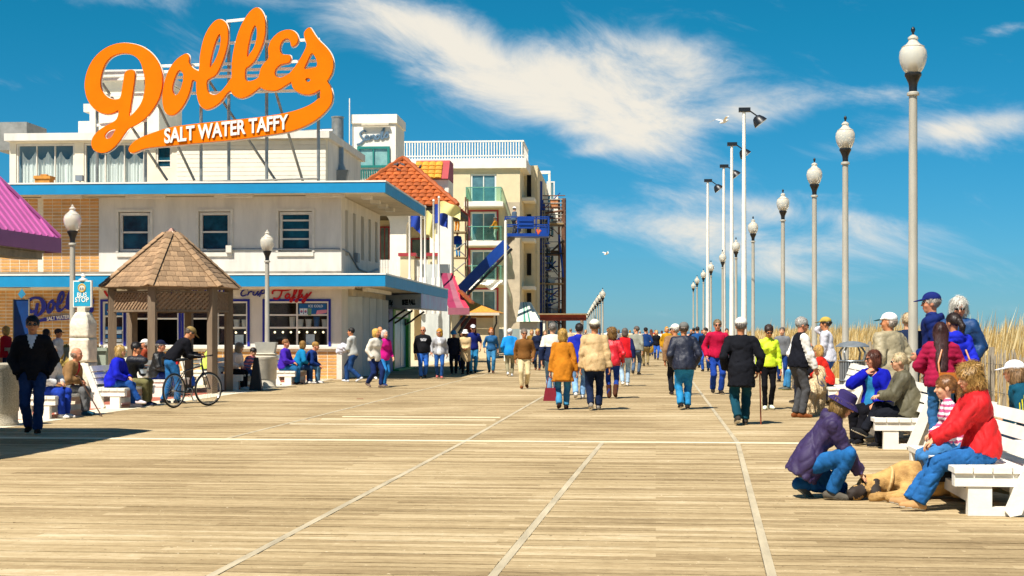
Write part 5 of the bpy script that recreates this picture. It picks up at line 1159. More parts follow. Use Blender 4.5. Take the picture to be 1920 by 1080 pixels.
for i in range(6):
    a = ang[i]; p = pv_[i]; d = Vector((math.cos(a), math.sin(a), 0)); w = Vector((-d.y, d.x, 0))*.09; d = d*.09
    MB().hexa([p-d-w, p+d-w, p+d+w, p-d+w], [p-d-w+Vector((0, 0, ZE-.02)), p+d-w+Vector((0, 0, ZE-.02)), p+d+w+Vector((0, 0, ZE-.02)), p-d+w+Vector((0, 0, ZE-.02))]).build('post', m_oldwood, gz)
    # lattice between posts
    q, q2 = pv_[i], pv_[(i+1) % 6]; ex = (q2-q).normalized(); Ln = (q2-q).length-.16; o0 = q+ex*.08; nrm = Vector((ex.y, -ex.x, 0))
    z0, z1 = 2.03, 2.44; lt = MB(); step = .115; hgt = z1-z0
    for s_, off in ((1, .012), (-1, -.012)):
        k = -hgt
        while k < Ln:
            a0_, b0_ = k, k+hgt; za, zb_ = (z0, z1) if s_ > 0 else (z1, z0)
            if a0_ < 0: za += (zb_-za)*(-a0_/hgt); a0_ = 0
            if b0_ > Ln: zb_ = za+(zb_-za)*((Ln-a0_)/(b0_-a0_)); b0_ = Ln
            if b0_-a0_ > .03: lt.bar(o0+ex*a0_+nrm*off+Vector((0, 0, za)), o0+ex*b0_+nrm*off+Vector((0, 0, zb_)), .018, .045)
            k += step
    o = lt.build('lattice', m_lat, gz); o['kind'] = 'stuff'
    for z in (2.005, 2.465): MB().bar(o0+Vector((0, 0, z)), o0+ex*Ln+Vector((0, 0, z)), .06, .05).build('rail', m_oldwood, gz)
rest = MB(); shm = []
for k in range(5):
    w = (.17, .21, .14, .24, .19)[k]; me = MB().hexa([(0, 0, 0), (w-.008, 0, 0), (w-.008, .20, 0), (0, .20, 0)], [(0, 0, .034), (w-.008, 0, .034), (w-.008, .20, .012), (0, .20, .012)]).mesh('shake'); me.materials.append(m_shk); shm.append((w, me))
ns = 0; rg = random.Random(11)
for f_ in (0, 1, 2, 5, 3, 4):
    a, b_ = ev[f_], ev[(f_+1) % 6]; ex = (b_-a).normalized(); mid = (a+b_)/2; up = AP-mid; Ls = up.length; ey = up.normalized(); ez = ex.cross(ey)
    if ez.z < 0: ez = -ez
    rot = Matrix((ex, ey, ez)).transposed(); tl = Matrix.Rotation(R(3), 3, 'X'); eu = (rot @ tl).to_euler(); wid = (b_-a).length; rows = 11; l = (Ls-.12)/rows
    for j in range(rows):
        half = wid/2*(1-(j*l)/Ls); x = -half
        while x < half-.06:
            k = rg.randrange(5); w, me = shm[k]; w2 = min(w, half-x); pos = mid+ex*x+ey*(j*l-.03+rg.uniform(-.012, .012))+ez*.012
            if f_ in (0, 1, 2, 5) and ns < 300: inst('shake', me, rd, pos, eu, (w2/w, 1, 1)); ns += 1
            else:
                c = [pos, pos+ex*(w2-.008), pos+ex*(w2-.008)+ey*.2, pos+ey*.2]; rest.hexa(c, [q+ez*.03 for q in c])
            x += w2
o = rest.build('far_side_shakes', m_shk, rd); o['kind'] = 'stuff'
hm = MB().hexa([(-.11, 0, 0), (0, 0, .05), (0, .26, .05), (-.11, .26, 0)], [(-.11, 0, .025), (0, 0, .075), (0, .26, .06), (-.11, .26, .01)]).hexa([(.001, 0, .05), (.11, 0, 0), (.11, .26, 0), (.001, .26, .05)], [(.001, 0, .075), (.11, 0, .025), (.11, .26, .01), (.001, .26, .06)]).mesh('ridge_shake'); hm.materials.append(m_shk)
for i in range(6):
    a = ev[i]; d = (AP-a); Ls = d.length; ey = d.normalized(); ex = Vector((-math.sin(ang[i]), math.cos(ang[i]), 0)); ez = ex.cross(ey)
    if ez.z < 0: ex = -ex; ez = ex.cross(ey)
    for j in range(int((Ls-.1)/.2)): inst('ridge_shake', hm, rd, a+ey*(j*.2-.04)+ez*.03, Matrix((ex, ey, ez)).transposed().to_euler())
MB().lathe([(.20, -.16), (.12, -.06), (.04, .02), (.0, .03)], AP, 6).build('roof_cap', mat('copper_cap', '#8a6a5c', .4, .15, 4, metal=.5), rd)
for i in (0, 1): p = pv_[i].lerp(pv_[i+1], .45); MB().lathe([(.02, 0), (.045, -.05), (.05, -.11), (.02, -.14)], (p.x*.85, p.y*.85, 2.42), 10).build('lantern', m_globe, gz, True)

# ================================================================== benches: white, with the slanting flip-over back
m_bench = mat('bench_white', '#ece6d8', .55, .07, 4, .12, 40)
def bench(p, yaw, face, label, L=2.3, group='white boardwalk benches'):
    """p: ground point of the near end, middle of its base; face -1 seats people to the left, 1 to the right"""
    root = empty('bench', p, yaw, label, 'bench', group); f_ = face; root['face'] = face
    X_ = lambda x: x*f_
    def bx(nm, x0, x1, y0, y1, z0, z1, par=root): return boxo(nm, (min(X_(x0), X_(x1)), y0, z0), (max(X_(x0), X_(x1)), y1, z1), m_bench, par)
    for y in (0, L-.12):
        bx('end_block', -.29, .29, y, y+.10, 0, .07); bx('end_block', -.29, -.06, y, y+.10, .0705, .235); bx('end_block', .10, .29, y, y+.10, .0705, .235)
        bx('seat_rail', -.36, .40, y-.012, y+.112, .24, .345)
        s = MB(); q = [(-.06-.06, .02), (-.06+.03, .0), (-.06+.07, .05), (-.33+.01, .84), (-.33-.10, .82), ]
        q = [(X_(a), z) for a, z in q]
        s.prism(q, y-.06 if y == 0 else y+.115, y-.015 if y == 0 else y+.16).build('back_arm', m_bench, root)
    for k in range(5): bx('seat_slat', -.36+.155*k, -.36+.155*k+.145, -.035, L+.03, .348, .395)
    for k in range(3):
        z = .47+.125*k; xo = -.06-.29*(z-.05)/.8+.035
        s = MB(); q = [(X_(xo), z), (X_(xo+.03), z+.01), (X_(xo-.015), z+.112), (X_(xo-.045), z+.102)]
        s.prism(q, -.012, L+.11).build('back_slat', m_bench, root)
    bx('rear_rail', -.27, -.23, .101, L-.121, .1, .2); bx('front_rail', .23, .27, .101, L-.121, .1, .2)
    return root
def E(px, py, dx=0.0):  p = G(px, py); p.x += dx; return p
b1 = bench(E(1884, 968), 6, -1, 'white bench carrying the red hooded jacket sitter, beside the resting dog')
b2 = bench(E(1700, 843), 6, -1, 'white bench with the royal blue coat sitter before the lamp post')
b3 = bench(E(1592, 764), 6, -1, 'white bench beside the slatted litter bin and the golden dog', 2.0)
b4 = bench(E(1519, 733), 6, -1, 'white bench beyond the dark vest walker, mostly hidden by people', 2.0)
b5 = bench(Vector((5.24, 14.75, 0)), 6, -1, 'white bench seating the teal jacket sitter, beside the sand fence', 1.8)
c1 = bench(E(197, 766), 6, 1, 'white bench with the bright blue coat sitter beside the stone pillar', 1.7)
c2 = bench(E(281, 744.5), 6, 1, 'white bench with the black leather jacket sitter by the gazebo', 1.6)
c3 = bench(E(527, 722), 6, 1, 'white bench with the purple jacket sitter beside the concrete bin', 1.7)
c4 = bench(E(425, 731.5), 6, 1, 'white bench with the cream jacket sitter right of the gazebo post', 1.6)
c5 = bench(E(362, 722), 6, 1, 'white bench under the gazebo behind the bicycle', 1.6)
c6 = bench(E(62, 786), 6, 1, 'white bench with the cane holder behind the dark coated walker', 1.7)

c7 = bench(E(262, 731), 6, 1, 'white bench inside the gazebo with the white cap sitter', 1.5)
# ================================================================== bins, pillar, planter, signs
m_agg = mat('exposed_aggregate', '#b3a994', .95, .3, 60, .6, 90); m_concg = mat('cast_concrete', '#cfc6b2', .9, .12, 3, .3, 40)
def conc_bin(p, r, hh, label, m, lid=True):
    root = empty('litter_bin', p, 0, label, 'litter bin', 'concrete litter bins')
    MB().lathe([(r*.93, 0), (r*.95, .05), (r*.90, .07), (r*.90, .22), (r*.96, .24), (r, hh-.12), (r*1.06, hh-.10), (r*1.08, hh-.02), (r*1.0, hh)], n=24).build('body', m, root, True)
    if lid:
        MB().lathe([(r*.92, hh+.001), (r*1.05, hh+.05), (r*.98, hh+.07)], n=24).build('rim', m_concg, root, True)
        MB().hexa([(-r*.8, -r*.55, hh+.071), (r*.8, -r*.55, hh+.071), (r*.8, r*.55, hh+.071), (-r*.8, r*.55, hh+.071)], [(-r*.95, -r*.7, hh+.36), (r*1.0, -r*.7, hh+.36), (r*1.0, r*.7, hh+.36), (-r*.95, r*.7, hh+.36)]).build('hood', mat('grey_lid', '#b4b2a6', .6, .1, 3), root)
    return root
conc_bin(E(4, 798), .27, 1.0, 'speckled aggregate litter bin beside the dark coated walker', m_agg, False)
conc_bin(E(499, 727), .29, .86, 'smooth concrete litter bin with flared hood beside the purple jacket sitter', m_concg)
conc_bin(E(282, 727), .29, .75, 'speckled litter bin standing inside the gazebo', m_agg, False)
p = E(480, 732); o = MB().hexa([(-.16, -.14, 0), (.16, -.14, 0), (.16, .14, 0), (-.16, .14, 0)], [(-.05, -.04, .84), (.06, -.04, .84), (.06, .04, .84), (-.05, .04, .84)]).build('tapered_bollard', [mat('black_plastic', '#14110e', .5, .2, 3)]); o.location = p
bv = o.modifiers.new('b', 'BEVEL'); bv.width = .02; bv.segments = 2; tag(o, 'black tapered bollard standing beside the hooded concrete bin', 'bollard')
# slatted steel bin under lamp
p = E(1598, 752); root = empty('slatted_bin', p, 0, 'silver slatted steel litter bin with dome lid beside a white bench', 'litter bin'); r_ = .27
m_slat = mat('silver_steel', '#8f9496', .4, .12, 4, metal=.5); sl = MB().box((-.018, -.006, 0), (.018, .006, .82)).mesh('slat'); sl.materials.append(m_slat)
for k in range(30): a = 2*math.pi*k/30; inst('slat', sl, root, (r_*math.cos(a), r_*math.sin(a), .07), (0, 0, a+math.pi/2))
MB().lathe([(r_*.9, .05), (r_*.9, .86), (r_*.85, .86)], n=20).build('liner', m_black, root, True)
for z in (.06, .45, .87): MB().tube([((r_+.012)*math.cos(a), (r_+.012)*math.sin(a), z) for a in [2*math.pi*k/24 for k in range(24)]], .016, 6, closed=True).build('hoop', m_slat, root, True)
MB().lathe([(.36, 1.17), (.355, 1.19), (.27, 1.25), (.12, 1.29), (.0, 1.30)], n=24).build('dome_lid', m_slat, root, True)
for k in range(4): a = math.pi/4+k*math.pi/2; MB().tube([((r_+.01)*math.cos(a), (r_+.01)*math.sin(a), .87), ((r_+.05)*math.cos(a), (r_+.05)*math.sin(a), 1.05), (r_*.8*math.cos(a), r_*.8*math.sin(a), 1.18)], .022, 6).build('lid_arm', m_slat, root, True)
# stone pillar with bus stop sign
p = E(156, 745); m_stone = mat('rough_limestone', '#d8cfba', .95, .14, 4, .9, 14)
root = empty('bus_stop_pillar', p, 12, 'rough pale stone pillar of three blocks carrying the bus stop sign', 'pillar')
def rough_block(nm, w, d, z0, z1, top=0.0):
    bm = bmesh.new(); bmesh.ops.create_cube(bm, size=1); bmesh.ops.subdivide_edges(bm, edges=bm.edges[:], cuts=7, use_grid_fill=True)
    rr = random.Random(int(z0*100))
    for v in bm.verts:
        t_ = v.co.z+.5; k = 1-top*max(0, t_-.55)/.45; v.co.x *= w*k; v.co.y *= d*k; v.co.z = z0+.006+t_*(z1-z0-.012)
        v.co += Vector((rr.uniform(-1, 1), rr.uniform(-1, 1), rr.uniform(-.4, .4)))*.012
    me = bpy.data.meshes.new(nm); bm.to_mesh(me); bm.free(); me.polygons.foreach_set('use_smooth', [True]*len(me.polygons)); return link(nm, me, root, [m_stone])
rough_block('stone_block', .46, .42, 0, .80); rough_block('stone_block', .47, .43, .80, 1.36); rough_block('stone_block', .46, .42, 1.36, 1.95, .42)
boxo('sign_foot', (-.10, -.10, 1.94), (.10, .10, 2.06), m_concg, root)
m_sb2 = mat('sign_teal', '#1f96b8', .45, .05, 2)
sg = MB().box((-.23, -.05, 2.06), (.23, .02, 2.67)).build('sign_panel', m_white, root); boxo('sign_face', (-.205, -.058, 2.085), (.205, -.0502, 2.645), m_sb2, sg)
for s_, z in (('BUS', 2.335), ('STOP', 2.225)):
    t = text_mesh('letters', s_, .15, .005, .0015, 0, 'CENTER', .92, 1.06); t.materials.append(m_edge); inst('letters', t, sg, (0, -.062, z))
MB().tube([(.085*math.cos(a), -.062, 2.50+.085*math.sin(a)) for a in [2*math.pi*k/20 for k in range(20)]], .016, 6, closed=True).build('ring_emblem', mat('sign_gold', '#c9a24a', .5), sg)
MB().prism([(.068*math.cos(a), 2.50+.068*math.sin(a)) for a in [2*math.pi*k/16 for k in range(16)]], -.066, -.059).build('emblem_disc', mat('sign_cream', '#d8d2c0', .6), sg)
MB().box((-.045, -.072, 2.47), (-.01, -.067, 2.51)).box((.01, -.072, 2.47), (.045, -.067, 2.51)).box((-.05, -.072, 2.455), (.05, -.067, 2.464)).build('emblem_mark', m_steel, sg)
MB().lathe([(.10, 2.67), (.10, 2.70), (.04, 2.72), (.035, 2.75), (.055, 2.78), (.03, 2.83)], n=12).build('finial', m_white, root, True)
# small blue board on a post
p = AT(41, 640, 36); root = empty('info_board', (p.x, p.y, 0), 8, 'dark blue information board with diamond finial behind the dark coated walker', 'sign')
boxo('panel', (-.19, -.03, 1.0), (.19, .03, 2.28), mat('info_blue', '#12386e', .4, .15, 3), root); boxo('post', (-.04, .031, 0), (.04, .10, 2.3), m_black, root)
MB().add([(0, -.03, 2.30), (.10, 0, 2.40), (0, .03, 2.40), (-.10, 0, 2.40), (0, 0, 2.54)], [(0, 1, 2, 3), (3, 4, 1), (1, 4, 2), (2, 4, 3), (0, 1, 4), (0, 3, 4)]).build('diamond_finial', mat('info_teal', '#2a7a9c', .4), root)
MB().tube([(-.2, -.035, 2.28), (.2, -.035, 2.28), (.2, -.035, .99), (-.2, -.035, .99)], .015, 5, closed=True).build('frame', m_gut, root)
# planter wall with ground cover and the grassy shrub
p = G(125, 727); root = empty('planter', p, 5, 'low grey-green planter wall below the brick shop wall', 'planter')
m_plw = mat('greygreen_wall', '#9aa392', .85, .1, 2); boxo('wall', (-4.2, .2, 0), (1.0, .5, .98), m_plw, root); boxo('coping', (-4.25, .14, .983), (1.05, .56, 1.07), m_plw, root); boxo('wall', (.7, .501, 0), (1.0, 3.4, .98), m_plw, root)
boxo('soil', (-4.2, .501, .3), (.69, 3.4, .9), mat('soil', '#5c4a34', .95, .2, 5), root)
def leaf_clump(n, seed, rx, ry, rz, z0, size, up):
    r = np.random.default_rng(seed); a = r.random(n)*6.283; rad = np.sqrt(r.random(n)); 
    P = np.stack([np.cos(a)*rad*rx, np.sin(a)*rad*ry, z0+r.random(n)*rz*(1.15-rad*.6)], 1)
    d = r.normal(size=(n, 3)); d[:, 2] = abs(d[:, 2])*up; d /= np.linalg.norm(d, axis=1)[:, None]; s_ = np.cross(d, r.normal(size=(n, 3))); s_ /= np.linalg.norm(s_, axis=1)[:, None]
    L_ = size*(.6+.8*r.random(n))[:, None]; W_ = L_*.22
    V = np.stack([P, P+d*L_*.5+s_*W_, P+d*L_, P+d*L_*.5-s_*W_], 1).reshape(-1, 3); b = (np.arange(n)*4)[:, None]
    me = bpy.data.meshes.new('foliage'); me.from_pydata(V.tolist(), [], (b+np.array([[0, 1, 2, 3]])).tolist()); me.update(); return me
m_leaf = mat('olive_leaf', '#8a7c3c', .8, .35, 3, spec=.2); m_leaf2 = mat('straw_leaf', '#b39a55', .8, .3, 3, spec=.2)
p = G(112, 735); sh_ = empty('shrub', p, 0, 'dry olive shrub growing beside the stone pillar', 'shrub')
link('foliage', leaf_clump(3800, 4, .52, .42, .62, .02, .12, 1.2), sh_, [m_leaf]); link('dry_stems', leaf_clump(1300, 6, .42, .36, .55, .10, .26, 2.6), sh_, [m_leaf2])
st = MB(); rg = random.Random(5)
for k in range(12): a = rg.uniform(0, 6.28); st.tube([(0, 0, 0), (.18*math.cos(a), .15*math.sin(a), .3), (.4*math.cos(a), .33*math.sin(a), .6)], [.012, .009, .004], 5)
st.build('stems', mat('twig', '#6b5638', .9, .2, 5), sh_)
o = link('ground_cover', leaf_clump(2200, 8, 2.3, .5, .2, 0, .12, 1.5), None, [m_leaf2]); o.location = G(125, 727)+Vector((-1.6, 1.2, .9)); tag(o, 'low straw coloured ground cover in the planter', 'plants', kind='stuff')
# gull far off
gl = MB(); gl.lathe([(.01, -.2), (.06, -.08), (.07, .05), (.02, .22)], n=8)
me = gl.mesh('gull', True); me.transform(Matrix.Rotation(R(80), 4, 'Y')); o = link('gull', me, None, [m_white]); o.location = AT(1357, 228, 60); o.rotation_euler = (0, R(-10), R(20))
MB().add([(.08, 0, .02), (-.06, 0, .02), (-.12, .45, .16), (.0, .45, .17), (-.25, .95, .10)], [(0, 1, 2, 3), (3, 2, 4)]).add([(.08, 0, .02), (-.06, 0, .02), (-.12, -.45, .16), (.0, -.45, .17), (-.25, -.95, .10)], [(0, 1, 2, 3), (3, 2, 4)]).build('wings', m_white, o); tag(o, 'white gull gliding across the cloud beside the floodlights', 'gull')
o2 = copy_tree(o); o2.location = AT(1137, 476, 110); tag(o2, 'distant white gull low over the crowd in open sky', 'gull')
for q in (o, o2): q['group'] = 'gulls in the air'
# scattered litter on the boards
o = boxo('litter_scrap', (-.07, -.02, .012), (.07, .02, .02), mat('red_scrap', '#8c2a22', .7)); o.location = G(675, 749); o.rotation_euler = (0, 0, .2); tag(o, 'small dark red scrap lying on the boards', 'litter')
# ================================================================== figures: implicit surfaces turned into smooth closed meshes
V3 = lambda *a: np.array(a, float)
class Cone:
    """round cone a-b with radii; fl flattens it along direction fn"""
    def __init__(s, a, b, ra, rb, fn=None, fl=1.0):
        s.a, s.b, s.ra, s.rb = np.array(a, float), np.array(b, float), ra, rb; s.fn = None if fn is None else np.array(fn, float)/np.linalg.norm(fn); s.fl = fl
        r = max(ra, rb); s.lo = np.minimum(s.a, s.b)-r; s.hi = np.maximum(s.a, s.b)+r
    def __call__(s, P):
        d = s.b-s.a; L2 = max(d @ d, 1e-9); q = P-s.a; t = np.clip((q @ d)/L2, 0, 1); q = q-t[:, None]*d
        if s.fn is not None: q = q+(q @ s.fn)[:, None]*s.fn*(1/s.fl-1)
        return np.sqrt((q*q).sum(1))-(s.ra+(s.rb-s.ra)*t)
class Ell:
    def __init__(s, c, r, M_=None):
        s.c = np.array(c, float); s.r = np.array(r, float); s.M = np.eye(3) if M_ is None else M_          # rows of M: local axes
        e = np.sqrt(((s.M*s.r[:, None])**2).sum(0)); s.lo = s.c-e; s.hi = s.c+e
    def __call__(s, P):
        q = (P-s.c) @ s.M.T; k0 = np.sqrt(((q/s.r)**2).sum(1)); k1 = np.sqrt(((q/s.r**2)**2).sum(1)); return k0*(k0-1)/np.maximum(k1, 1e-6)
class Half:
    def __init__(s, p, n): s.p = np.array(p, float); s.n = np.array(n, float)/np.linalg.norm(n)
    def __call__(s, P): return (P-s.p) @ s.n
def smin(a, b, k):
    h = np.clip(.5+.5*(b-a)/k, 0, 1); return b*(1-h)+a*h-k*h*(1-h)
def folds(P, amp, seed, fr):
    r = np.random.default_rng(seed); out = np.zeros(len(P)); w = np.sin(P @ r.normal(size=3)*fr*.4)*.7
    for k in range(4):
        d = r.normal(size=3); d /= np.linalg.norm(d); out += np.sin((P @ d)*fr*(1+.7*k)+w*2+r.random()*6)/(1+.6*k)
    return out*amp*.5
def creases(P, amp, seed, fr):
    """soft swells cut by narrow fold lines"""
    r = np.random.default_rng(seed); out = np.zeros(len(P)); w = np.stack([np.sin(P @ r.normal(size=3)*fr*.55+r.random()*6) for _ in range(3)], 1)
    for k in range(5):
        d = r.normal(size=3); d[2] *= .75; d /= np.linalg.norm(d); s = np.sin(((P+w*.035) @ d)*fr*(.8+.35*k)+r.random()*6); out += (1-np.abs(s))**3/(1+.25*k)-.16
    return out*amp
def eval_ops(ops, P):
    Fv = np.full(len(P), 1.0)
    for op in ops:
        if op[0] == 'u': Fv = smin(Fv, op[1](P), op[2])
        elif op[0] == 's': Fv = -smin(-Fv, op[1](P), op[2])
        elif op[0] == 'cut': Fv = np.maximum(Fv, op[1](P))
    return Fv
def sdf_mesh(ops, h, disp=None):
    """surface nets of the field built by ops = [('u', prim, k) | ('s', prim, k) | ('cut', Half)]; returns verts, quads"""
    us = [o[1] for o in ops if o[0] == 'u']; lo = np.min([u.lo for u in us], 0)-3*h; hi = np.max([u.hi for u in us], 0)+3*h
    n = np.ceil((hi-lo)/h).astype(int)+1; ax = [lo[i]+h*np.arange(n[i]) for i in range(3)]; Fg = np.full(n, 1.0)
    for o in ops:
        if o[0] == 'cut':
            pr = o[1]; g_ = (ax[0][:, None, None]-pr.p[0])*pr.n[0]+(ax[1][None, :, None]-pr.p[1])*pr.n[1]+(ax[2][None, None, :]-pr.p[2])*pr.n[2]; Fg = np.maximum(Fg, g_); continue
        pr, k = o[1], o[2]; i0 = np.clip(np.floor((pr.lo-k-2*h-lo)/h).astype(int), 0, n-1); i1 = np.clip(np.ceil((pr.hi+k+2*h-lo)/h).astype(int)+1, 1, n)
        if (i1 <= i0).any(): continue
        sl = tuple(slice(a, b) for a, b in zip(i0, i1)); g_ = np.stack(np.meshgrid(*[ax[i][sl[i]] for i in range(3)], indexing='ij'), -1); sh = g_.shape[:3]
        d = pr(g_.reshape(-1, 3)).reshape(sh)
        Fg[sl] = smin(Fg[sl], d, k) if o[0] == 'u' else -smin(-Fg[sl], d, k)
    if disp:
        near = Fg < 3*h; idx = np.argwhere(near); Fg[near] += disp(lo+idx*h)
    ins = Fg < 0
    c8 = [ins[a:n[0]-1+a, b:n[1]-1+b, c:n[2]-1+c] for a in (0, 1) for b in (0, 1) for c in (0, 1)]; cnt = sum(c.astype(np.int8) for c in c8); act = (cnt > 0) & (cnt < 8)
    cells = np.argwhere(act); vid = np.full(act.shape, -1, int); vid[act] = np.arange(len(cells))
    acc = np.zeros((len(cells), 3)); num = np.zeros(len(cells))
    for axis in range(3):
        o1, o2 = [i for i in range(3) if i != axis]
        for p in (0, 1):
            for q in (0, 1):
                A = cells.copy(); A[:, o1] += p; A[:, o2] += q; B = A.copy(); B[:, axis] += 1
                fa, fb = Fg[tuple(A.T)], Fg[tuple(B.T)]; m_ = (fa < 0) != (fb < 0); t = np.where(m_, fa/np.where(m_, fa-fb, 1), 0)
                pos = (A-cells).astype(float); pos[:, axis] += t; acc[m_] += pos[m_]; num[m_] += 1
    V = lo+h*(cells+acc/np.maximum(num, 1)[:, None]); quads = []
    for axis in range(3):
        o1, o2 = (axis+1) % 3, (axis+2) % 3; s0 = [slice(1, n[i]-1) for i in range(3)]; s1 = list(s0); s0[axis] = slice(0, n[axis]-1); s1[axis] = slice(1, n[axis])
        fa, fb = ins[tuple(s0)], ins[tuple(s1)]; E_ = np.argwhere(fa != fb); 
        if not len(E_): continue
        flip = fa[tuple(E_.T)]; base = E_.copy(); base[:, o1] += 1; base[:, o2] += 1
        def cid(d1, d2): c = base.copy(); c[:, o1] += d1; c[:, o2] += d2; return vid[tuple(c.T)]
        q = np.stack([cid(-1, -1), cid(0, -1), cid(0, 0), cid(-1, 0)], 1); q[~flip] = q[~flip][:, ::-1]; quads.append(q)
    Q = np.concatenate(quads) if quads else np.zeros((0, 4), int); Q = Q[(Q >= 0).all(1)]
    return V, Q
def np_mesh(name, V, Q, mi=None):
    me = bpy.data.meshes.new(name); me.vertices.add(len(V)); me.vertices.foreach_set('co', np.ascontiguousarray(V, np.float32).ravel())
    me.loops.add(len(Q)*4); me.loops.foreach_set('vertex_index', np.ascontiguousarray(Q, np.int32).ravel()); me.polygons.add(len(Q)); me.polygons.foreach_set('loop_start', np.arange(len(Q), dtype=np.int32)*4)
    me.polygons.foreach_set('use_smooth', np.ones(len(Q), bool))
    if mi is not None: me.polygons.foreach_set('material_index', np.ascontiguousarray(mi, np.int32))
    me.update(calc_edges=True); return me
def sdf_obj(name, ops, h, mats, parent, disp=None, pick=None):
    V, Q = sdf_mesh(ops, h, disp)
    if not len(Q): return None
    mi = None if pick is None else pick(V[Q].mean(1))
    return link(name, np_mesh(name, V, Q, mi), parent, mats)
def unit(v): return v/max(np.linalg.norm(v), 1e-9)
def rotv(v, axis, deg):
    a = R(deg); k = unit(axis); return v*math.cos(a)+np.cross(k, v)*math.sin(a)+k*(k @ v)*(1-math.cos(a))
def ik(a, c, l1, l2, hint):
    """two-bone chain from a to c bending towards hint; returns joint and reached end"""
    d = c-a; L_ = np.linalg.norm(d); mx = (l1+l2)*.998
    if L_ > mx: c = a+d/L_*mx; L_ = mx
    L_ = max(L_, abs(l1-l2)+.01); u = unit(c-a); x = (l1*l1-l2*l2+L_*L_)/(2*L_); y = math.sqrt(max(l1*l1-x*x, 0)); hh = hint-(hint @ u)*u
    return a+u*x+unit(hh)*y, c
SKIN = {'fair': '#d9a07c', 'tan': '#c58258', 'ruddy': '#cf8a68', 'brown': '#8a5a3c'}
UNIT = V3(0, 0, 0)
def skin_mat(k): return mat('skin_'+k, SKIN[k], .55, .08, 9, spec=.35)
def strand_mat(col):
    nm = 'strand_'+col.strip('#')
    if nm in MATS: return MATS[nm]
    m = bpy.data.materials.new(nm); m.use_nodes = True; t = m.node_tree; b = t.nodes['Principled BSDF']; ge = t.nodes.new('ShaderNodeNewGeometry'); cr = t.nodes.new('ShaderNodeValToRGB'); c = lin(col)
    cr.color_ramp.elements[0].color = (*[v*.45 for v in c], 1); cr.color_ramp.elements[1].color = (*[min(.85, v*1.3+.01) for v in c], 1)
    t.links.new(ge.outputs['Random Per Island'], cr.inputs[0]); t.links.new(cr.outputs[0], b.inputs['Base Color']); b.inputs['Roughness'].default_value = .45; MATS[nm] = m; return m
def person(px, fy, H, yaw, pose, fit, label, group='people on the boardwalk', z0=0.0, pos=None, cat='person'):
    """a clothed figure. px, fy: photo pixel of the ground under the hips; H height in metres; yaw: heading, 0 away from the camera, 90 to the right.
    pose targets are in metres for a 1.75 m body: x right, y forward, z up."""
    p0 = G(px, fy) if pos is None else Vector(pos); p0.z += z0
    k = H/1.75; s_px = F/p0.y/1.875                                        # pixels per metre in the render
    hv = min(max(1.15/s_px, .0105), .055); fem = fit.get('fem', 0); fat = fit.get('fat', 1.0); seed = int(abs(px*7+fy*13)) % 9999
    T = lambda v: np.array(v, float)
    lean, side, twist = pose.get('lean', 3), pose.get('side', 0), pose.get('twist', 0)
    P = T(pose.get('pelvis', (0, 0, .90)))
    up = rotv(rotv(V3(0, 0, 1), V3(1, 0, 0), -lean), V3(0, 1, 0), side); fw = unit(np.cross(up, V3(1, 0, 0)))*1.0
    if fw[1] < 0: fw = -fw
    up2 = rotv(up, V3(1, 0, 0), -pose.get('hunch', 4)); fw2 = unit(V3(0, 1, 0)-up2*(V3(0, 1, 0) @ up2)) if abs(up2[1]) < .95 else fw
    rt = rotv(V3(1, 0, 0), up2, -twist); fw2 = unit(np.cross(up2, rt))
    wa = P+up*.15; chest = wa+up2*.22; neck = chest+up2*.15; sw = .178 if not fem else .158
    SH = {1: chest+up2*.085+rt*sw, -1: chest+up2*.085-rt*sw}; HP_ = {s: P+V3(s*.088, 0, -.02) for s in (1, -1)}
    kn, an, el_, wr = {}, {}, {}, {}
    for s, nm in ((1, 'R'), (-1, 'L')):
        at = T(pose.get('ank'+nm, (s*.075, 0, .08))); kn[s], an[s] = ik(HP_[s], at, .42, .405, T(pose.get('knee'+nm, (s*.12, 1, 0))))
        ht = T(pose.get('hand'+nm, (s*.24, .05, .80))); el_[s], wr[s] = ik(SH[s], ht, .285, .25, T(pose.get('elb'+nm, (s*.5, -1, -.2))))
    hy, hp, hr = pose.get('head', (0, 0, 0)); hf = rotv(rotv(V3(0, 1, 0), V3(1, 0, 0), -hp), V3(0, 0, 1), -hy-twist*.5); hr_ = rotv(V3(1, 0, 0), V3(0, 0, 1), -hy-twist*.5); hu = np.cross(hr_, hf); hr_ = rotv(hr_, hf, hr); hu = rotv(hu, hf, hr)
    hc = neck+unit(up2*.5+hu*.5+V3(0, 0, .3))*.172; Mh = np.stack([hr_, hf, hu]); hs_ = fit.get('hs', 1.07)
    HL = lambda x, y, z: hc+(hr_*x+hf*y+hu*z)*hs_
    sc = lambda V: V
    sk = skin_mat(fit.get('skin', 'fair')); hairc = fit.get('hairc', '#4a3320'); mh = mat('hair_'+hairc.strip('#'), hairc, .6, .3, 14, .3, 50, spec=.35)
    # ---- body: head, neck, hands and the trunk and limbs under the clothes, one mesh
    hb = min(max(.9/s_px/k, .0075), .024); Vs, Qs, Ms = [], [], []; off = 0
    def addm(V, Q, mi):
        nonlocal off
        Vs.append(V); Qs.append(Q+off); Ms.append(mi); off += len(V)
    lo_ops = [('u', Cone(P, wa, .125, .115, fw, .68), .04), ('u', Cone(wa, chest, .115, .135, fw2, .68), .04), ('u', Cone(chest, neck, .11, .05, fw2, .7), .04)]
    for s in (1, -1): lo_ops += [('u', Cone(SH[s], el_[s], .045, .036), .03), ('u', Cone(el_[s], wr[s], .036, .026), .02), ('u', Cone(HP_[s], kn[s], .05, .036), .03), ('u', Cone(kn[s], an[s], .036, .03), .02)]
    V, Q = sdf_mesh(lo_ops, max(.03, hb)); addm(V, Q, np.zeros(len(Q), int))
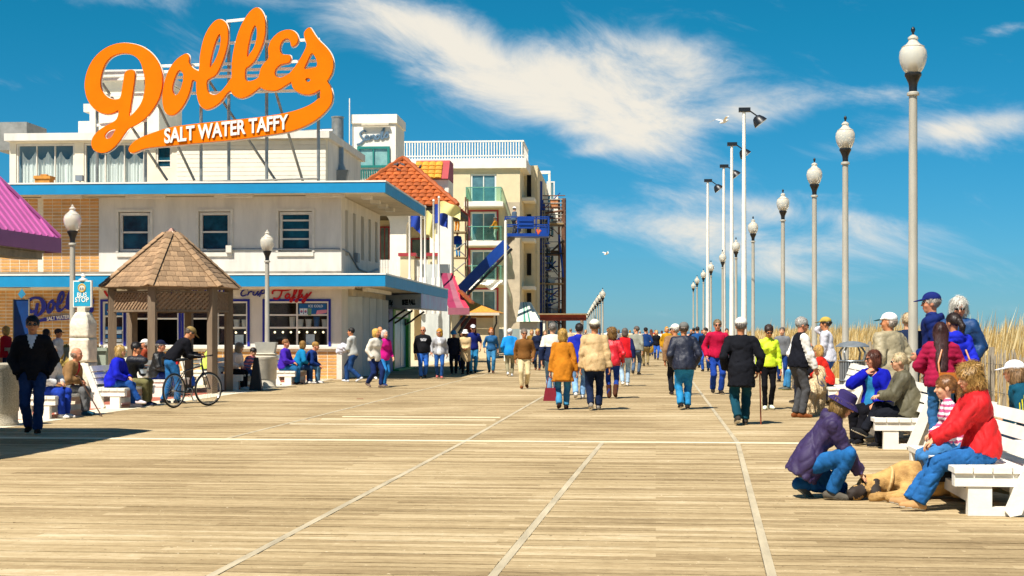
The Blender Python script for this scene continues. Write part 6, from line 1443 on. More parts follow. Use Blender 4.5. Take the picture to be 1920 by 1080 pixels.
    S_ = hs_; Er = lambda x, y, z, a, b, c: Ell(HL(x, y, z), (a*S_, b*S_, c*S_), Mh)
    hd = [('u', Er(0, -.012, .032, .074, .094, .088), .02), ('u', Er(0, .022, -.03, .060, .066, .084), .03), ('u', Er(0, .046, -.086, .032, .034, .028), .02), ('u', Cone(HL(0, .082, .004), HL(0, .104, -.028), .008*S_, .013*S_), .012), ('u', Er(0, .072, .024, .05, .02, .012), .012), ('u', Er(0, .082, -.060, .026, .014, .011), .01),
          ('u', Er(.036, .055, -.03, .024, .024, .022), .02), ('u', Er(-.036, .055, -.03, .024, .024, .022), .02), ('s', Er(.030, .098, .004, .016, .014, .011), .008), ('s', Er(-.030, .098, .004, .016, .014, .011), .008),
          ('u', Er(.075, -.008, -.012, .010, .022, .031), .006), ('u', Er(-.075, -.008, -.012, .010, .022, .031), .006), ('u', Cone(neck-up2*.03, HL(0, -.015, -.05), .058 if not fem else .05, .052 if not fem else .045), .03)]
    V, Q = sdf_mesh(hd, min(hb, .012))
    c = ((V[Q].mean(1)-hc) @ Mh.T)/S_; eye = (np.abs(np.abs(c[:, 0])-.030) < .012) & (np.abs(c[:, 2]-.004) < .006) & (c[:, 1] > .06); lip = (np.abs(c[:, 0]) < .022) & (np.abs(c[:, 2]+.061) < .009) & (c[:, 1] > .07)
    brow = (np.abs(np.abs(c[:, 0])-.031) < .018) & (np.abs(c[:, 2]-.023) < .005) & (c[:, 1] > .06)
    addm(V, Q, np.where(eye | brow, 1, np.where(lip, 2, 0)))
    for s, nm in ((1, 'R'), (-1, 'L')):
        if pose.get('hide'+nm): continue
        fd = unit(wr[s]-el_[s]); fd = unit(fd+T(pose.get('hdir'+nm, (0, 0, 0)))); pn = T(pose.get('palm'+nm, (-s, .15, 0))); pn = unit(pn-(pn @ fd)*fd); lt = np.cross(fd, pn)*1.0
        if lt @ V3(0, 1, 0) < 0 and abs(fd[2]) > .5: lt = -lt
        curl = pose.get('curl'+nm, 30); w0 = wr[s]; ops = [('u', Cone(w0-fd*.05, w0+fd*.02, .026, .026, pn, .8), .02), ('u', Cone(w0+fd*.02, w0+fd*.075, .031, .036, pn, .42), .02)]
        for i, (o_, l_) in enumerate(((.029, .070), (.010, .080), (-.010, .074), (-.028, .058))):
            b = w0+fd*(.088 if i in (1, 2) else .080)+lt*o_; ax_ = np.cross(fd, pn); dd = fd; r_ = .0092
            for j, fr_ in enumerate((.46, .30, .24)):
                dd = rotv(dd, ax_, curl*(.7 if j == 0 else 1.0)); e = b+dd*l_*fr_; ops.append(('u', Cone(b, e, r_, r_*.92), .005)); b = e; r_ *= .92
        b = w0+fd*.022+lt*.026; dd = unit(fd*.75+lt*.62+pn*.35); e = b+dd*.042; ops.append(('u', Cone(b, e, .0125, .0105), .01)); ops.append(('u', Cone(e, e+unit(dd*.6+fd*.6+pn*.2)*.032, .0105, .009), .006))
        V, Q = sdf_mesh(ops, min(max(hb*.75, .0062), .012)); addm(V, Q, np.zeros(len(Q), int))
    body = link('person', np_mesh('person', np.concatenate(Vs), np.concatenate(Qs), np.concatenate(Ms)), None, [sk, mh if fit.get('hairc') else mat('eye_dark', '#2a1c14', .5), mat('lips', '#a85a4c', .5)])
    body.location = p0; body.rotation_euler = (0, 0, -R(yaw)); body.scale = (k, k, k); tag(body, label, cat, group)
    h_ = hv/k; fine = s_px > 40
    # ---- trousers
    tw = fit.get('leg', 1.0)*1.12; pc = fit.get('pants', '#27406e'); mp_ = fit.get('pmat') or (denim(pc) if fit.get('denim', 1) else cloth(pc))
    ops = [('u', Cone(P-up*.01, P+up*.11, .158*fat, .145*fat, fw, .72), .03)]
    for s in (1, -1):
        kd = unit(kn[s]-HP_[s]); ops += [('u', Cone(HP_[s]-fw*.03+V3(0, 0, -.02), HP_[s]+kd*.10, .092*fat, .086*fat), .05), ('u', Cone(HP_[s], kn[s], .086*tw*fat, .062*tw), .03)]
    leg_ops = []
    for s in (1, -1):
        sd = unit(an[s]-kn[s]); cuff = an[s]-sd*fit.get('cuff', -.005); leg_ops += [('u', Cone(kn[s], an[s]+sd*.03, .062*tw, .056*tw*fit.get('flare', 1.0)), .02)]
    ops += leg_ops
    for s in (1, -1):
        sd = unit(an[s]-kn[s]); cp = an[s]-sd*fit.get('cuff', -.005)
        if sd[2] < -.3: ops.append(('cut2', cp, sd, kn[s]))
    ops2 = [o for o in ops if o[0] != 'cut2']
    cuts = [o for o in ops if o[0] == 'cut2']
    def tdisp(Pt):
        d = folds(Pt, .005, seed, 20)+creases(Pt*np.array([1, 1, 1.4]), .010 if fine else .005, seed+3, 22)
        for _, cp, sd, kk in cuts:
            t_ = (Pt-cp) @ sd; rr = Pt-cp; rr = rr-t_[:, None]*sd; nearleg = (rr*rr).sum(1) < .13**2; d = np.where(nearleg & (t_ > 0), d+10*t_, d)
        return d
    sdf_obj('trousers' if not fit.get('leggings') else 'leggings', ops2, h_, [mp_], body, tdisp)
    # ---- shoes
    shc = fit.get('shoes', '#2a2420'); ms = cloth(shc) if not fit.get('boots') else cloth(fit['boots'])
    for s, nm in ((1, 'R'), (-1, 'L')):
        fy_ = pose.get('fyaw'+nm, s*8); fp = pose.get('fpit'+nm, 0); fd = rotv(rotv(V3(0, 1, 0), V3(1, 0, 0), fp), V3(0, 0, 1), -fy_); fr_ = rotv(V3(1, 0, 0), V3(0, 0, 1), -fy_); fu = np.cross(fr_, fd); a = an[s]
        ops = [('u', Cone(a-fd*.045-fu*.040, a+fd*.06-fu*.042, .040, .043, fr_, 1.0), .02), ('u', Cone(a+fd*.06-fu*.045, a+fd*.15-fu*.052, .044, .032), .02), ('u', Cone(a-fu*.03, a+fu*.015, .042, .040), .02)]
        if fit.get('boots'): sd = unit(kn[s]-a); ops += [('u', Cone(a, a+sd*.22, .058, .066), .02), ('cut', Half(a+sd*.24, sd))]
        ops.append(('cut', Half(a-fu*.078, -fu)))
        sdf_obj('shoe' if not fit.get('boots') else 'boot', ops, min(h_*.8, .02), [ms, cloth(fit.get('sole', '#d8d2c4'))], body, None, (lambda C, a=a, fu=fu: ((C-a) @ fu < -.062).astype(int)) if not fit.get('nosole') else None)
    # ---- top
    tc_ = fit['top']; puff = fit.get('puff', .0); L_ = fit.get('len', .06); g_ = fit.get('gloss', .85); mt = fit.get('tmat') or cloth(tc_, g_); msl = cloth(fit['sleeve']) if fit.get('sleeve') else None
    wf = (.93 if fem else 1.0)*fat; hd_ = T(pose.get('hem', tuple(-up))); hem = P+hd_*(L_-.02); fl_ = fit.get('skirt', 1.0)
    tor = [('u', Cone(P+up*.02, wa, (.176+puff)*fat, (.150+puff)*wf, fw, .74), .05), ('u', Cone(wa, chest, (.150+puff)*wf, (.170+puff)*(.95 if fem else 1.0)*(.6+.4*fat), fw2, .70), .05), ('u', Cone(chest+up2*.02, neck-up2*.03, .150+puff*.8, .075, fw2, .72), .05),
           ('u', Cone(P+up*.04, hem+hd_*.05, (.180+puff)*fat, (.184+puff)*fl_*fat, fw, .82), .04)]
    if fit.get('belly'): tor.append(('u', Ell(wa+fw*.06+up*.01, (.14, .12, .14)), .06))
    if fem: tor += [('u', Ell(chest+fw2*.085+rt*s*.065-up2*.02, (.062+puff*.4, .055, .062)), .04) for s in (1, -1)]
    tor += [('u', Cone(SH[-1]+rt*.03, SH[1]-rt*.03, .066+puff*.5, .066+puff*.5), .05)]
    tor.append(('cut', Half(hem, hd_)))
    arm = []
    bare = fit.get('short', 0)
    for s in (1, -1):
        fdv = unit(wr[s]-el_[s]); end = wr[s]-fdv*fit.get('cuffup', .0)
        arm.append(('u', Cone(SH[s], el_[s], .066+puff*.7, .052+puff*.6), .022))
        if not bare: arm.append(('u', Cone(el_[s], end, .052+puff*.6, .042+puff*.5), .02))
    ops = tor+arm
    if fit.get('hood'): ops += [('u', Cone(neck+rt*.07-fw2*.05-up2*.02, neck-rt*.07-fw2*.05-up2*.02, .062, .062), .03), ('u', Ell(neck-fw2*.10-up2*.05, (.09, .05, .09)), .04), ('u', Cone(neck+rt*.075+fw2*.02-up2*.02, neck+rt*.05+fw2*.06-up2*.06, .03, .022), .02), ('u', Cone(neck-rt*.075+fw2*.02-up2*.02, neck-rt*.05+fw2*.06-up2*.06, .03, .022), .02)]
    elif fit.get('collar', 1): ops += [('u', Cone(neck-up2*.03, neck+up2*.025+fw2*.01, .078, .070), .02), ('cut3', None)]
    if fit.get('hoodup'): pass
    ops = [o for o in ops if o[0] != 'cut3']
    splits = fit.get('split'); cuts3 = [(wr[s]-unit(wr[s]-el_[s])*fit.get('cuffup', .0)+unit(wr[s]-el_[s])*.012, unit(wr[s]-el_[s])) for s in (1, -1)] if not bare else [(el_[s]-unit(el_[s]-SH[s])*.03, unit(el_[s]-SH[s])) for s in (1, -1)]
    fam = fit.get('fold', .016)
    def jdisp(Pt):
        d = folds(Pt, fam*.45, seed+5, 17)+creases(Pt, fam*.85 if fine else fam*.4, seed+15, 21)
        if fit.get('quilt'): d += .010*np.abs(np.sin(((Pt-P) @ up)*math.pi/.075))*-1+.006
        for cp, sd in cuts3:
            t_ = (Pt-cp) @ sd; rr = Pt-cp-t_[:, None]*sd; d = np.where(((rr*rr).sum(1) < .10**2) & (t_ > 0) & (t_ < .16), d+10*t_, d)
        if not fit.get('hood') and fit.get('collar', 1):
            t_ = (Pt-(neck+up2*.045)) @ up2; rr = Pt-neck; d = np.where(((rr*rr).sum(1) < .16**2) & (t_ > 0), d+10*t_, d)
        return d
    def jpick(C):
        mi = np.zeros(len(C), int)
        if msl: mi = np.where(eval_ops(arm, C) < eval_ops(tor, C)-.004, 1, 0)
        if splits: mi = np.where((C-P) @ up < splits[1], 1, mi)
        if fit.get('stripe'): mi = (np.sin(((C-P) @ up)*2*math.pi/fit['stripe'][1]) > 0).astype(int)
        if fit.get('front'): q_ = C-chest; mi = np.where((np.abs(q_ @ rt) < fit['front'][1]*(.45+.9*np.clip(.25-(q_ @ up2), 0, .6))) & (q_ @ fw2 > .02) & (eval_ops(tor, C) < eval_ops(arm, C)+.02), 1, mi)
        if fit.get('vneck'): q_ = C-neck; mi = np.where((np.abs(q_ @ rt) < .012+.35*np.clip((q_ @ up2)+.13, 0, .2)) & (q_ @ up2 > -.14) & (q_ @ fw2 > .02), 1, mi)
        return mi
    sec = cloth(fit['vneck']) if fit.get('vneck') else msl or (cloth(splits[0]) if splits else cloth(fit['stripe'][0]) if fit.get('stripe') else cloth(fit['front'][0]) if fit.get('front') else None)
    top = sdf_obj(fit.get('topname', 'jacket'), ops, h_, [mt]+([sec] if sec else []), body, jdisp, jpick if sec else None)
    # ---- hair, hat, glasses
    hst = fit.get('hair', 'short'); hh = min(hb*1.1, .016)
    face_cut = [('s', Er(0, .105, -.028, .066, .075, .088), .012)]
    base = [('u', Er(0, -.018, .038, .083, .102, .092), .02)]
    if hst == 'short': ops = base+[('s', Er(0, .105, -.035, .075, .085, .085), .012), ('cut', Half(HL(0, -.03, -.055), -hu+hf*.35)), ('s', Er(0, .03, -.10, .12, .10, .085), .01)]
    elif hst == 'fringe': ops = [('u', Er(0, -.022, .005, .081, .092, .070), .02), ('s', Er(0, .10, .02, .10, .13, .12), .01), ('s', Er(0, .0, .085, .2, .2, .062), .01), ('cut', Half(HL(0, 0, -.06), -hu))]
    elif hst == 'bob': ops = base+[('u', Er(0, -.028, -.035, .094, .082, .105), .03)]+face_cut+[('cut', Half(HL(0, 0, -.135), -hu))]
    elif hst == 'curly': ops = base+[('u', Er(0, -.03, -.03, .108, .092, .125), .03), ('u', Er(0, -.02, .055, .095, .108, .085), .02)]+face_cut
    elif hst == 'long':
        bk = HL(0, -.06, -.02); tip = neck-up2*fit.get('hlen', .34)-fw2*.14; ops = base+[('u', Er(0, -.03, -.03, .09, .08, .10), .03), ('u', Cone(bk, tip, .105, .075, hf, .45), .04)]+face_cut
    elif hst == 'pony': ops = base+[('s', Er(0, .105, -.035, .072, .085, .085), .012), ('s', Er(0, .02, -.11, .12, .10, .085), .01), ('u', Cone(HL(0, -.11, .02), HL(.015, -.135, -.05), .034, .04), .012), ('u', Cone(HL(.015, -.135, -.05), HL(.02, -.115, -.20), .04, .014), .012)]
    elif hst == 'bun': ops = base+[('s', Er(0, .105, -.035, .072, .085, .085), .012), ('s', Er(0, .02, -.11, .12, .10, .085), .01), ('u', Er(.01, -.125, .01, .042, .036, .040), .01), ('u', Cone(HL(.01, -.13, -.0), HL(.0, -.14, -.07), .02, .006), .01)]
    else: ops = None
    if ops:
        if fit.get('hat') : ops = ops+[('cut', Half(HL(0, 0, .048 if fit['hat'][0] != 'bucket' else .03), hu))]
        am = {'curly': .010, 'long': .005, 'bob': .006, 'pony': .005}.get(hst, .005)
        sdf_obj('hair', ops, hh, [mh], body, lambda Pt: folds((Pt-hc) @ Mh.T*np.array([1, 1, .35 if hst != 'curly' else 1]), am, seed+9, 75 if hst != 'curly' else 60))
    hobj = [c_ for c_ in body.children if c_.name.startswith('hair')]
    if hobj and s_px > 38:
        hm_ = hobj[0].data; nv = len(hm_.vertices); co = np.empty(nv*3, np.float32); hm_.vertices.foreach_get('co', co); co = co.reshape(-1, 3).astype(float); no = np.empty(nv*3, np.float32); hm_.vertices.foreach_get('normal', no); no = no.reshape(-1, 3).astype(float)
        rr = np.random.default_rng(seed); m_n = 4200 if s_px > 90 else 1600; ix = rr.integers(0, nv, m_n); p_ = co[ix]+no[ix]*.001; n_ = no[ix]; g0 = np.array([0, 0, -1.0]) if hst in ('bob', 'long', 'curly') else None
        cen = hc+hu*.05; fl0 = -hu*1.0-hf*.25 if g0 is None else g0*.9+(p_-cen)*.0
        dv = np.broadcast_to(fl0, p_.shape)+rr.normal(size=p_.shape)*(.40 if hst == 'curly' else .2); dv = dv-(dv*n_).sum(1)[:, None]*n_; dv /= np.maximum(np.linalg.norm(dv, axis=1), 1e-6)[:, None]; sd_ = np.cross(dv, n_)
        l_ = rr.uniform(.03, .075, m_n)[:, None]*(1.2 if hst in ('bob', 'long', 'curly') else .6); wd_ = rr.uniform(.0012, .0026, m_n)[:, None]
        kk = rr.uniform(.001, .007, m_n)[:, None]; cu_ = rr.normal(size=(m_n, 1))*(.35 if hst == 'curly' else .08)
        a0, a1, a2 = p_, p_+dv*l_*.5+n_*kk+sd_*cu_*l_*.5, p_+dv*l_+n_*kk*.6
        Vh = np.stack([a0-sd_*wd_, a0+sd_*wd_, a1+sd_*wd_, a1-sd_*wd_, a2+sd_*wd_*.3, a2-sd_*wd_*.3], 1).reshape(-1, 3); b6 = (np.arange(m_n)*6)[:, None]
        st_ = link('hair_strands', np_mesh('hair_strands', Vh, np.concatenate([b6+np.array([[0, 1, 2, 3]]), b6+np.array([[3, 2, 4, 5]])])), body, [strand_mat(hairc)]); st_['kind'] = 'stuff'
    hat = fit.get('hat')
    if hat:
        kind, hcol = hat[0], hat[1]; mhat = cloth(hcol); lift = 0
        if kind == 'cap':
            ops = [('u', Er(0, -.010, .050, .089, .108, .083), .01), ('cut', Half(HL(0, 0, .032), -hu+hf*.12)), ('u', Cone(HL(0, .085, .040), HL(0, .150, .026), .072*S_, .056*S_, hu*.98+hf*.2, .16), .012)]
            bc = hat[2] if len(hat) > 2 else None
            sdf_obj('cap', ops, min(hb, .012), [mhat]+([cloth(bc)] if bc else []), body, None, (lambda C: (((C-hc) @ hf)/S_ > .098).astype(int)) if bc else None)
        elif kind in ('bucket', 'brim'):
            mb = MB(); w_ = .15 if kind == 'bucket' else .135
            mb.lathe([(0.0, .135), (.06, .132), (.086, .115), (.094, .05), (w_-.012, .012), (w_, -.004), (w_-.006, -.008), (.09, .035)], n=22, sy=1.12)
            me = mb.mesh(kind, True); mm_ = Matrix(((hr_[0], hf[0], hu[0], hc[0]), (hr_[1], hf[1], hu[1], hc[1]), (hr_[2], hf[2], hu[2], hc[2]), (0, 0, 0, 1))); me.transform(mm_ @ Matrix.Rotation(R(-5), 4, 'X')); link('hat', me, body, [mhat])
        elif kind == 'beanie': sdf_obj('knit_hat', [('u', Er(0, -.014, .048, .090, .108, .090), .01), ('cut', Half(HL(0, 0, .018), -hu+hf*.2))], min(hb, .012), [mhat], body)
        elif kind == 'helmet': 
            sdf_obj('hard_hat', [('u', Er(0, -.008, .06, .105, .125, .09), .01), ('cut', Half(HL(0, 0, .05), -hu)), ('u', Cone(HL(0, .0, .055), HL(0, .03, .05), .125*S_, .125*S_, hu, .10), .01)], min(hb*1.2, .02), [mhat], body)
    gl_ = fit.get('glasses')
    if gl_ and s_px > 22:
        ops = [('u', Er(.032, .094, .004, .027, .008, .017), .004), ('u', Er(-.032, .094, .004, .027, .008, .017), .004), ('u', Cone(HL(.01, .10, .009), HL(-.01, .10, .009), .004, .004), .003), ('u', Cone(HL(.056, .088, .009), HL(.08, .0, .012), .004, .004), .003), ('u', Cone(HL(-.056, .088, .009), HL(-.08, .0, .012), .004, .004), .003)]
        sdf_obj('sunglasses', ops, .0055, [mat('black_lens', '#0c0c0e', .15, .1, 5, spec=.6)], body)
    if fit.get('bars'):
        for j in (-1, 0, 1):
            o_ = unit(-rt+fw2*.42*j)*(.064+puff*.75); MB().tube([SH[-1]+o_*.9+up2*.02, (SH[-1]+el_[-1])/2+o_, el_[-1]+o_*.92], .007, 6).build('sleeve_stripe', cloth(fit['bars']), body, True)
    body['wr'] = [*(wr[1]*k), *(wr[-1]*k)]
    return body
def hand_world(o, s):
    w = list(o['wr']); v = Vector(w[0:3]) if s > 0 else Vector(w[3:6]); return o.location+Matrix.Rotation(o.rotation_euler.z, 3, 'Z') @ v
# ------------------------------------------------------------------ poses
def walk(st=.55, side=1, arms=1.0, **kw):
    """mid-stride: leg on `side` is forward"""
    s = side; f, b = 'RL'[s < 0], 'LR'[s < 0]
    d = {'pelvis': (0, 0, .885-.05*st), 'lean': 4, 'ank'+f: (s*.07, .30*st, .085), 'fpit'+f: 8*st, 'ank'+b: (-s*.07, -.34*st, .10+.07*st), 'fpit'+b: -32*st,
         'hand'+f: (s*.25, -.16*st*arms, .82), 'hand'+b: (-s*.25, .24*st*arms, .86), 'twist': -5*s*st}
    d.update(kw); return d
def stand(**kw):
    d = {'pelvis': (0, 0, .905), 'ankR': (.09, .03, .08), 'ankL': (-.09, -.02, .08), 'fyawR': 14, 'fyawL': -12}; d.update(kw); return d
POCK = {'handR': (.205, .10, .88), 'handL': (-.205, .10, .88), 'elbR': (.8, -1, 0), 'elbL': (-.8, -1, 0), 'hideR': 1, 'hideL': 1}
def sit(seat=.40, k=1.0, **kw):
    z = (seat+.105)/k
    d = {'pelvis': (0, 0, z), 'lean': -6, 'hunch': 12, 'ankR': (.09, .42, .08), 'ankL': (-.09, .40, .08), 'kneeR': (.1, 1, .7), 'kneeL': (-.1, 1, .7), 'handR': (.10, .30, z+.12), 'handL': (-.10, .30, z+.12), 'palmR': (0, -.3, -1), 'palmL': (0, -.3, -1), 'elbR': (1, -.6, -.4), 'elbL': (-1, -.6, -.4), 'hem': (0, .25, -.95)}
    d.update(kw); return d
# ================================================================== people
def on(b, y, x=0.0):
    f_ = b['face']; a = R(6); ex = Vector((math.cos(a), -math.sin(a), 0)); ey = Vector((math.sin(a), math.cos(a), 0)); return b.location+ex*(x*f_)+ey*y
def mixp(*ds):
    d = {}
    for q in ds: d.update(q)
    return d
GW = 'people walking on the boardwalk'; GS = 'people sitting on the benches'; GF = 'distant walkers in the crowd'
JB, JL, JN = '#2a5c94', '#6f93b4', '#1c2f58'
# --- the middle of the walk
A_ = person(1115, 769, 1.80, 2, walk(.35, 1, handL=(-.26, .02, .78), **{'handR': (.27, -.02, .80)}), dict(top='#c2a272', len=.16, puff=.02, pants='#16233e', hair='short', hairc='#6b5a48', hat=('cap', '#e6ddc2'), shoes='#8c8478', sole='#cfc8b8', skin='tan', fat=1.08, gloss=.6), 'person in tan jacket and cream cap walking away holding hands', GW)
B_ = person(1055, 768, 1.62, 2, walk(.35, 1, handR=(.30, .02, .76), handL=(-.27, .0, .74)), dict(fem=1, top='#b8721c', len=.30, puff=.012, skirt=1.12, pants='#3f86ae', hair='bob', hairc='#c9a050', shoes='#2a1a16', topname='coat', nosole=1, fat=1.08), 'blond person in mustard coat walking away with a red handbag', GW)
person(1036, 742, 1.78, 3, walk(.4, -1), dict(top='#d6cebc', split=('#1d2742', .26), len=.10, puff=.015, pants=JL, hair='short', hairc='#8c857c', shoes='#b8b0a0'), 'grey haired person in white and navy jacket ahead of the mustard coat', GW)
person(1086, 748, 1.76, 4, walk(.5, 1), dict(top='#1b2a9c', len=.12, puff=.015, pants='#7ea6cc', hair='short', hairc='#2f2620', shoes='#d8d4cc', hood=1), 'dark haired person in royal blue jacket between the tan jacket and mustard coat', GW)
person(1148, 747, 1.66, 4, walk(.45, -1), dict(fem=1, top='#c4202a', len=.12, puff=.008, gloss=.4, pants='#1d3a86', hair='curly', hairc='#8a6430', boots='#4a2a1c', leg=.86, nosole=1), 'curly haired person in red leather jacket and brown boots walking away', GW)
person(1172, 724, 1.66, 2, walk(.25, 1), dict(fem=1, top='#c01820', sleeve='#16204a', len=.08, puff=.02, pants='#9fb8cc', hair='bob', hairc='#5f564e', shoes='#e0dcd4', topname='vest'), 'person in red vest with navy sleeves and pale jeans walking away', GW)
person(1192, 703, 1.76, 20, walk(.35, 1, head=(-70, 0, 0)), dict(top='#8a8a7c', len=.05, puff=.01, pants='#4e5f74', hair='short', hairc='#5a5048', shoes='#2a2826', topname='sweater'), 'person in grey sweater turning the head left, with slate jeans', GW)
person(1211, 687, 1.75, 0, walk(.4, -1), dict(top='#173568', len=.06, puff=.01, pants='#8c7a52', denim=0, hair='short', hairc='#241c18', hat=('cap', '#2a2220'), shoes='#3a322a', topname='sweater'), 'person in navy sweater and khaki cargo trousers with a yellow bag', GW)
yb = MB().lathe([(.05, 0), (.14, .06), (.17, .2), (.14, .34), (.04, .4)], n=12, sy=.6).build('shoulder_bag', [cloth('#c8a040')], None, True); yb.location = G(1219, 685)+Vector((0, 0, .55)); tag(yb, 'yellow soft bag hanging beside the navy sweater walker', 'bag')
person(1283, 768, 1.74, 0, walk(.22, 1, handR=(.22, .10, .86), handL=(-.22, .10, .86), **{'hideR': 1, 'hideL': 1, 'elbR': (.8, -1, 0), 'elbL': (-.8, -1, 0)}), dict(top='#1b1f30', len=.12, puff=.03, gloss=.5, pants='#2b84b8', hair='short', hairc='#6a5a4c', hat=('cap', '#6a6a66'), shoes='#2c2420', skin='tan', fat=1.06, leg=1.08), 'person in shiny navy jacket and grey cap with bright blue jeans walking away', GW)
person(1266, 741, 1.74, 0, walk(.3, -1, head=(-60, 0, 0)), dict(top='#8c6a4a', len=.12, puff=.02, pants='#1a1c24', hair='short', hairc='#c0b8ac', hat=('cap', '#e8e0d0'), skin='tan', glasses=1, shoes='#28242a'), 'person in brown jacket and white cap half hidden behind the grey cap', GW)
person(1344, 739, 1.86, 176, walk(.3, -1, head=(8, 0, 0), **{'handL': (-.21, .10, .90), 'hideL': 0}), dict(top='#b3143c', len=.05, puff=.018, pants='#1c3f94', hair='short', hairc='#8c7658', glasses=1, skin='ruddy', shoes='#2a241e', topname='pullover'), 'person in crimson pullover and sunglasses walking towards the camera', GW)
N_ = person(1390, 797, 1.80, 4, walk(.5, 1, handR=(.27, .10, .84), handL=(-.25, .10, .88), hideL=1, elbR=(.9, -.8, 0)), dict(top='#15161c', len=.28, puff=.022, skirt=1.05, pants='#12404e', denim=0, hair='short', hairc='#8a8078', hat=('cap', '#e9e4d8'), shoes='#3a3630', skin='tan', topname='coat', leg=1.06), 'person in long black coat and white cap walking away with a cane', GW)
O_ = person(1440, 768, 1.66, 178, stand(ankR=(.07, .05, .08), ankL=(-.06, -.04, .09), head=(0, 25, 0), handR=(.25, .04, .78), handL=(-.25, .06, .80)), dict(fem=1, top='#cfe82a', len=.05, puff=-.006, pants='#0e0e12', leggings=1, leg=.80, denim=0, hair='bun', hairc='#3a2418', hat=None, glasses=1, shoes='#d8e0c8', skin='tan', topname='shirt', gloss=.6), 'person in fluorescent yellow shirt and black leggings walking towards the camera', GW)
person(1308, 690, 1.78, 2, walk(.35, 1), dict(top='#1d4a80', len=.05, puff=.012, pants=JB, hair='short', hairc='#2a221c', topname='sweater'), 'dark haired person in blue sweater behind the crimson pullover', GW)
person(1323, 697, 1.72, 200, walk(.45, 1, head=(40, 0, 0)), dict(top='#1a1a2a', len=.08, puff=.015, pants='#2a58b0', hair='short', hairc='#241c18', shoes='#1c1a1a'), 'person in dark jacket and blue jeans just beside the crimson pullover', GW)
person(1362, 690, 1.70, 178, walk(.3, 1), dict(top='#6a2a30', len=.06, pants='#2a2c34', hair='short', hairc='#4a3a2a', skin='ruddy'), 'person in dull maroon top partly hidden behind the crimson pullover', GW)
person(1467, 716, 1.66, 200, stand(), dict(top='#6e7074', len=.08, puff=.02, pants='#1c3a78', hair='short', hairc='#5a5048', topname='sweater'), 'person in grey top standing behind the yellow shirt', GW)
# --- left half walkers
person(662, 717, 1.70, -75, walk(.75, 1, handR=(.12, .30, 1.02), handL=(-.10, .32, 1.02), palmR=(-1, 0, .3), palmL=(1, 0, .3)), dict(top='#b9b9b2', len=.06, puff=.014, hood=1, pants='#1d3f70', hair='short', hairc='#17120e', skin='tan', shoes='#c8ccd4', topname='hoodie', leg=1.1), 'dark haired person in grey hoodie striding left with a white bundle', GW)
bd = sdf_obj('folded_bundle', [('u', Ell((0, 0, 0), (.20, .13, .14)), .05), ('u', Ell((-.12, .02, -.10), (.12, .10, .10)), .06)], .02, [cloth('#d8d4dc')], None, lambda P_: folds(P_, .03, 3, 30)); bd.location = G(645, 717)+Vector((0, -.05, 1.02)); tag(bd, 'white bundle held by the grey hoodie walker', 'bundle')
person(702, 727, 1.66, 130, walk(.6, -1, head=(-15, 0, 0), handR=(.20, .12, .86), hideR=1, handL=(-.24, -.12, .82)), dict(fem=1, top='#d8d0c0', len=.12, puff=.02, pants='#1a2c5c', hair='bob', hairc='#c9a04c', shoes='#6a5a50', skin='tan', leg=1.05), 'blond person in cream jacket and navy trousers before the folding doors', GW)
person(719, 724.5, 1.62, 140, walk(.5, 1), dict(fem=1, top='#d01c84', len=.10, puff=.015, pants='#2a78b8', hair='bob', hairc='#b8b0a8', shoes='#2a3460'), 'person in bright pink jacket beside the cream jacket', GW)
person(711, 713, 1.72, 150, walk(.4, -1), dict(top='#14141a', len=.12, puff=.02, pants='#17181f', hair='fringe', hairc='#6a5c50', shoes='#e0dcd6', skin='tan'), 'person in black jacket and white shoes hidden behind the cream and pink jackets', GW)
HOOD = person(793, 710, 1.74, 172, walk(.4, 1, head=(20, 0, 0)), dict(top='#17181c', len=.06, puff=.02, hood=1, pants='#2c5fb0', hair='fringe', hairc='#7a5c40', skin='ruddy', glasses=1, shoes='#4a4038', topname='hoodie', fat=1.1, belly=1), 'balding person in black hoodie with white lettering walking by the green doorway', GW)
person(824, 710, 1.66, 178, walk(.45, -1, head=(20, 0, 0)), dict(fem=1, top='#a7a7aa', len=.08, puff=.012, hood=1, pants='#24508e', leg=.9, hair='curly', hairc='#b8862e', skin='ruddy', glasses=1, shoes='#b0605a', topname='hoodie', front=('#d8d8d8', .07)), 'blond person in light grey hoodie walking beside the black hoodie', GW)
person(851, 702, 1.60, 180, walk(.3, 1), dict(top='#1a1c28', len=.14, puff=.02, pants='#14161e', hair='short', hairc='#2a2018', hat=('brim', '#3a7ea8'), skin='tan'), 'person in dark clothes and light blue brimmed hat in the shade', GW)
person(866, 694, 1.58, 178, walk(.4, -1), dict(top='#0f0f14', len=.10, puff=.02, pants='#1d2c58', hair='curly', hairc='#0f0d0d', skin='brown'), 'dark haired person all in black standing in the awning shade', GW)
person(872.5, 702, 1.60, 180, stand(handR=(.04, .26, .98), handL=(-.04, .27, .98), palmR=(-1, 0, .3), palmL=(1, 0, .3)), dict(fem=1, top='#cfb284', len=.42, puff=.02, skirt=1.12, pants='#17181f', hair='bob', hairc='#4a3a2c', hat=('brim', '#ece8e0'), skin='brown', shoes='#201c1a', topname='coat'), 'person in long beige coat and white brimmed hat in front of the red door', GW)
person(887, 701, 1.82, 178, walk(.35, 1), dict(top='#17246a', len=.06, puff=.008, short=1, pants='#2f80b0', hair='short', hairc='#6a5a4c', hat=('cap', '#c9c9cc'), glasses=1, skin='ruddy', shoes='#2a2826', topname='t_shirt'), 'person in navy t-shirt and pale cap with bare arms beside the beige coat', GW)
person(921, 700, 1.72, 180, walk(.4, -1), dict(fem=1, top='#2a5f8e', len=.06, puff=.0, pants='#3a7aa4', hair='long', hlen=.06, hairc='#b0601e', shoes='#4a2a20', topname='sweater', cuffup=.08), 'red haired person in blue sweater and jeans walking towards the camera', GW)
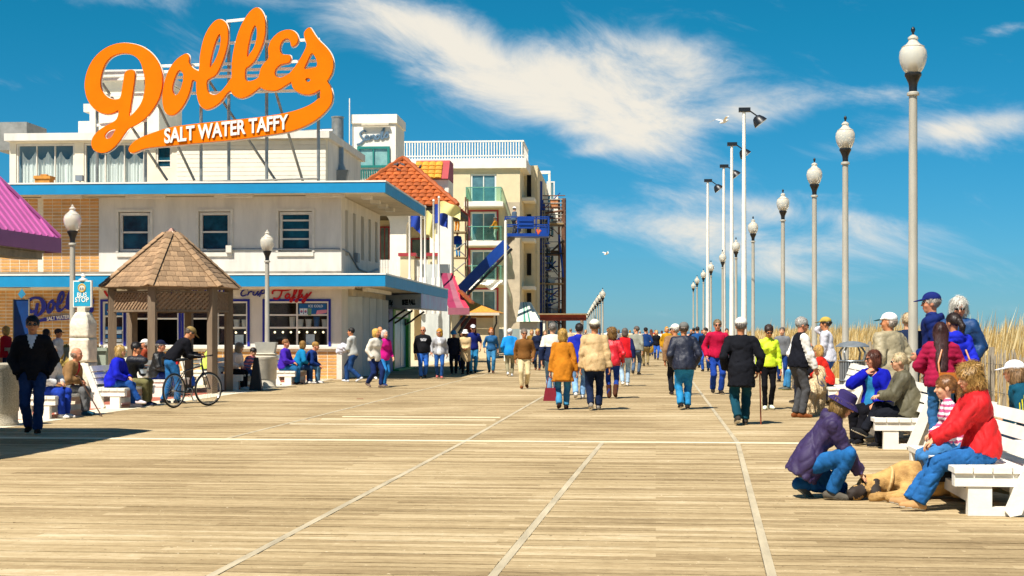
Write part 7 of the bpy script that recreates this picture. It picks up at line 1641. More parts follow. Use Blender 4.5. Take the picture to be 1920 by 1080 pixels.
person(956, 706, 1.66, 0, walk(.4, 1), dict(top='#1d86d0', len=.14, puff=.03, hood=1, pants='#8c8468', denim=0, hair='short', hairc='#c9c4b8', hat=('beanie', '#d8d4cc'), shoes='#d0d0d0'), 'person in vivid sky blue hooded jacket walking away', GW)
person(983, 729, 1.64, 180, walk(.45, 1, head=(-10, 0, 0)), dict(top='#7a5228', len=.04, puff=.014, pants='#d3c094', denim=0, hair='short', hairc='#8a7c6c', glasses=1, skin='tan', shoes='#7a4420', nosole=1), 'person in brown zipped jacket and cream trousers walking towards the camera', GW)
person(1008, 695, 1.68, 180, walk(.4, -1), dict(fem=1, top='#1b2440', len=.06, puff=.01, pants='#24324e', hair='bob', hairc='#b89048', glasses=1, skin='ruddy', shoes='#6a3a2a'), 'blond person in navy top and sunglasses behind the brown jacket', GW)
person(1022, 691, 1.62, 176, walk(.35, 1), dict(fem=1, top='#a8a294', len=.34, puff=.02, pants='#2a2c34', hair='bob', hairc='#7a6040', topname='coat'), 'person in long pale grey coat coming through the crowd', GW)
person(997, 684, 1.66, 180, walk(.35, 1), dict(fem=1, top='#8a6a2a', len=.2, puff=.02, pants='#3a2c20', hair='bob', hairc='#a07c40'), 'person in olive brown coat near the steel canopy', GW)
EE = person(62, 815, 1.80, 168, walk(.4, -1, handR=(.20, .10, .88), handL=(-.20, .10, .88), hideR=1, hideL=1, elbR=(.8, -1, 0), elbL=(-.8, -1, 0), head=(-6, 0, 0)), dict(top='#17171c', len=.10, puff=.03, vneck='#c8ccd8', pants='#20345c', hair='short', hairc='#17120f', glasses=1, skin='tan', shoes='#2a1d16', fat=1.04), 'person in black jacket and sunglasses walking through the shade at the kerb', GW)
# --- right group standing
R_ = person(1497, 783, 1.78, 80, stand(handR=(.22, .22, .84), handL=(-.2, .1, .9), hideL=1, head=(5, 8, 0)), dict(top='#15161e', sleeve='#e6e2da', len=.06, puff=.025, pants='#4a4a4c', denim=0, hair='short', hairc='#b8b4ac', glasses=1, skin='ruddy', shoes='#7a4422', sole='#a8703c', topname='vest', fat=1.05), 'grey haired person in black vest with white sleeves holding the dog lead', 'people standing by the benches')
person(1553, 757, 1.83, -70, stand(handR=(.12, .12, 1.52), elbR=(1, .4, -.6), palmR=(-1, 0, 0), curlR=55, handL=(-.1, .3, 1.0)), dict(top='#c9c8d0', len=.08, puff=.012, pants='#27406e', hair='short', hairc='#3a2c20', hat=('cap', '#b39a4a', '#7a6a3a'), skin='tan', topname='shirt'), 'person in pale grey shirt and camouflage cap holding a phone to the ear', 'people standing by the benches')
person(1672, 816, 1.80, -30, stand(handR=(.21, .12, .92), handL=(-.21, .12, .92), hideR=1, hideL=1, head=(-35, 0, 0)), dict(top='#9c9072', len=.14, puff=.045, gloss=.5, pants='#2a4a78', hair='fringe', hairc='#b8a898', hat=('cap', '#e6e6e0', '#1c4a50'), skin='tan', fat=1.12), 'person in khaki windbreaker and white cap standing behind the bench', 'people standing by the benches')
person(1703, 792, 1.84, 10, stand(), dict(top='#1a2742', len=.1, puff=.02, pants='#20304e', hair='short', hairc='#c9b08a'), 'fair haired person in dark navy jacket half hidden behind the lamp post', 'people standing by the benches', z0=.0)
person(1755, 833, 1.88, -75, stand(handL=(-.1, .2, .95), handR=(.2, .12, .92), hideR=1, head=(-5, 0, 0)), dict(top='#14245e', len=.08, puff=.03, hood=1, pants='#1a2238', hair='short', hairc='#b8b0a4', hat=('cap', '#182464'), glasses=1, skin='ruddy', fat=1.05), 'person in navy hooded jacket and navy cap looking left above the bench', 'people standing by the benches', z0=.17)
person(1800, 836, 1.80, -150, stand(handL=(-.2, .16, .95), handR=(.2, .16, .95), head=(-20, 10, 0)), dict(fem=1, top='#123c6c', len=.14, puff=.045, gloss=.55, pants='#1a2030', hair='curly', hairc='#d8d0c4', glasses=1, skin='ruddy', fat=1.1), 'white haired person in teal blue puffy jacket by the beach ramp', 'people standing by the benches', z0=.17)
MG = person(1764, 852, 1.54, 10, stand(handR=(.12, .20, 1.0), handL=(-.12, .2, 1.0), hideR=1, hideL=1, elbR=(1, -.5, 0), elbL=(-1, -.5, 0)), dict(fem=1, top='#96183c', len=.10, puff=.03, quilt=1, pants='#2f6090', hair='long', hlen=.36, hairc='#3a1a16', skin='tan'), 'person in quilted maroon jacket with very long dark hair', 'people standing by the benches', z0=.1)
person(1790, 845, 1.64, 0, stand(head=(-30, 5, 0), handR=(.2, .12, .92), handL=(-.2, .12, .92), hideR=1, hideL=1), dict(fem=1, top='#1c28b4', len=.12, puff=.02, hood=1, pants='#15171f', hair='pony', hairc='#2a1a14', skin='tan', topname='hoodie'), 'person in cobalt blue hoodie with dark ponytail beside the white haired one', 'people standing by the benches', z0=.12)
# --- right group on benches
SY_ = -84
person(0, 0, 1.58, SY_-4, sit(.40, .90, lean=-8, hunch=24, ankR=(.10, .64, .085), ankL=(-.08, .60, .085), fpitR=14, fpitL=8, kneeR=(.2, 1, .8), head=(-12, 12, 0), handR=(.06, .42, .66), handL=(-.06, .44, .66), palmR=(-.5, 0, -1)), dict(fem=1, top='#cc0e16', len=.06, puff=.035, hood=1, pants='#255f9a', hair='curly', hairc='#a9803c', shoes='#b98e5e', sole='#e0d8c8', leg=1.12, skin='fair', gloss=.7), 'person in red hooded jacket and jeans sitting with legs stretched to the dog', GS, pos=on(b1, .42, .10))
person(0, 0, 1.26, SY_, sit(.40, .72, lean=4, hunch=8, ankR=(.07, .36, .13), ankL=(-.07, .30, .12), head=(0, 6, 0), handR=(.10, .26, .80), handL=(-.10, .26, .80)), dict(fem=1, top='#dcd6d4', stripe=('#c05a84', .065), len=.05, puff=.0, pants='#3a70a4', boots='#cdb183', nosole=1, hair='pony', hairc='#8a5a2c', hs=1.22, collar=0, topname='striped_shirt'), 'child in pink striped shirt with brown ponytail on the bench', GS, pos=on(b1, 1.32, .16))
person(0, 0, 1.56, SY_+6, sit(.40, .89, lean=6, hunch=20, head=(4, 0, 0)), dict(top='#0f4a60', bars='#d8c820', len=.06, puff=.025, pants='#24364e', hair='bob', hairc='#9a744a', hat=('cap', '#e6e6ea'), skin='ruddy', shoes='#d8d4cc'), 'person in teal track jacket and white cap behind the red hooded jacket', GS, pos=on(b5, .62, -.05))
person(0, 0, 1.62, -128, sit(.40, .93, lean=2, hunch=10, ankR=(.12, .36, .08), ankL=(-.05, .46, .085), handR=(.05, .20, 1.02), palmR=(-.3, -1, 0), elbR=(1, .3, -.8), handL=(-.20, .30, .60), head=(28, 4, 0)), dict(fem=1, top='#10189c', len=.14, puff=.045, pants='#121218', denim=0, hair='bob', hairc='#5a2c18', glasses=1, skin='ruddy', shoes='#1a1a1e', front=('#2a7aa8', .10), fat=1.12, topname='coat'), 'person in royal blue coat and sunglasses resting the chin on a hand', GS, pos=on(b2, 1.05, .22))
person(0, 0, 1.58, SY_, sit(.40, .90, lean=-6, hunch=26, ankR=(.02, .62, .24), ankL=(-.06, .42, .08), fpitR=24, kneeR=(.2, 1, 1.2), handR=(.05, .40, .74), handL=(-.05, .42, .74), head=(0, 4, 0)), dict(fem=1, top='#5a5540', len=.14, puff=.045, gloss=.6, pants='#15171f', denim=0, hair='bun', hairc='#c9b48a', glasses=1, skin='fair', shoes='#1a1a1c', fat=1.08), 'blond person in olive jacket sitting with crossed legs on the bench', GS, pos=on(b2, .36, -.08))
person(0, 0, 1.62, -60, sit(.40, .93, lean=10, hunch=14, head=(-30, 0, 0)), dict(fem=1, top='#cc2a1e', len=.05, puff=.02, pants='#1a1c28', hair='bob', hairc='#d0a458', glasses=1, skin='ruddy', topname='sweater', fat=1.1), 'blond person in orange red sweater sitting behind the golden dog', GS, pos=on(b3, .5, .38))
person(0, 0, 1.74, SY_, sit(.40, 1.0, lean=12, hunch=12, head=(10, 8, 0)), dict(top='#1a1a20', len=.06, puff=.02, pants='#1d2030', hair='fringe', hairc='#8a7a68', skin='ruddy'), 'balding person in black jacket sitting beside the orange red sweater', GS, pos=on(b3, 1.6, .45))
person(0, 0, 1.70, SY_, sit(.40, .97, ankR=(.1, .5, .085), ankL=(-.08, .42, .08)), dict(top='#e0dcd4', len=.06, puff=.015, pants='#3c80b0', hair='short', hairc='#5a4a3a', shoes='#5a5c54', sole='#c8d060'), 'person in white top and light jeans seated beyond the black vest', GS, pos=on(b4, .5, .1))
# --- left benches
SL = 96
person(0, 0, 1.62, SL, sit(.40, .93, lean=10, hunch=12, ankR=(.04, .60, .16), ankL=(-.08, .44, .08), kneeR=(.1, 1, 1), handR=(.08, .34, .62), handL=(-.06, .36, .64)), dict(fem=1, top='#1a22b4', len=.10, puff=.035, pants='#1d4a90', hair='bob', hairc='#c8a45c', shoes='#d8c8cc', leg=.92, skin='fair'), 'blond person in bright blue coat with crossed legs on the near bench', GS, pos=on(c1, .38, .0))
person(0, 0, 1.74, SL+4, sit(.40, 1.0, lean=8, hunch=14, handR=(.06, .22, 1.02), elbR=(1, .2, -.8), palmR=(-1, 0, 0), handL=(-.02, .34, .74), head=(0, 4, 0)), dict(top='#15171f', len=.08, puff=.025, gloss=.5, pants='#6f6a44', denim=0, hair='short', hairc='#17110e', glasses=1, skin='tan', shoes='#28304a'), 'dark haired person in black jacket and khaki trousers eating from a bowl', GS, pos=on(c1, 1.12, .05))
bo = MB().lathe([(.05, 0), (.085, .09), (.09, .09), (.075, .075)], n=14).build('food_bowl', [m_wh], None, True); bo.location = on(c1, 1.02, .42)+Vector((0, -.05, .66)); tag(bo, 'white paper food bowl held on the lap of the eating sitter', 'bowl')
person(0, 0, 1.74, SL, sit(.40, 1.0, lean=2, hunch=14, ankR=(.04, .50, .085), ankL=(-.1, .36, .08), handR=(.08, .32, .62), handL=(-.08, .34, .62)), dict(top='#1c1b1a', len=.08, puff=.03, gloss=.35, pants='#1b2c68', hair='short', hairc='#8a8078', hat=('cap', '#141a34'), skin='ruddy', shoes='#1e222e', leg=1.1), 'person in glossy black leather jacket and navy cap beside the gazebo', GS, pos=on(c2, .4, .0))
person(0, 0, 1.70, SL+170, sit(.40, .97), dict(top='#8a3a24', len=.06, puff=.02, pants='#3a3a44', hair='fringe', hairc='#b8b0a4', hat=('cap', '#e8e4dc'), skin='ruddy'), 'person in rust red top and white cap sitting inside the gazebo', GS, pos=on(c7, .6, -.05))
person(0, 0, 1.62, SL-20, sit(.40, .93, lean=8), dict(fem=1, top='#c4d860', len=.08, puff=.03, pants='#24324a', hair='bob', hairc='#b8843c', skin='fair'), 'person in pale lime jacket sitting behind the bicycle', GS, pos=on(c5, .35, .25))
person(0, 0, 1.70, SL-10, sit(.40, .97, lean=4), dict(top='#1f2024', len=.06, puff=.02, pants='#2a2c36', hair='short', hairc='#5a5048', hat=('cap', '#8f98a4'), skin='tan'), 'person in dark jacket and grey cap beside the lime jacket', GS, pos=on(c5, .95, .1))
person(0, 0, 1.62, SL+12, sit(.40, .93, lean=14, hunch=18, head=(0, 14, 0)), dict(fem=1, top='#dcc8bc', len=.14, puff=.045, pants='#17151a', denim=0, hair='curly', hairc='#9a8a74', shoes='#e0dcd8', skin='fair'), 'grey haired person in cream pink jacket right of the gazebo post', GS, pos=on(c4, .35, .0))
person(0, 0, 1.36, SL+20, sit(.40, .78, lean=18, hunch=18, head=(0, 24, 0)), dict(top='#4a5a8a', len=.06, puff=.015, pants='#2a4a7c', hair='short', hairc='#241612', hs=1.15, shoes='#3a4460', stripe=('#c0707a', .12)), 'dark haired child bending over beside the cream pink jacket', GS, pos=on(c4, .95, .22))
person(0, 0, 1.68, SL+4, sit(.40, .96, lean=-2, hunch=12), dict(top='#4424a4', len=.08, puff=.03, pants='#1d5a86', hair='short', hairc='#8a5c34', skin='ruddy', shoes='#1a1c24'), 'person in purple jacket leaning back beside the hooded bin', GS, pos=on(c3, .3, .0))
person(0, 0, 1.64, SL-30, sit(.40, .94, lean=10, hunch=14, head=(-30, 0, 0)), dict(fem=1, top='#1278a8', len=.08, puff=.03, pants='#22406a', hair='bob', hairc='#8f6a30', skin='fair', shoes='#e4e0da'), 'person in teal jacket sitting between the purple and navy jackets', GS, pos=on(c3, .9, .22))
person(0, 0, 1.72, SL, sit(.40, .98, lean=24, hunch=16, head=(0, 10, 0), handR=(.1, .45, .52), handL=(-.1, .45, .52)), dict(top='#17326e', len=.08, puff=.03, pants='#5a86a8', hair='short', hairc='#a07838', skin='ruddy', shoes='#e4e0da'), 'person in navy jacket leaning forward at the end of the bench', GS, pos=on(c3, 1.45, .3))
person(0, 0, 1.64, SL, sit(.40, .94, lean=10, hunch=22, ankR=(.1, .46, .085), handR=(.12, .36, .66), handL=(-.06, .34, .62)), dict(top='#8c6a44', len=.10, puff=.03, pants='#6c6c6c', denim=0, hair='fringe', hairc='#b09880', skin='ruddy', front=('#b02030', .06), shoes='#2c5a70', sole='#a8b0a8'), 'person in brown jacket and grey trousers holding a cane by the shrub', GS, pos=on(c6, 1.2, .05))
person(0, 0, 1.66, SL+10, sit(.40, .95, lean=6, hunch=14), dict(top='#d8d4d0', len=.08, puff=.03, pants='#1d3a9c', hair='bob', hairc='#b8a898', skin='fair', shoes='#e0dcd8'), 'person in white top and cobalt trousers hidden behind the dark walker', GS, pos=on(c6, .35, .05))
HH_ = person(321, 757, 1.76, 62, stand(lean=28, hunch=14, ankR=(.09, .10, .08), ankL=(-.09, -.14, .08), handR=(.10, .58, .98), handL=(-.14, .60, 1.02), head=(0, 34, 0), palmR=(0, 0, -1), palmL=(0, 0, -1)), dict(top='#121218', len=.05, puff=.02, pants='#2b6ca4', hair='short', hairc='#7a6a58', hat=('cap', '#8c7648'), skin='tan', shoes='#20222a', leg=1.05), 'person in black jacket and tan cap bending over a bicycle', GW)
person(15, 727, 1.68, -80, stand(), dict(fem=1, top='#b01828', len=.1, puff=.015, pants='#2a3450', hair='bob', hairc='#c8a058'), 'blond person in red top beyond the planter wall', GW, pos=AT(14, 700, 40.5).xy.to_3d())
person(86, 727, 1.60, 60, stand(), dict(fem=1, top='#22222c', sleeve='#a81c30', len=.1, pants='#2a2c34', hair='long', hlen=.1, hairc='#241612', skin='tan'), 'dark haired person with red sleeves beyond the planter wall', GW, pos=AT(84, 700, 39.8).xy.to_3d())
person(106, 727, 1.60, 100, stand(), dict(top='#c8c8cc', len=.08, puff=.015, pants='#3a3a44', hair='short', hairc='#2a221c', hat=('cap', '#3c3c40'), skin='tan'), 'person in pale shirt and charcoal cap beyond the planter wall', GW, pos=AT(106, 700, 39.6).xy.to_3d())
# crouching person and the dog
VV = person(1527, 934, 1.60, 100, {'pelvis': (0, -.06, .34), 'lean': 16, 'hunch': 22, 'ankR': (.12, .16, .085), 'ankL': (-.10, -.12, .13), 'fpitL': -38, 'fpitR': -4, 'kneeR': (.25, 1, .6), 'kneeL': (-.25, 1, .4), 'handR': (.06, .46, .22), 'handL': (-.06, .44, .26), 'elbR': (.8, -.3, -.4), 'elbL': (-.8, -.3, -.4), 'palmR': (0, 0, -1), 'palmL': (0, 0, -1), 'head': (6, 24, 0), 'hem': (0, -.5, -.86)},
     dict(fem=1, top='#34264e', len=.16, puff=.022, hood=1, gloss=.6, pants='#1f5c94', hair='bob', hairc='#8a6a34', hat=('bucket', '#332a58'), skin='fair', shoes='#5c564c', sole='#8c8678', fold=.016), 'person in purple hooded jacket and bucket hat crouching to stroke the dog', 'people by the dogs')
# workers on the hotel site
GWK = 'workers on the building site'
person(0, 0, 1.85, -70, stand(handR=(.1, .4, 1.1), handL=(-.1, .4, 1.0)), dict(top='#b07a28', len=.1, puff=.03, pants='#d0ccc0', denim=0, hair='short', hairc='#4a3a2a', hat=('helmet', '#e8e4da')), 'worker in ochre jacket and white helmet on the hotel balcony', GWK, pos=HB.wld(h(930, 0, -.8).x, -.8, doors[1][2]))
person(0, 0, 1.80, -20, stand(lean=20), dict(top='#18409a', len=.1, puff=.03, pants='#2a7ab0', denim=0, hair='short', hairc='#2a221c', hat=('helmet', '#2a4aa0')), 'worker in blue overalls on the tube scaffold', GWK, pos=S2.wld(s4(858, 0).x, .5, s4(0, 487).z+.08))
person(0, 0, 1.80, 30, stand(handR=(.2, .3, 1.5), handL=(-.2, .3, 1.4)), dict(top='#d3cc9c', len=.1, puff=.02, pants='#c87a1c', denim=0, hair='short', hairc='#2a221c'), 'worker in orange trousers high on the tube scaffold', GWK, pos=S2.wld(s4(855, 0).x, .5, s4(0, 440).z+.08))
person(0, 0, 1.78, 60, stand(), dict(top='#4a5a6c', len=.1, puff=.02, pants='#3a3f4a', denim=0, hair='short', hairc='#2a221c', hat=('helmet', '#e8e4da')), 'worker in grey top and white helmet in the lift basket', GWK, pos=BO+Vector((hb.x-.75, .6, hb.z-.05)))
# far crowd
rgc = random.Random(21)
CR = [(1231, 675, 'black jacket', '#15151c', '#2a56a8', 'bob', '#b08a48'), (1250, 686, 'mustard coat', '#c08c1c', '#1a2030', 'bob', '#b8862e'), (1221, 668, 'tan top', '#c8a878', '#2a3a5c', 'long', '#6a3a20'), (1241, 664, 'white shirt', '#e4e0d6', '#3a7ab4', 'short', '#4a2a24'), (1140, 668, 'white sweater', '#dcd8cc', '#2a3a5c', 'short', '#4a3a2a'),
      (1160, 662, 'grey coat', '#7c7c80', '#2a2c34', 'bob', '#7a5c38'), (1200, 660, 'pale jacket', '#d4d0c4', '#3a4a6c', 'short', '#a89c8c'), (1213, 655, 'maroon jacket', '#7a2430', '#2a2c34', 'bob', '#3a2418'), (1257, 660, 'dark coat', '#22222c', '#1a1c26', 'short', '#2a221c'), (1271, 662, 'teal jacket', '#1f7a8c', '#2a2c34', 'short', '#5a4a3a'),
      (1296, 664, 'salmon top', '#c88a78', '#2c4a7c', 'fringe', '#b89878'), (1301, 672, 'black top', '#18181e', '#22304c', 'short', '#17120f'), (1316, 660, 'navy jacket', '#1b2a58', '#20304e', 'short', '#4a3a2a'), (1331, 668, 'brown jacket', '#6a4a30', '#2a2c34', 'bob', '#8a6a3c'), (1120, 656, 'blue jacket', '#2a4a9c', '#24324e', 'short', '#3a2c20'),
      (1181, 652, 'cream coat', '#d0c4a4', '#3a3a44', 'bob', '#a8843c'), (1191, 648, 'charcoal coat', '#34343c', '#22242c', 'short', '#2a221c'), (1228, 650, 'red jacket', '#a8202a', '#22304c', 'short', '#4a3a2a'), (1247, 648, 'light blue top', '#6f9cc4', '#2a3a5c', 'bob', '#c0a060'), (1283, 652, 'white cap', '#c8c8cc', '#3a4a6c', 'short', '#5a4a3a'),
      (1263, 646, 'plum jacket', '#4a2a4c', '#22242c', 'bob', '#3a2418'), (1173, 672, 'sand jacket', '#b89c6c', '#2a4470', 'short', '#6a5a4a'), (1098, 662, 'navy fleece', '#1d2c50', '#2a2c34', 'bob', '#a07c40'), (1070, 668, 'beige jacket', '#b8a480', '#2c4068', 'short', '#7a6a58'), (905, 668, 'white shirt by the booth', '#e0dcd0', '#b8a488', 'short', '#4a3a2a'), (1350, 662, 'grey hoodie', '#8c8c90', '#2a3a5c', 'short', '#2a221c'), (1376, 668, 'dark green coat', '#2a4434', '#22242c', 'short', '#8a8078')]
for i, (px, fy, nm, tc_, pc_, hr__, hc_) in enumerate(CR):
    person(px, fy, rgc.uniform(1.62, 1.80), rgc.choice((0, 4, 178, 182, 0)), walk(rgc.uniform(.25, .5), rgc.choice((1, -1))), dict(top=tc_, pants=pc_, hair=hr__, hairc=hc_, len=.30 if 'coat' in nm else .08, puff=.018, fem=int(hr__ != 'short'), hat=('cap', '#e8e4dc') if 'cap' in nm else None, skin=rgc.choice(('fair', 'tan', 'ruddy'))), 'distant walker in %s far along the boardwalk' % nm, GF)
# ------------------------------------------------------------------ carried things
m_bagr = mat('red_leather', '#7a1420', .4, .12, 4, spec=.5)
hw_ = hand_world(B_, -1); p = Vector((hw_.x, hw_.y, 0)); bag = empty('handbag', (hw_.x, hw_.y, hw_.z-.62), 0, 'dark red leather handbag hanging from the mustard coat walker', 'handbag')
MB().hexa([(-.135, -.06, .05), (.135, -.06, .05), (.135, .06, .05), (-.135, .06, .05)], [(-.095, -.03, .30), (.095, -.03, .30), (.095, .03, .30), (-.095, .03, .30)]).build('body', m_bagr, bag)
for y in (-.03, .03): MB().tube([(-.08, y, .26), (-.05, y*.6, .46), (0, 0, .56), (.05, y*.6, .46), (.08, y, .26)], .008, 6).build('strap', m_bagr, bag)
hw_ = hand_world(N_, 1); cn_ = MB().tube([(0, .0, 0), (-.02, -.01, hw_.z-.06), (-.02, -.03, hw_.z-.02), (-.02, -.08, hw_.z), (-.02, -.13, hw_.z-.03)], .011, 8).build('walking_cane', [mat('red_wood', '#8a3a20', .5, .1, 5)], None, True); cn_.location = (hw_.x+.05, hw_.y+.03, 0); tag(cn_, 'reddish wooden cane of the black coat walker', 'cane')
cn2 = MB().tube([(.42, -.18, 0), (0, 0, .62), (-.03, .0, .70), (-.10, .0, .72)], .012, 8).build('walking_cane', [mat('dark_wood', '#4a3220', .5, .1, 5)], None, True); cn2.location = on(c6, 1.0, .45); tag(cn2, 'dark cane slanting to the kerb from the brown jacket sitter', 'cane')
bgm = mat('orange_leather', '#b0641c', .45, .12, 4); cb_ = empty('shoulder_bag', MG.location+Vector((.10, -.26, .66)), 10, 'orange brown leather shoulder bag worn by the quilted maroon jacket', 'bag')
me = MB().box((-.19, -.05, 0), (.19, .05, .24)).mesh('body'); bgo = link('body', me, cb_, [bgm]); bv = bgo.modifiers.new('b', 'BEVEL'); bv.width = .03; bv.segments = 3
fl2 = boxo('flap', (-.195, -.066, .08), (.195, -.052, .25), bgm, cb_); [MB().tube([(s*.18, 0, .22), (s*.19, .06, .36), (s*.14, .15, .52)], .012, 6).build('strap', bgm, cb_) for s in (-1, 1)]
ck = MB(); strokes(ck, [[(-.10, .03), (-.07, -.03), (-.05, .03), (-.03, -.03), (0, .03), (.02, -.02), (.05, .03), (.07, -.03), (.10, .02)], [(-.08, -.05), (0, -.045), (.08, -.05)]], .018, .003, lambda a, b_: Vector((a, 0, b_)))
co_ = ck.build('chest_print', cloth('#d8d8dc'), HOOD); co_.location = (0, .185, 1.27); co_.rotation_euler = (0, 0, math.pi)
# white stripes and chest marks are flat prints
def mark(name, o, loc, size, m, rot=(0, 0, 0)):
    q = boxo(name, (-size[0]/2, -.002, -size[1]/2), (size[0]/2, .002, size[1]/2), m, o); q.location = loc; q.rotation_euler = rot; return q
# ================================================================== dogs
def dog_place(ops, h, mats, name, loc, yaw, label, disp, pick):
    o = sdf_obj(name, ops, h, mats, None, disp, pick); o.location = loc; o.rotation_euler = (0, 0, -R(yaw)); tag(o, label, 'dog', 'dogs on the boardwalk'); return o
C_ = lambda a, b, ra, rb, k=.03, fn=None, fl=1.0: ('u', Cone(a, b, ra, rb, fn, fl), k)
E_ = lambda c, r, k=.03: ('u', Ell(c, r), k)
# golden dog, standing, seen from behind: y forward
ops = [C_((0, -.28, .50), (0, .22, .50), .135, .155, .05, (1, 0, 0), .82), E_((0, .20, .45), (.12, .15, .17), .05), E_((0, -.30, .50), (.125, .14, .14), .05), C_((0, .26, .54), (0, .40, .74), .10, .085, .05), E_((0, .42, .78), (.085, .10, .085), .03), C_((0, .47, .76), (0, .585, .735), .05, .038, .02), E_((0, .60, .75), (.018, .016, .014), .008),
       C_((.075, .38, .80), (.10, .38, .70), .03, .042, .012, (1, 0, 0), .45), C_((-.075, .38, .80), (-.10, .38, .70), .03, .042, .012, (1, 0, 0), .45)]
for s in (1, -1):
    ops += [C_((s*.085, .22, .42), (s*.085, .20, .24), .06, .042), C_((s*.085, .20, .24), (s*.085, .21, .05), .04, .032), C_((s*.085, .20, .035), (s*.085, .27, .03), .034, .032, .015),
            C_((s*.08, -.30, .44), (s*.095, -.20, .29), .10, .06), C_((s*.095, -.20, .29), (s*.095, -.39, .19), .055, .036), C_((s*.095, -.39, .19), (s*.095, -.35, .05), .034, .03), C_((s*.095, -.36, .033), (s*.095, -.28, .03), .034, .032, .015)]
tl = [(0, -.40, .53), (.01, -.50, .46), (.02, -.56, .36), (.03, -.58, .24)]
for a, b, r0, r1 in zip(tl, tl[1:], (.045, .06, .06), (.06, .06, .025)): ops.append(C_(a, b, r0, r1, .03))
m_gold = mat('golden_fur', '#dcc096', .85, .2, 9, .7, 70); m_nose = mat('dog_nose', '#1a1412', .4)
dg = dog_place(ops, .012, [m_gold, m_nose], 'dog', G(1531, 775), 20, 'golden long haired dog standing on a lead beside the black vest', lambda P_: folds(P_*np.array([1, 1, .5]), .014, 4, 60)+folds(P_, .006, 8, 160), lambda C: (C[:, 1] > .585).astype(int))
MB().tube([(.10*math.cos(a), .33+.06*math.sin(a), .64+.09*math.sin(a)) for a in [2*math.pi*k/16 for k in range(16)]], .012, 6, closed=True).build('collar', mat('collar_blue', '#2a3a6c', .6), dg)
hw_ = hand_world(R_, 1); q = G(1531, 775)+Vector((.10, .30, .66)); ld_ = MB().tube(catmull([(0, 0, 0), (.06, .05, -.22), (.16, .1, -.26), tuple(q-hw_)], 6), .009, 6).build('dog_lead', [mat('lead_cord', '#3a4060', .7)], None, True); ld_.location = hw_+Vector((.02, 0, -.05)); tag(ld_, 'looped lead from the black vest to the golden dog', 'lead')
# mastiff lying on its side: head to -x, back away from camera (+y)
ops = [C_((-.10, 0, .17), (.42, .06, .16), .17, .155, .06, (0, 0, 1), .92), E_((-.12, -.02, .17), (.19, .18, .16), .06), E_((.48, .08, .15), (.20, .18, .15), .06), C_((-.24, -.03, .17), (-.40, -.07, .13), .12, .105, .05), E_((-.48, -.09, .12), (.115, .10, .10), .03), C_((-.53, -.12, .09), (-.64, -.18, .06), .072, .058, .03), C_((-.60, -.17, .045), (-.665, -.195, .04), .05, .04, .02), E_((-.69, -.205, .075), (.022, .022, .016), .01),
       C_((-.44, -.17, .16), (-.45, -.205, .07), .03, .05, .012, (0, 1, 0), .45), C_((-.43, .01, .19), (-.42, .05, .12), .03, .045, .012, (0, 1, 0), .45),
       C_((-.14, -.13, .13), (-.22, -.26, .06), .07, .05), C_((-.22, -.26, .06), (-.44, -.28, .04), .046, .036), C_((-.44, -.28, .04), (-.50, -.285, .035), .040, .036, .02), C_((-.10, -.14, .11), (-.12, -.33, .05), .06, .045), C_((-.12, -.33, .05), (-.33, -.36, .038), .042, .036), E_((-.36, -.36, .038), (.05, .04, .036), .02),
       C_((.48, -.05, .14), (.28, -.20, .09), .10, .07), C_((.28, -.20, .08), (.46, -.28, .05), .055, .04), C_((.46, -.28, .045), (.34, -.33, .036), .04, .036, .02), C_((.60, .12, .10), (.86, .0, .04), .04, .02, .03), C_((.86, 0, .04), (.95, -.10, .03), .022, .014, .02)]
m_fawn = mat('fawn_fur', '#c09a5c', .8, .3, 5, .5, 120, tint='#7a5428'); m_mask = mat('black_mask_fur', '#2a2019', .75, .2, 8)
mloc = G(1728, 934); mloc.z = 0
ear1, ear2 = Cone((-.44, -.17, .16), (-.45, -.205, .07), .03, .05, (0, 1, 0), .45), Cone((-.43, .01, .19), (-.42, .05, .12), .03, .045, (0, 1, 0), .45); mz1 = Cone((-.575, -.145, .075), (-.64, -.18, .06), .066, .06)
def mpick(C): return ((ear1(C) < .004) | (ear2(C) < .004) | (mz1(C) < .003) | (C[:, 0] < -.66) | ((np.abs(C[:, 0]+.545) < .018) & (C[:, 2] > .145))).astype(int)
md = dog_place(ops, .011, [m_fawn, m_mask], 'dog', mloc, 2, 'fawn mastiff with dark muzzle lying flat on the boards in a harness', lambda P_: folds(P_, .006, 2, 40), mpick)
MB().tube([(-.31+.03*math.sin(a), -.05+.125*math.cos(a), .155+.125*math.sin(a)) for a in [2*math.pi*k/20 for k in range(20)]], .016, 6, closed=True).build('collar', mat('tan_collar', '#caa46a', .6), md)
hs2 = sdf_obj('harness_pack', [('u', Cone((.06, -.02, .20), (.34, .03, .20), .165, .158, (0, 0, 1), .92), .02), ('cut', Half((0, 0, .20), (0, .25, -1))), ('cut', Half((.02, 0, 0), (-1, 0, 0))), ('cut', Half((.38, 0, 0), (1, 0, 0)))], .012, [mat('black_webbing', '#17171b', .7, .15, 9, .4, 60)], md)
MB().tube([(-.02, -.02+.185*math.cos(a), .17+.175*math.sin(a)) for a in [2*math.pi*k/20 for k in range(20)]], .014, 6, closed=True).build('harness_strap', mat('black_webbing', '#17171b'), md)
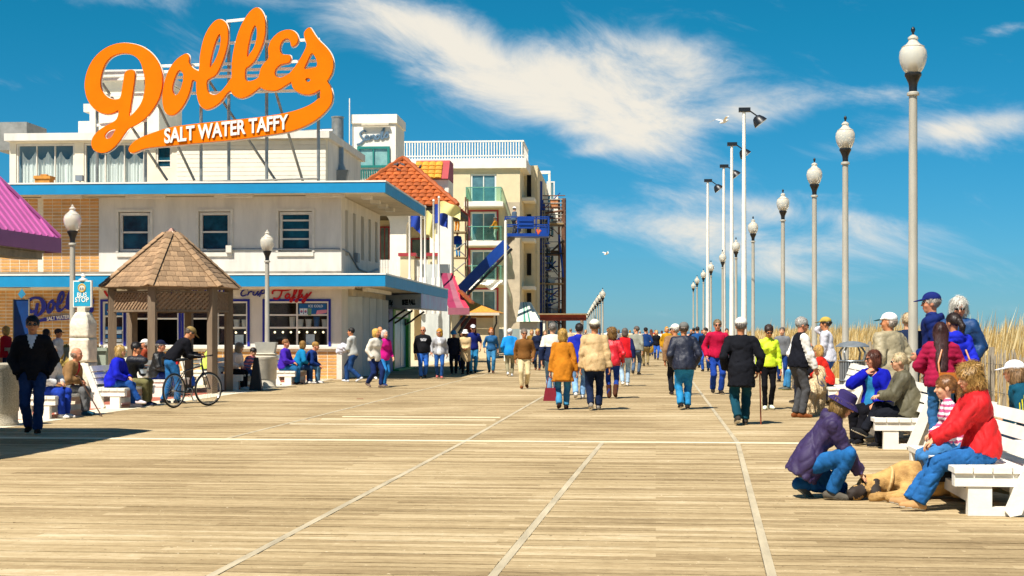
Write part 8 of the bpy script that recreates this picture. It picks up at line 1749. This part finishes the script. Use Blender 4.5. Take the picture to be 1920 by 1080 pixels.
def fur(o, n, ln, col, seed):
    hm_ = o.data; nv = len(hm_.vertices); co = np.empty(nv*3, np.float32); hm_.vertices.foreach_get('co', co); co = co.reshape(-1, 3).astype(float); no = np.empty(nv*3, np.float32); hm_.vertices.foreach_get('normal', no); no = no.reshape(-1, 3).astype(float)
    r = np.random.default_rng(seed); ix = r.integers(0, nv, n); p_, n_ = co[ix], no[ix]; dv = np.array([0, -.5, -.8])+r.normal(size=p_.shape)*.35; dv = dv-(dv*n_).sum(1)[:, None]*n_*.8; dv /= np.maximum(np.linalg.norm(dv, axis=1), 1e-6)[:, None]; sd_ = np.cross(dv, n_); l_ = r.uniform(.5, 1.2, n)[:, None]*ln
    a1 = p_+dv*l_*.5+n_*l_*.22; a2 = p_+dv*l_+n_*l_*.12; w_ = .0022; V = np.stack([p_-sd_*w_, p_+sd_*w_, a1+sd_*w_, a1-sd_*w_, a2+sd_*.0004, a2-sd_*.0004], 1).reshape(-1, 3); b6 = (np.arange(n)*6)[:, None]
    q = link('fur', np_mesh('fur', V, np.concatenate([b6+np.array([[0, 1, 2, 3]]), b6+np.array([[3, 2, 4, 5]])])), o, [strand_mat(col)]); q['kind'] = 'stuff'
fur(dg, 9000, .05, '#dcc096', 3); 
# ================================================================== bicycle
bk = empty('bicycle', G(359, 763), 27, 'black hybrid bicycle with blue bottle held upright by the bending person', 'bicycle'); m_tyre = mat('black_rubber', '#121212', .8, .15, 9); m_alu = mat('silver_alloy', '#b4b4b0', .3, .08, 5, metal=.8); m_fr = mat('black_frame_paint', '#15171d', .3, .1, 5, spec=.6)
def wheel(y, rot=0):
    w = empty('wheel', (0, y, .345)); w.parent = bk; w.rotation_euler = (0, 0, rot)
    ring = lambda r: [(0, r*math.cos(a), r*math.sin(a)) for a in [2*math.pi*k/36 for k in range(36)]]
    MB().tube(ring(.325), .019, 7, closed=True).build('tyre', m_tyre, w, True); MB().tube(ring(.302), .011, 6, closed=True).build('rim', m_alu, w, True)
    sp_ = MB()
    for k in range(28): a = 2*math.pi*k/28; sp_.tube([(.02*(-1)**k, .018*math.cos(a+.6*(-1)**k), .018*math.sin(a+.6*(-1)**k)), (0, .30*math.cos(a), .30*math.sin(a))], .0016, 4)
    o = sp_.build('spokes', m_alu, w); o['kind'] = 'stuff'; MB().tube([(-.045, 0, 0), (.045, 0, 0)], .018, 8).build('hub', m_alu, w, True)
    return w
wheel(-.53); wheel(.53, -.25)
BBp, ST, HT, HD, RA, FA = (0, -.09, .29), (0, -.21, .72), (0, .33, .82), (0, .37, .68), (0, -.53, .345), (0, .53, .345)
fm = MB()
for a, b, r_ in ((BBp, ST, .016), (ST, HT, .016), (BBp, HD, .019), (HT, HD, .02)): fm.tube([a, b], r_, 8)
for s in (-.05, .05): fm.tube([(s*.4, *ST[1:]), (s, *RA[1:])], .009, 6); fm.tube([(s*.5, *BBp[1:]), (s, *RA[1:])], .010, 6)
fm.build('frame', m_fr, bk, True); fk = MB()
for s in (-.05, .05): fk.tube([(s*.4, HD[1], HD[2]), (s, .42, .58), (s, *FA[1:])], .011, 6)
fk.build('fork', m_fr, bk, True)
MB().tube([ST, (0, -.26, .92)], .013, 8).build('seat_post', m_alu, bk, True)
sdf_obj('saddle', [('u', Cone((0, -.36, .945), (0, -.26, .95), .075, .06, (0, 0, 1), .42), .03), ('u', Cone((0, -.26, .95), (0, -.11, .945), .05, .022, (0, 0, 1), .6), .03)], .01, [m_tyre], bk)
MB().tube([HT, (0, .31, .97), (0, .36, 1.0)], .014, 8).build('stem', m_fr, bk, True)
MB().tube([(-.30, .28, 1.03), (-.18, .34, 1.02), (0, .36, 1.0), (.18, .34, 1.02), (.30, .28, 1.03)], .012, 8).build('handlebar', m_fr, bk, True)
for s in (-1, 1): MB().tube([(s*.30, .28, 1.03), (s*.20, .33, 1.022)], .017, 8).build('grip', m_tyre, bk, True)
MB().tube([(.03, BBp[1]+.09*math.cos(a), BBp[2]+.09*math.sin(a)) for a in [2*math.pi*k/24 for k in range(24)]], .006, 6, closed=True).build('chainring', m_alu, bk, True)
MB().bar((.05, BBp[1], BBp[2]), (.07, BBp[1]+.06, BBp[2]-.16), .02).bar((.07, BBp[1]+.06, BBp[2]-.165), (.15, BBp[1]+.06, BBp[2]-.165), .05, .02).bar((-.05, BBp[1], BBp[2]), (-.07, BBp[1]-.06, BBp[2]+.16), .02).bar((-.07, BBp[1]-.06, BBp[2]+.165), (-.15, BBp[1]-.06, BBp[2]+.165), .05, .02).build('cranks', m_alu, bk)
MB().lathe([(.035, 0), (.037, .13), (.02, .16), (.02, .19)], (0, .06, .42), 10).build('water_bottle', mat('bottle_blue', '#1c4fb0', .3), bk, True)
MB().box((-.02, -.45, .86), (.02, -.40, .91)).build('rear_light', mat('red_plastic', '#c01818', .3), bk)
# ================================================================== closing small prints on clothes
